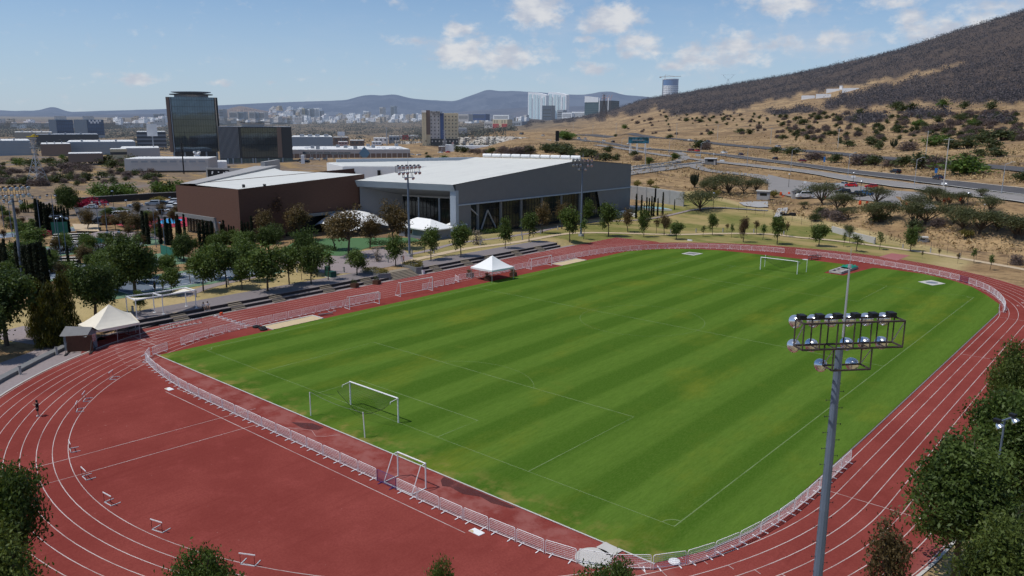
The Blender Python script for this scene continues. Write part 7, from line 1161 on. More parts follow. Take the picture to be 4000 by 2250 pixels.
# ------------------------------------------------------------------ distant buildings
for n_, c_ in dict(far_white=(.86, .86, .86), far_cream=(.62, .52, .34), far_pale=(.5, .47, .45), far_dark=(.03, .03, .035), far_grey=(.3, .32, .35), far_brown=(.17, .105, .075), far_blue=(.03, .07, .2), far_red=(.42, .06, .06), far_roof=(.7, .7, .68), far_black=(.012, .012, .015), far_window=(.05, .055, .06), far_steelblue=(.26, .31, .36), far_tan=(.44, .36, .27), far_pink=(.55, .33, .3)).items():
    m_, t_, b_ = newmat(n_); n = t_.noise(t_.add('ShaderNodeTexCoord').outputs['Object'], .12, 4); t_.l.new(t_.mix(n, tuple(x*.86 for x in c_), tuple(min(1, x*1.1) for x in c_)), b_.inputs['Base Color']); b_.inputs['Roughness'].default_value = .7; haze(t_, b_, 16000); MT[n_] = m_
def frame(pxl, pxr, pyb, pyt, d, yaw=0.0):
    "local frame of a facade: left, right, foot and roof pixels at a distance"
    a, c = at(pxl, pyb, d), at(pxr, pyb, d); top = at((pxl+pxr)/2, pyt, d)[2]; m_ = (a+c)/2; w = float(np.hypot(*(c-a)[:2])); z0 = min(a[2], c[2]); return m_, w/max(.3, math.cos(yaw)), z0, top-z0, face_cam(m_)+yaw
def block(name, label, pxl, pxr, pyb, pyt, d, depth, wall, roof='far_roof', yaw=None, group=None, cat='building', sink=3.0):
    yaw = (-.45 if d > 1200 else 0.0) if yaw is None else yaw
    m_, w, z0, H, rz = frame(pxl, pxr, pyb, pyt, d, yaw); t = thing(name, label, cat, (m_[0], m_[1], z0), rz, group); b = MB(); b.box(-w/2, w/2, 0, depth, -sink, H); b.obj('wall', wall, t); b = MB(); b.box(-w/2+.3, w/2-.3, .3, depth-.3, H, H+.25); b.obj('roof', roof, t); return t, w, H
def win(t, m, x0, x1, z0, z1, y=-.06, name='window'): b = MB(); b.box(x0, x1, y, .05, z0, z1); return b.obj(name, m, t)
K1 = lambda x, y: (600+x/4.025, 340+y/4.025); K2 = lambda x, y: (1000+x/4.025, 400+y/4.025); KH = lambda x, y: (1640+x/4.55, 420+y/4.55)
# black glass tower with a tapering slab form
D1 = 560; t, w, H = None, None, None
a, c = at(*K1(300, 1115), D1), at(*K1(1030, 1115), D1); m_ = (a+c)/2; w0 = float(np.hypot(*(c-a)[:2])); z0 = m_[2]; zt_ = at(*K1(600, 160), D1)[2]-z0; zb = at(*K1(600, 1020), D1)[2]-z0; lt = at(*K1(185, 165), D1); rt = at(*K1(1000, 165), D1); lb_ = at(*K1(265, 1015), D1); rb_ = at(*K1(1070, 1015), D1)
t = thing('glass_tower', 'tall black glass office tower with tilted sides and disc roof', 'building', (m_[0], m_[1], z0), face_cam(m_)); ex = np.array([math.cos(t.rotation_euler.z), math.sin(t.rotation_euler.z), 0]); lx_ = [float((q-m_)@ex) for q in (lb_, rb_, rt, lt)]
b = MB(); dpt = 22; F0 = [(lx_[0], 0, zb), (lx_[1], 0, zb), (lx_[2], 0, zt_), (lx_[3], 0, zt_)]; b.add(F0+[(x, dpt, z) for x, y, z in F0], [(4, 7, 6, 5), (0, 4, 5, 1), (0, 3, 7, 4), (1, 5, 6, 2), (3, 2, 6, 7)]); b.obj('wall', 'far_dark', t)
def inset(u0, u1, v0, v1, y): 
    P = lambda u, v: ((lx_[0]*(1-u)+lx_[1]*u)*(1-v)+(lx_[3]*(1-u)+lx_[2]*u)*v, y, zb*(1-v)+zt_*v); return [P(u0, v0), P(u1, v0), P(u1, v1), P(u0, v1)]
b = MB(); b.add(inset(.1, .93, 0, 1, -.05), [(0, 1, 2, 3)]); b.obj('glass_front', 'tower_glass', t); b = MB(); b.add(inset(0, .06, 0, 1, -.1), [(0, 1, 2, 3)]); b.obj('side_fin', 'far_brown', t); b = MB(); b.add(inset(.075, .09, 0, 1, -.5)+[tuple(np.array(p)+[0, .5, 0]) for p in inset(.075, .09, 0, 1, -.5)], [(0, 1, 2, 3), (0, 3, 7, 4), (1, 5, 6, 2)]); b.obj('steel_edge', 'far_steelblue', t)
b = MB(); b.add(inset(.945, .965, 0, 1, -.3)+[tuple(np.array(p)+[0, .3, 0]) for p in inset(.945, .965, 0, 1, -.3)], [(0, 1, 2, 3), (0, 3, 7, 4), (1, 5, 6, 2)]); b.obj('steel_edge', 'far_tan', t)
b = MB(); b.lathe([(10.5, zt_), (10.5, zt_+1.6)], 24, c=(0, 11)); b.obj('roof_drum', 'far_grey', t); b = MB(); b.lathe([(13.4, zt_+1.7), (13.4, zt_+2.2)], 30, c=(0, 11)); b.obj('roof_ring', 'far_black', t); b = MB(); b.lathe([(9, zt_+2.7), (12.4, zt_+3.3), (12.3, zt_+3.7), (11, zt_+3.75)], 30, c=(0, 11)); b.obj('roof_disc', 'far_steelblue', t)
b = MB(); b.box(lx_[0]+2.5, lx_[1]-2.5, 2, dpt-2, -3, zb); b.obj('lobby', 'far_black', t)
for k in range(5): x = lx_[0]+2+k*(w0-2)/4; b = MB(); b.box(x-.5, x+.5, .5, 1.5, -3, zb); b.obj('column', 'far_steelblue', t)
# lower twin with glass cube and ribbed wing
t, w, H = block('glass_block', 'lower black glass office block joined to the tall tower', *(K1(1050, 0)[0], K1(2195, 0)[0]), K1(0, 1195)[1], K1(0, 628)[1], 545, 26, 'far_black', 'far_grey'); 
f = lambda x: (x-1050)/(2195-1050)*w-w/2; zz = lambda y: H*(1195-y)/(1195-628)
b = MB(); b.box(f(1395), f(1960), -.5, 0, zz(1100), zz(640)); b.obj('glass_front', 'dark_glass', t); b = MB(); [b.box(f(x), f(x)+.25, -.5, 0, zz(1110), zz(632)) for x in range(1060, 1350, 18)]; b.obj('ribs', 'far_grey', t); b = MB(); b.box(f(1960), f(2030), -.6, 0, zz(1105), zz(635)); b.obj('glass_edge', 'far_brown', t); b = MB(); b.box(f(1060), f(2190), -.3, 0, zz(1195), zz(1118)); b.obj('ground_glazing', 'office_glass', t)
for x in (1170, 1250, 1380, 1560, 1600, 1805, 2030): b = MB(); b.box(f(x)-.4, f(x)+.4, -1.0, -.3, -1, zz(1110)); b.obj('column', 'far_steelblue', t)
b = MB(); b.box(f(1410), f(1770), 6, 16, H, H+2.4); b.obj('penthouse', 'far_pale', t); b = MB(); b.box(f(1395), f(1870), 4, 18, H+2.6, H+2.9); b.obj('penthouse_roof', 'far_black', t)
# white flower sculpture
p = at(*K1(687, 1125), 545); t = thing('flower_sculpture', 'white four petalled sculpture before the black tower', 'sculpture', p, face_cam(p)); Hs = at(*K1(687, 1000), 545)[2]-p[2]
for a0, L_s in ((.75, .62), (2.35, .62), (-.75, .5), (3.9, .5)):
    b = MB(); P0 = np.array([0, 0, Hs*.45]); dd = np.array([math.cos(a0), 0, math.sin(a0)]); b.path([tuple(P0), tuple(P0+dd*Hs*L_s*.55+[0, -.4, 0]), tuple(P0+dd*Hs*L_s)], [.35, 1.15, .12], 8); b.obj('petal', 'far_white', t, smooth=True)
b = MB(); b.box(-2.2, 2.2, -1.5, 1.5, -2, .2); b.obj('plinth', 'far_pale', t)
t, w, H = block('parking_deck', 'long low pale parking deck before the black towers', *(K0(1950, 0)[0], 812), K0(0, 775)[1], K0(0, 688)[1], 470, 25, 'far_pale', 'far_roof', yaw=-.25)
for i in range(8): win(t, 'far_grey', -w/2+w*(.08+.115*i), -w/2+w*(.16+.115*i), H*.45, H*.75)
t, w, H = block('forecourt', 'white paved forecourt terrace beside the black towers', K1(700, 0)[0], K1(1160, 0)[0], K1(0, 1260)[1], K1(0, 1180)[1], 500, 18, 'far_white', 'far_roof', cat='terrace')
# blue mirrored twin offices on the left
for i, (x0, xm, x1) in enumerate(((785, 905, 1170), (1180, 1385, 1650))):
    t, w, H = block('office_block', 'dark blue glass office block far left, %s of twins' % ('left' if i == 0 else 'right'), K0(x0, 0)[0], K0(x1, 0)[0], K0(0, 310)[1], K0(0, 72)[1], 1050, 30, 'far_steelblue', 'far_grey'); xl = -w/2+w*(xm-x0)/(x1-x0); b = MB(); b.box(xl, w/2, -.5, 0, 0, H-.2); b.obj('glass_front', 'blue_glass', t)
    b = MB(); b.box(-6, 6, 8, 18, H, H+4); b.obj('plant_room', 'far_pale', t)
    if i:
        for r, (u0, u1, z) in enumerate(((.12, .92, .86), (.2, .82, .76))):
            x = xl+(w/2-xl)*u0
            while x < xl+(w/2-xl)*u1: win(t, 'far_white', x, x+R_.uniform(1.6, 2.6), H*z, H*z+2.4, -.6, 'letter'); x += 3.6
SIM = [('retail_hall', 'long low dark roofed mall hall on the far left', 570, 1560, 410, 305, 900, 60, 'far_dark', 'far_grey'), ('retail_hall', 'pale striped retail hall at the left edge', -400, 505, 640, 405, 700, 60, 'far_steelblue', 'far_roof'), ('retail_hall', 'cream low block behind the left retail hall', 230, 830, 345, 268, 930, 40, 'far_tan', 'far_roof'), ('retail_hall', 'long blue grey retail hall left of the black tower', 1060, 2140, 560, 420, 720, 60, 'far_steelblue', 'far_roof'), ('retail_hall', 'dark maroon walled hall below the mall', 650, 1125, 600, 455, 690, 40, 'far_brown', 'far_roof'),
 ('parking_tower', 'black louvred parking building left of the black tower', 2160, 2620, 450, 262, 760, 40, 'slab_glass', 'far_roof'), ('warehouse', 'white roofed warehouse below the louvred building', 1900, 2520, 640, 520, 620, 40, 'far_pale', 'far_roof'), ('warehouse', 'cream shed with three dark doors', 1735, 2000, 620, 535, 600, 14, 'far_cream', 'far_roof'), ('restaurant', 'low dark pavilion with white roof among trees', 1070, 1620, 655, 605, 560, 20, 'far_brown', 'far_roof')]
for nm, lb, x0, x1, yb, yt, d, dp, wl, rf in SIM:
    t, w, H = block(nm, lb, K0(x0, 0)[0], K0(x1, 0)[0], K0(0, yb)[1], K0(0, yt)[1], d, dp, wl, rf)
    if 'striped' in lb or 'blue grey' in lb:
        for k in range(4): b = MB(); b.box(-w/2, w/2, -.15, 0, H*(.2+.2*k), H*(.2+.2*k)+.35); b.obj('band', 'far_grey', t)
    if 'three dark doors' in lb:
        for k in (-.3, 0, .3): win(t, 'far_black', w*k-2, w*k+2, 0, H*.5, name='door')
    if nm == 'retail_hall':
        for k in range(3): b = MB(); b.box(w*(-.3+.25*k), w*(-.27+.25*k), 5, 10, H, H+1.8); b.obj('roof_unit', 'far_grey', t)
p = at(*K0(2410, 460), 640); t = thing('advert_board', 'white advertising board on a post before the louvred building', 'billboard', p, face_cam(p)); b = MB(); b.tube((0, 0, -3), (0, 0, 6), .4); b.obj('post', 'far_grey', t); b = MB(); b.box(-3.5, 3.5, -.4, .4, 6, 15); b.obj('panel', 'far_white', t)
# big store right of the towers: blue grey hall, long store with diamond sign
t, w, H = block('store_hall', 'tall blue grey store hall right of the black towers', K2(560, 0)[0], K2(1212, 0)[0], K2(0, 690)[1], K2(0, 545)[1], 760, 70, 'far_steelblue', 'far_roof'); [(lambda b: (b.box(x, x+4, 12, 18, H, H+2.4), b.obj('roof_unit', 'far_grey', t)))(MB()) for x in (-w*.3, -w*.1, w*.08, w*.3)]
t, w, H = block('superstore', 'long low superstore with white roof and brown base with blue diamond sign', K2(560, 0)[0], K2(2428, 0)[0], K2(0, 872)[1], K2(0, 742)[1], 600, 75, 'far_pale', 'far_roof', yaw=.05); b = MB(); b.box(-w/2, w/2, -.2, 0, -2, H*.55); b.obj('brick_base', 'far_brown', t)
for i in range(22): x = -w/2+w*(i+.5)/22; b = MB(); b.box(x-.25, x+.25, -.5, -.2, -1, H*.6); b.obj('pilaster', 'far_pale', t)
xd = -w/2+w*(1710-600)/(2428-600); b = MB(); Rd = 5.2; b.add([(xd, -.6, H*.52-Rd*.9), (xd+Rd*.8, -.6, H*.55), (xd, -.6, H*.55+Rd), (xd-Rd*.8, -.6, H*.55)], [(0, 1, 2, 3)]); MT['sign_blue'] = M('sign_blue', (.07, .2, .32), .5, .1, far=9000); b.obj('diamond_sign', 'sign_blue', t)
g = random.Random(9)
for i in range(26): b = MB(); x, y = g.uniform(-w*.47, w*.47), g.uniform(6, 66); k = g.random() < .25; b.box(x-1.4, x+1.4, y, y+2.6, H+.2, H+(2.4 if k else 1.0)); b.obj('roof_unit', 'far_grey' if k else 'far_white', t)
for nm, lb, x0, x1, yb, yt, d, dp, wl in (('shop', 'dark brown low restaurant with pale roof behind the store', 1475, 1705, 668, 600, 720, 20, 'far_brown'), ('shop', 'brown shop behind the blue grey hall', 1215, 1460, 640, 550, 850, 20, 'far_brown'), ('shop', 'mauve walled shop with yellow end', 1290, 1445, 665, 620, 760, 14, 'far_pink'), ('shop', 'grey white shop with white tower', 1850, 2080, 620, 560, 860, 20, 'far_white'), ('shop', 'low white shop under the dark pole', 1820, 1975, 660, 620, 800, 16, 'far_white'), ('shop', 'lilac and grey small shop right of the dark pole', 2090, 2260, 615, 530, 880, 16, 'far_grey'), ('shop', 'long low pale building with small windows', 2270, 2560, 590, 520, 980, 20, 'far_pale')): 
    t, w, H = block(nm, lb, K2(x0, 0)[0], K2(x1, 0)[0], K2(0, yb)[1], K2(0, yt)[1], d, dp, wl)
    for k in (-.3, .0, .3): win(t, 'far_window', w*k-1, w*k+1, H*.3, H*.7)
for x, y0_, y1_, d, hw_, lb, m_ in ((1340, 545, 460, 830, 3.6, 'white roadside advertising board behind the store', 'far_white'), (2350, 620, 512, 900, 3.2, 'red shop sign panel behind the store', 'far_red')): p = at(*K2(x, y0_), d); q = at(*K2(x, y1_), d); t = thing('advert_board', lb, 'billboard', p, face_cam(p)); b = MB(); b.tube((0, 0, -4), (0, 0, q[2]-p[2]), .3); b.obj('post', 'far_grey', t); b = MB(); b.box(-3.6, 3.6, -.4, .3, (q[2]-p[2])*.2, q[2]-p[2]); b.obj('panel', m_, t)
p = at(*K2(2058, 640), 800); b = MB(); b.path([(0, 0, -3), (0, 0, at(*K2(2058, 385), 800)[2]-p[2])], [.7, .45], 8); t = thing('sign_mast', 'tall thin dark mast behind the superstore', 'mast', p); b.obj('pole', 'far_grey', t)
# solar canopies, white box
for i, (x0, x1, y) in enumerate(((860, 1050, 880), (1190, 1380, 885))): p = at(*K2((x0+x1)/2, y+20), 545); t = thing('solar_canopy', 'dark solar panel canopy on the lot, %s' % ('left' if i == 0 else 'right'), 'canopy', p, face_cam(p)); [(lambda b: (b.add([(x, -1, 3.6), (x+4.2, -1, 3.6), (x+4.2, 3, 5.2), (x, 3, 5.2)], [(0, 1, 2, 3)]), b.obj('panel', 'far_black', t)))(MB()) for x in (-9, -4.5, 0, 4.5)]; [(lambda b: (b.tube((x, 1, -1), (x, 1, 4.4), .2), b.obj('post', 'far_grey', t)))(MB()) for x in (-7, -2.5, 2, 6.5)]
t, w, H = block('site_container', 'white box container beside the black glass block', K2(706, 0)[0], K2(764, 0)[0], K2(0, 895)[1], K2(0, 830)[1], 520, 3, 'far_white')
# cream hotel
D2 = 790; t, w, H = block('hotel', 'cream ten storey hotel with dark and blue vertical stripes', KH(120, 0)[0], KH(688, 0)[0], KH(0, 672)[1], KH(0, 100)[1], D2, 16, 'far_cream', 'far_roof'); fx = lambda x: (x-120)/(688-120)*w-w/2; fz = lambda y: H*(672-y)/(672-100)
b = MB(); b.box(fx(120), fx(190), -.4, 0, fz(480), fz(50)); b.obj('dark_stripe', 'far_brown', t); b = MB(); b.box(fx(366), fx(430), -.4, 0, fz(555), fz(100)); b.obj('blue_stripe', 'far_blue', t); b = MB(); b.box(fx(190), fx(690), -.5, 0, -2, fz(555)); b.obj('base_storeys', 'far_black', t); b = MB(); b.box(fx(192), fx(362), -.25, 0, fz(552), fz(65)); b.obj('grey_panel', 'far_pale', t)
b = MB(); b.box(fx(45), fx(119), -2, 14, -2, fz(90)); b.obj('side_wing', 'far_cream', t); b = MB(); b.box(fx(42), fx(122), -2.2, 14.2, fz(90), fz(55)); b.obj('wing_top', 'far_white', t)
for r, y in enumerate((160, 222, 285, 348, 410, 472, 535)):
    for x in (208, 272, 336, 460, 522, 585, 645): win(t, 'far_window', fx(x-9), fx(x+9), fz(y+11), fz(y-11), -.5)
for x in (222, 285, 348, 410, 472, 535, 597, 657): win(t, 'far_pale', fx(x-10), fx(x+10), fz(612), fz(586), -.6)
for y in (160, 215, 280, 410, 470, 535, 600): win(t, 'far_tan', fx(74), fx(80), fz(y+18), fz(y-18), -2.1)
def text(t, body, size, loc, m):
    cu = bpy.data.curves.new('lettering', 'FONT'); cu.body = body; cu.size = size; cu.extrude = .05; cu.align_x = 'CENTER'; me = bpy.data.meshes.new_from_object(bpy.data.objects.new('tmp', cu)); me.materials.clear(); me.materials.append(MT[m]); o = mk('lettering', me, t); o.location = loc; o.rotation_euler = (PI/2, 0, 0)
text(t, 'Fairfield', 3.6, (fx(302), -.6, fz(110)), 'far_black'); text(t, 'Marriott', 2.8, (fx(318), -.6, fz(142)), 'far_black')
for nm, lb, x0, x1, yb, yt, d, dp, wl in (('chapel', 'small white chapel like shop with gabled bell front before the hotel', 560, 612, 760, 650, 700, 6, 'far_white'), ('shop', 'white low shop left of the gabled front', 455, 560, 750, 668, 700, 14, 'far_white'), ('shop', 'long white low retail row right of the hotel foot', 612, 1230, 740, 685, 740, 14, 'far_white'), ('shop', 'open roofed cafe at the hotel foot', 330, 455, 750, 695, 700, 10, 'far_brown')):
    t, w, H = block(nm, lb, KH(x0, 0)[0], KH(x1, 0)[0], KH(0, yb)[1], KH(0, yt)[1], d, dp, wl)
    if nm == 'chapel': b = MB(); b.prism([(-w*.3, -.3), (w*.3, -.3), (w*.3, .8), (-w*.3, .8)], H, 0, top=[H+1.5]*4); b.obj('bell_gable', 'far_pink', t)
# rock cutting right of the hotel
g = np.random.default_rng(2)
def cutting(pts_top, pts_bot, d0, d1, name, label):
    n, mrow = 60, 10; vs = []
    for j in range(mrow+1):
        for i in range(n+1):
            u, v = i/n, j/mrow; px = np.interp(u, [0, 1], [pts_top[0][0], pts_top[-1][0]]); pt = np.interp(px, [p[0] for p in pts_top], [p[1] for p in pts_top]); pb = np.interp(px, [p[0] for p in pts_bot], [p[1] for p in pts_bot]); d = d0+(d1-d0)*u-14*v+8*math.sin(i*.8+math.sin(i*.31)*3)*math.sin(PI*(v*.7+.15))+g.normal()*1.6; vs.append(tuple(at(px, pt*(1-v)+pb*v, d)))
    b = MB(); b.add(vs, [(j*(n+1)+i, (j+1)*(n+1)+i, (j+1)*(n+1)+i+1, j*(n+1)+i+1) for j in range(mrow) for i in range(n)]); b.obj(name, 'rock_face', kind='structure', label=label)
m_, t_, b_ = newmat('rock_face'); gg = t_.add('ShaderNodeNewGeometry').outputs['Position']; n1 = t_.noise(t_.mapping(gg, (1, 1, .35)), .12, 6, .65); c_ = t_.mix(t_.ramp(n1, .4, .62), (.5, .47, .42), (.27, .21, .15)); t_.l.new(c_, b_.inputs['Base Color']); b_.inputs['Roughness'].default_value = .95; haze(t_, b_, 10000); MT['rock_face'] = m_
cutting([(1790, 536), (1900, 533), (2000, 533), (2100, 540), (2170, 548)], [(1790, 572), (1900, 568), (2000, 567), (2100, 560), (2170, 551)], 830, 700, 'rock_cutting', 'pale rock cutting'); cutting([(1540, 548), (1600, 553), (1650, 552)], [(1540, 575), (1600, 582), (1650, 590)], 860, 860, 'rock_cutting', 'pale rock cutting left of the hotel')
# twin curved towers and neighbours
def tower(lb, x0, x1, yb, yt0, yt1, d):
    m_, w, z0, H, rz = frame(x0, x1, yb, yt0, d, -.6); H1 = at((x0+x1)/2, yt1, d)[2]-z0; t = thing('apartment_tower', lb, 'building', (m_[0], m_[1], z0), rz); n = 10; b = MB(); top = [(-w/2+w*i/n, H+(H1-H)*(i/n)**2) for i in range(n+1)]
    pf = [(-w/2, -20)]+[(w/2, -20)]+top[::-1]; b.add([(x, 0, z) for x, z in pf]+[(x, 18, z) for x, z in pf], [tuple(range(len(pf))), tuple(range(len(pf), 2*len(pf)))[::-1]]+[(i, len(pf)+i, len(pf)+(i+1) % len(pf), (i+1) % len(pf)) for i in range(len(pf))]); b.obj('wall', 'far_white', t)
    for u0, u1 in ((.05, .2), (.3, .42), (.47, .57), (.62, .68), (.84, .93)): b = MB(); b.box(-w/2+w*u0, -w/2+w*u1, -.8, .2, -10, H+(H1-H)*u1**2-6); b.obj('glazing_bay', 'aqua_glass', t)
    for u in (.24, .6, .78): b = MB(); [b.box(-w/2+w*u-1.2, -w/2+w*u+1.2, -1.2, .2, z, z+1.2) for z in np.arange(0, H1-8, 3.6)]; b.obj('balconies', 'far_grey', t)
tower('white and aqua curved apartment tower, left of twins', *(Q_(1487, 0)[0], Q_(1712, 0)[0]), Q_(0, 440)[1], Q_(0, 95)[1], Q_(0, 135)[1], 2700); tower('white and aqua curved apartment tower, right of twins', Q_(1738, 0)[0], Q_(1966, 0)[0], Q_(0, 440)[1], Q_(0, 93)[1], Q_(0, 132)[1], 2700)
for lb, x0, x1, yb, yt, d, wl in (('dark blue square office tower between the white towers', 1668, 1783, 450, 265, 2400, 'slab_glass'), ('grey narrow block right of the white towers', 1855, 1930, 425, 320, 2300, 'far_grey'), ('white low office row on the ridge, left', 1915, 2040, 420, 355, 2200, 'far_white'), ('white low office row on the ridge, right', 2040, 2240, 410, 345, 2200, 'far_white'), ('pale long hall right of the hotel', 610, 740, 450, 375, 1900, 'far_pale'), ('dark blue office with white end walls', 755, 955, 435, 372, 2000, 'far_blue'), ('white hotel block behind the red one', 1050, 1250, 440, 385, 1700, 'far_white'), ('grey arcade building left of the red block', 940, 1045, 530, 465, 1450, 'far_pale'), ('grey arcade building right of the red block', 1270, 1410, 520, 465, 1500, 'far_grey'), ('grey cubic block right of the hotel', 615, 720, 630, 550, 1000, 'far_grey')):
    t, w, H = block('office_block', lb, Q_(x0, 0)[0], Q_(x1, 0)[0], Q_(0, yb)[1], Q_(0, yt)[1], d, 25, wl)
    if 'arcade' in lb: [win(t, 'far_window', -w/2+w*(.12+.16*k), -w/2+w*(.22+.16*k), 2, H*.6) for k in range(5)]
    elif 'white' in lb or 'pale' in lb: [win(t, 'far_window', -w/2+w*.06, w/2-w*.06, H*(.2+.22*k), H*(.3+.22*k)) for k in range(3)]
t, w, H = block('hotel', 'red and cream mid rise hotel in the middle distance', Q_(1045, 0)[0], Q_(1228, 0)[0], Q_(0, 560)[1], Q_(0, 440)[1], 1350, 20, 'far_cream'); 
for u0, u1 in ((0, .42), (.62, 1)): b = MB(); b.box(-w/2+w*u0, -w/2+w*u1, -.4, 0, -3, H*.55); b.obj('red_panel', 'far_red', t)
for k in range(3): [win(t, 'far_window', -w/2+w*u, -w/2+w*(u+.1), H*(.62+.11*k), H*(.67+.11*k)) for u in (.08, .25, .6, .78)]
t, w, H = block('office_block', 'dark glass office block with white crown band and red steel on its roof', Q_(2198, 0)[0], Q_(2532, 0)[0], Q_(0, 365)[1], Q_(0, 205)[1], 1700, 40, 'office_glass', 'far_grey'); b = MB(); b.add([(-w/2, -.8, H-3), (w*.02, -.8, H-3), (w*.02, -.8, H+7), (-w/2, -.8, H+10)], [(0, 1, 2, 3)]); b.obj('crown_band', 'far_white', t); b = MB(); b.box(w*.05, w/2, -.8, 0, 0, H); b.obj('dark_side', 'far_dark', t)
for x in (.05, .38): b = MB(); b.box(w*x, w*x+1.6, -1.2, -.8, 0, H+6); b.obj('white_fin', 'far_white', t)
b = MB(); [b.bar((w*.12+k*6, 4, H), (w*.16+k*7, 4, H+12), .8) for k in range(4)]; b.bar((w*.1, 4, H+6), (w*.42, 4, H+6), .8); b.obj('roof_steel', 'far_pink', t)
# round tower under construction on the ridge with crane
m_, w, z0, H, rz = frame(J_(1515, 0)[0], J_(1666, 0)[0], J_(0, 470)[1], J_(0, 280)[1], 2100); t = thing('round_tower', 'round white tower with blue upper storeys on the hill crest', 'building', (m_[0], m_[1], z0), rz); b = MB(); b.lathe([(w/2, -30), (w/2, H*.66)], 28); b.obj('lower_wall', 'far_white', t); b = MB(); b.lathe([(w/2+.3, H*.66), (w/2+.3, H*.97)], 28); MT['far_sky'] = M('far_sky', (.06, .15, .33), .3, .15, .1, far=9000); b.obj('upper_glazing', 'far_sky', t); b = MB(); b.lathe([(w/2+1, H*.97), (w/2+1, H)], 28); b.obj('cornice', 'far_white', t)
for r in range(6):
    b = MB()
    for k in range(14): a = -PI+.12+k*(PI-.24)/13; x, y = (w/2+.2)*math.cos(a), (w/2+.2)*math.sin(a); b.box(x-1.0, x+1.0, y-.5, y+.5, H*(.06+.1*r), H*(.1+.1*r))
    b.obj('window_band', 'far_grey', t)
b = MB(); b.box(-w*.56, -w*.46, -2, 4, 0, H*.98); b.obj('stair_core', 'far_grey', t)
p = at(*J_(1537, 300), 2110); t = thing('tower_crane', 'tower crane on top of the round white tower', 'crane', p, face_cam(p)); zt_ = at(*J_(1537, 258), 2110)[2]-p[2]; b = MB(); b.bar((0, 0, -20), (0, 0, zt_+4), 1.5); b.obj('mast', 'far_tan', t); b = MB(); b.bar((-14, 0, zt_), (40, 0, zt_+1), 1.1); b.bar((0, 0, zt_+5), (26, 0, zt_+1), .5); b.bar((-14, 0, zt_-1), (-9, 0, zt_-1), 2.6); b.obj('jib', 'far_tan', t)
# white foundations on the slope
for x0, x1, y0_, y1_, lb in ((335, 470, 480, 447, 'left'), (480, 632, 468, 432, 'second'), (585, 720, 410, 380, 'third'), (745, 915, 400, 372, 'right')):
    p = gp(*H_((x0+x1)/2, y0_)); d = float(np.hypot(*(p-CAM)[:2])); t, w, H = block('ruined_wall', 'white ruined terrace wall on the hill slope, '+lb, H_(x0, 0)[0], H_(x1, 0)[0], H_(0, y0_)[1], H_(0, y1_)[1], d, 6, 'far_white', 'far_pale', group='white ruins on the hill slope', cat='ruin')
p = gp(*H_(735, 385)); b = MB(); b.box(-1.5, 1.5, -1.5, 1.5, -1, 4); t = thing('ruined_tower', 'small white block standing between the white terrace walls', 'ruin', p); b.obj('wall', 'far_white', t); b = MB(); b.box(-1.7, 1.7, -1.7, 1.7, 4, 4.4); b.obj('roof', 'far_pale', t)
# apartment slabs and houses of the city
for i, (x0, x1, yb, yt, wl) in enumerate(((498, 545, 250, 108, 'far_white'), (548, 592, 255, 112, 'far_grey'), (595, 645, 252, 112, 'far_steelblue'), (686, 722, 250, 90, 'far_white'), (724, 765, 275, 92, 'far_cream'), (767, 805, 240, 90, 'far_steelblue'), (808, 845, 250, 105, 'far_white'), (848, 900, 245, 88, 'far_steelblue'), (903, 945, 240, 90, 'far_white'), (948, 1000, 240, 88, 'far_white'), (1002, 1030, 238, 130, 'far_grey'), (1690, 1730, 240, 135, 'far_white'), (1735, 1770, 240, 150, 'far_pale'), (1945, 1998, 200, 75, 'far_pale'), (2115, 2180, 225, 55, 'far_steelblue'), (1920, 1980, 275, 210, 'far_white'), (1985, 2065, 270, 210, 'far_pale'), (2130, 2380, 262, 205, 'far_pale'), (1300, 1470, 225, 190, 'far_pale'), (1475, 1665, 225, 190, 'far_tan'))):
    t, w, H = block('apartment_block', 'distant apartment block on the skyline, %s from the left in its row' % ordinal(i+1), K2(x0, 0)[0], K2(x1, 0)[0], K2(0, yb)[1], K2(0, yt)[1], 3300, 26, wl, group='distant apartment blocks')
    for k in (.2, .5, .8): win(t, 'far_window', -w/2+w*k-w*.05, -w/2+w*k+w*.05, 4, H-4, -.8)
for i, (x0, x1, yb, yt, wl) in enumerate(((1030, 1098, 470, 345, 'far_grey'), (1185, 1320, 480, 388, 'far_pale'), (1325, 1425, 490, 390, 'far_steelblue'), (1500, 1590, 490, 385, 'far_pale'), (1660, 1745, 490, 395, 'far_pale'), (1610, 1655, 500, 400, 'far_steelblue'), (0, 110, 510, 420, 'far_grey'))):
    t, w, H = block('apartment_block', 'pale city block right behind the black tower, %s from the left' % ordinal(i+1), K1(x0, 0)[0], K1(x1, 0)[0], K1(0, yb)[1], K1(0, yt)[1], 2500, 26, wl, group='city blocks behind the black tower'); [win(t, 'far_window', -w*.42, w*.42, H*(.15+.2*k), H*(.22+.2*k), -.6) for k in range(4)]
HOUSE = []
for i, (wl, rf) in enumerate((('far_white', 'far_roof'), ('far_white', 'far_pale'), ('far_pale', 'far_roof'), ('far_tan', 'far_roof'), ('far_white', 'far_pink'))):
    b = MB(); g = random.Random(i); w_, d_ = 5+2*g.random(), 5; b.box(-w_, w_, -d_, d_, -4, 5.5, 0); b.box(-w_+.4, w_-.4, -d_+.4, d_-.4, 5.5, 5.8, 1); b.box(-w_*.2, w_, -d_+1, d_, 5.8, 8.4, 0); b.box(-w_*.2+.3, w_-.3, -d_+1.3, d_-.3, 8.4, 8.6, 1)
    for x in (-.6, -.1, .45): b.box(w_*x-.6, w_*x+.6, -d_-.08, -d_, 2, 3.6, 2)
    b.box(w_*.3-.6, w_*.3+.6, -d_+.92, -d_+1, 6.4, 7.8, 2); HOUSE.append(b.mesh('house', [wl, rf, 'far_window']))
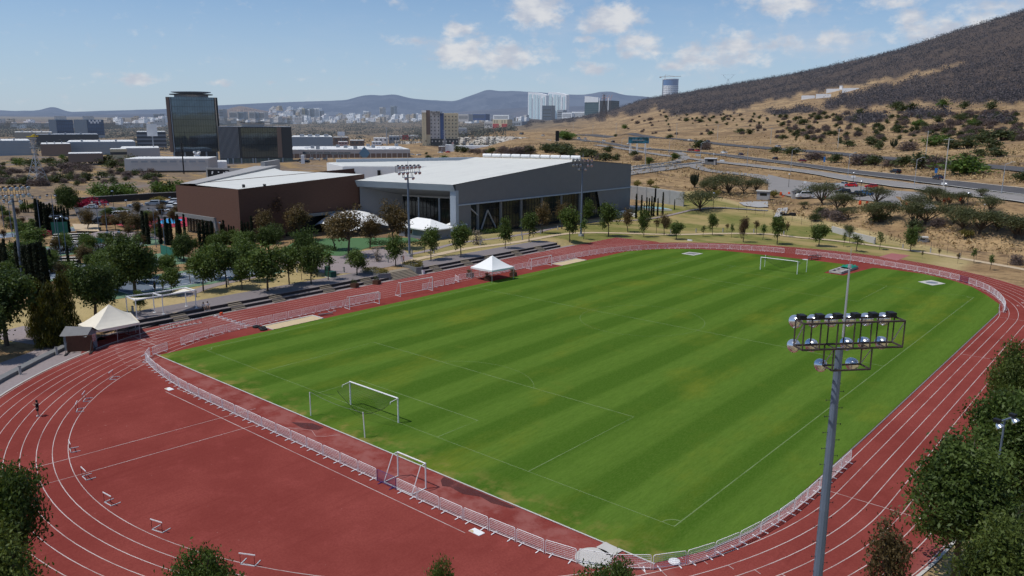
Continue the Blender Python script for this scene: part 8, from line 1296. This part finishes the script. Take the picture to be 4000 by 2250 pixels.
g = np.random.default_rng(21); k = 0; ZONES = ((1260, 1660, 455, 480, 90, 3000, 'white house in the far city left of the hotel'), (1040, 1180, 425, 470, 60, 3300, 'white house on the small city hill behind the black towers'), (420, 640, 468, 505, 40, 2300, 'house among the trees left of the black tower'), (860, 1260, 462, 482, 40, 2700, 'pale house in the far city right of the black tower'), (1800, 2080, 462, 478, 40, 2500, 'white house in the far city right of the hotel'), (0, 300, 478, 505, 12, 2300, 'house on the far plain at the left edge'))
for x0, x1, y0_, y1_, n, d, lb in ZONES:
    for _ in range(n): px, py = g.uniform(x0, x1), g.uniform(y0_, y1_); p = at(px, py, d*g.uniform(.94, 1.06)); s = g.uniform(.8, 1.5); o = mk('house', HOUSE[g.integers(0, 5)], None, p, face_cam(p)-.7+g.uniform(-.5, .5), label=lb, cat='house', group=lb.replace('house', 'houses')); o.scale = (s*1.25, s, s)
# far hills
def ridge(name, prof, d, base_z, col, L=12000, rough=1.0):
    prof = np.array(prof, float); xs = np.linspace(prof[0, 0], prof[-1, 0], 420); ys = np.interp(xs, prof[:, 0], prof[:, 1]); g = np.random.default_rng(int(d)); kern = np.ones(5)/5; ys = np.convolve(np.pad(ys, 2, 'edge'), kern, 'valid')-np.abs(np.convolve(g.normal(size=len(xs)), kern, 'same'))*rough
    rows = 14; vs = []; gx = g.normal(size=(rows+1, len(xs))); gx = np.array([np.convolve(r, np.ones(9)/9, 'same') for r in gx])
    for j in range(rows+1):
        v = j/rows
        for i, (x, y) in enumerate(zip(xs, ys)):
            top = at(x, y, d); q = at(x, y, d*(1-.28*v)); z = base_z+(top[2]-base_z)*(1-v)**1.35+(top[2]-base_z)*.22*gx[j, i]*math.sin(PI*v); vs.append((q[0], q[1], z))
    n = len(xs); b = MB(); b.add(vs, [(j*n+i, (j+1)*n+i, (j+1)*n+i+1, j*n+i+1) for j in range(rows) for i in range(n-1)])
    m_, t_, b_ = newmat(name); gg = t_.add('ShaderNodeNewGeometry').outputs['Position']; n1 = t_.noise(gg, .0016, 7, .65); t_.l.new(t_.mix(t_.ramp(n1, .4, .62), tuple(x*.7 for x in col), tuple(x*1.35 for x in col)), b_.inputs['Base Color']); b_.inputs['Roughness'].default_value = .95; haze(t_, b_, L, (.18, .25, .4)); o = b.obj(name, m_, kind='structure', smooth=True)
ridge('mountains', [(-900, 440), (-400, 436), (0, 431), (60, 434), (150, 432), (175, 424), (204, 416), (235, 425), (268, 438), (400, 433), (641, 427), (855, 412), (1000, 404), (1155, 398), (1350, 392), (1408, 375), (1447, 370), (1495, 374), (1536, 367), (1602, 384), (1660, 390), (1777, 396), (1855, 368), (1909, 348), (1944, 357), (2000, 355), (2120, 362), (2214, 369), (2291, 371), (2330, 361), (2385, 356), (2435, 371), (2517, 377), (2700, 400), (3000, 410)], 11500, 40, (.1, .1, .1), 11000)
ridge('hills', [(-900, 452), (0, 452), (300, 452), (600, 445), (1000, 452), (1400, 448), (1700, 448), (1850, 432), (2050, 420), (2200, 416), (2400, 412), (2700, 430), (3000, 440)], 7600, 30, (.1, .085, .075), 10000)
ridge('city_hill', [(830, 450), (873, 434), (905, 421), (935, 414), (965, 418), (1010, 428), (1072, 440), (1130, 452)], 3700, 35, (.2, .15, .11), 9000, .4); ridge('brown_rise', [(-900, 480), (-200, 478), (0, 472), (150, 472), (300, 478), (460, 486), (560, 492)], 3000, 20, (.22, .16, .11), 9000, .4)
# ------------------------------------------------------------------ light and sky
SUN = Vector((-0.588, -0.809, 0)); EL = math.radians(63)
def sky():
    w = bpy.data.worlds.new('World'); S.world = w; w.use_nodes = True; t = NT(w.node_tree); bg = t.n['Background']
    sk = t.add('ShaderNodeTexSky', sky_type='NISHITA', sun_disc=False, sun_elevation=EL, sun_rotation=math.atan2(SUN.x, SUN.y), altitude=1800, air_density=1.0, dust_density=1.2, ozone_density=1.0)
    bg.inputs['Strength'].default_value = .1
    v = t.add('ShaderNodeTexCoord').outputs['Generated']; sx = t.add('ShaderNodeSeparateXYZ'); t.l.new(v, sx.inputs[0])
    u = t.math('ARCTAN2', sx.outputs[0], sx.outputs[1]); e = t.math('ARCSINE', sx.outputs[2])
    cb = t.add('ShaderNodeCombineXYZ'); t.l.new(u, cb.inputs[0]); t.l.new(e, cb.inputs[1]); uv = cb.outputs[0]
    nz = t.add('ShaderNodeTexNoise'); nz.inputs['Scale'].default_value = 26; nz.inputs['Detail'].default_value = 8; nz.inputs['Roughness'].default_value = .62; t.l.new(t.mapping(uv, (1, 1.6, 1)), nz.inputs['Vector'])
    wv = t.add('ShaderNodeVectorMath', operation='MULTIPLY_ADD'); t.l.new(nz.outputs['Color'], wv.inputs[0]); wv.inputs[1].default_value = (.03, .02, 0); t.l.new(uv, wv.inputs[2])
    mx = None
    for px, py, wx, wy, k in ((2096, 48, 118, 62, 1), (2391, 76, 118, 55, .95), (1801, 118, 85, 30, .75), (1800, 205, 130, 58, .9), (1960, 220, 150, 50, .85), (2110, 205, 90, 40, .55), (2283, 148, 55, 17, .6), (2314, 267, 68, 25, .75), (2492, 180, 85, 55, .8), (2330, 190, 70, 30, .5),
        (2717, 222, 90, 55, .75), (2888, 190, 120, 70, .75), (3067, 16, 190, 40, .7), (3260, 165, 100, 45, .6), (3060, 170, 90, 40, .55), (3571, 70, 95, 38, .6), (3480, 15, 120, 25, .5), (3650, 120, 160, 50, .75), (3850, 80, 120, 40, .6), (543, 308, 110, 20, .62), (870, 326, 50, 13, .5), (1430, 330, 50, 10, .4), (3900, 20, 160, 30, .5), (1580, 165, 90, 30, .3), (2640, 255, 60, 25, .6), (1560, 20, 60, 40, .25), (250, 308, 40, 8, .3), (1060, 324, 60, 10, .3), (3420, 250, 120, 40, .45)):
        d = ray(px, py); d = d/np.linalg.norm(d); u0, e0 = math.atan2(d[0], d[1])+.015, math.asin(d[2])+.01
        s1 = t.add('ShaderNodeVectorMath', operation='SUBTRACT'); t.l.new(wv.outputs[0], s1.inputs[0]); s1.inputs[1].default_value = (u0, e0, 0)
        s2 = t.mapping(s1.outputs[0], (FOC/wx*.9, FOC/wy*.9, 0)); s3 = t.add('ShaderNodeVectorMath', operation='LENGTH'); t.l.new(s2, s3.inputs[0])
        val = t.math('MULTIPLY', t.math('SUBTRACT', 1.25, s3.outputs['Value'], clamp=True), k); mx = val if mx is None else t.math('MAXIMUM', mx, val)
    nz2 = t.noise(t.mapping(uv, (1, 1.5, 1)), 44, 8, .6)
    msk = t.ramp(t.math('ADD', mx, t.math('MULTIPLY', t.math('SUBTRACT', nz2, .5), 1.7)), .1, .8)
    ci = t.noise(t.mapping(uv, (3, 9, 1)), 2.2, 6, .6); ci = t.math('MULTIPLY', t.ramp(ci, .45, .8), t.ramp(u, -1.3, -.2)); ci = t.math('MULTIPLY', ci, .5)
    shade = t.noise(t.mapping(uv, (1, 2, 1)), 30, 4, .5); cc = t.mix(t.ramp(shade, .35, .65), (5.0, 5.3, 6.1), (7.6, 7.5, 7.5))
    base = t.mix(1.0, sk.outputs[0], SKYTINT, 'MULTIPLY')
    base = t.mix(t.math('MULTIPLY', t.math('SUBTRACT', 1.0, t.ramp(e, -.02, .22)), .7), base, (4.3, 5.1, 6.5))
    c = t.mix(ci, base, (5.6, 6.0, 6.9)); c = t.mix(t.math('MULTIPLY', msk, .82), c, cc)
    t.l.new(c, bg.inputs[0])
SKYTINT = (.8, .97, 1.1)
sky()
sl = bpy.data.lights.new('sun', 'SUN'); sl.energy = 3.3; sl.angle = math.radians(.53); sl.color = (1, .96, .9); so = bpy.data.objects.new('sun', sl); COL.objects.link(so)
dv = Vector((SUN.x*math.cos(EL), SUN.y*math.cos(EL), math.sin(EL))); so.rotation_euler = dv.to_track_quat('Z', 'Y').to_euler()
S.cycles.max_bounces = 6; S.cycles.transparent_max_bounces = 16; S.cycles.caustics_reflective = False
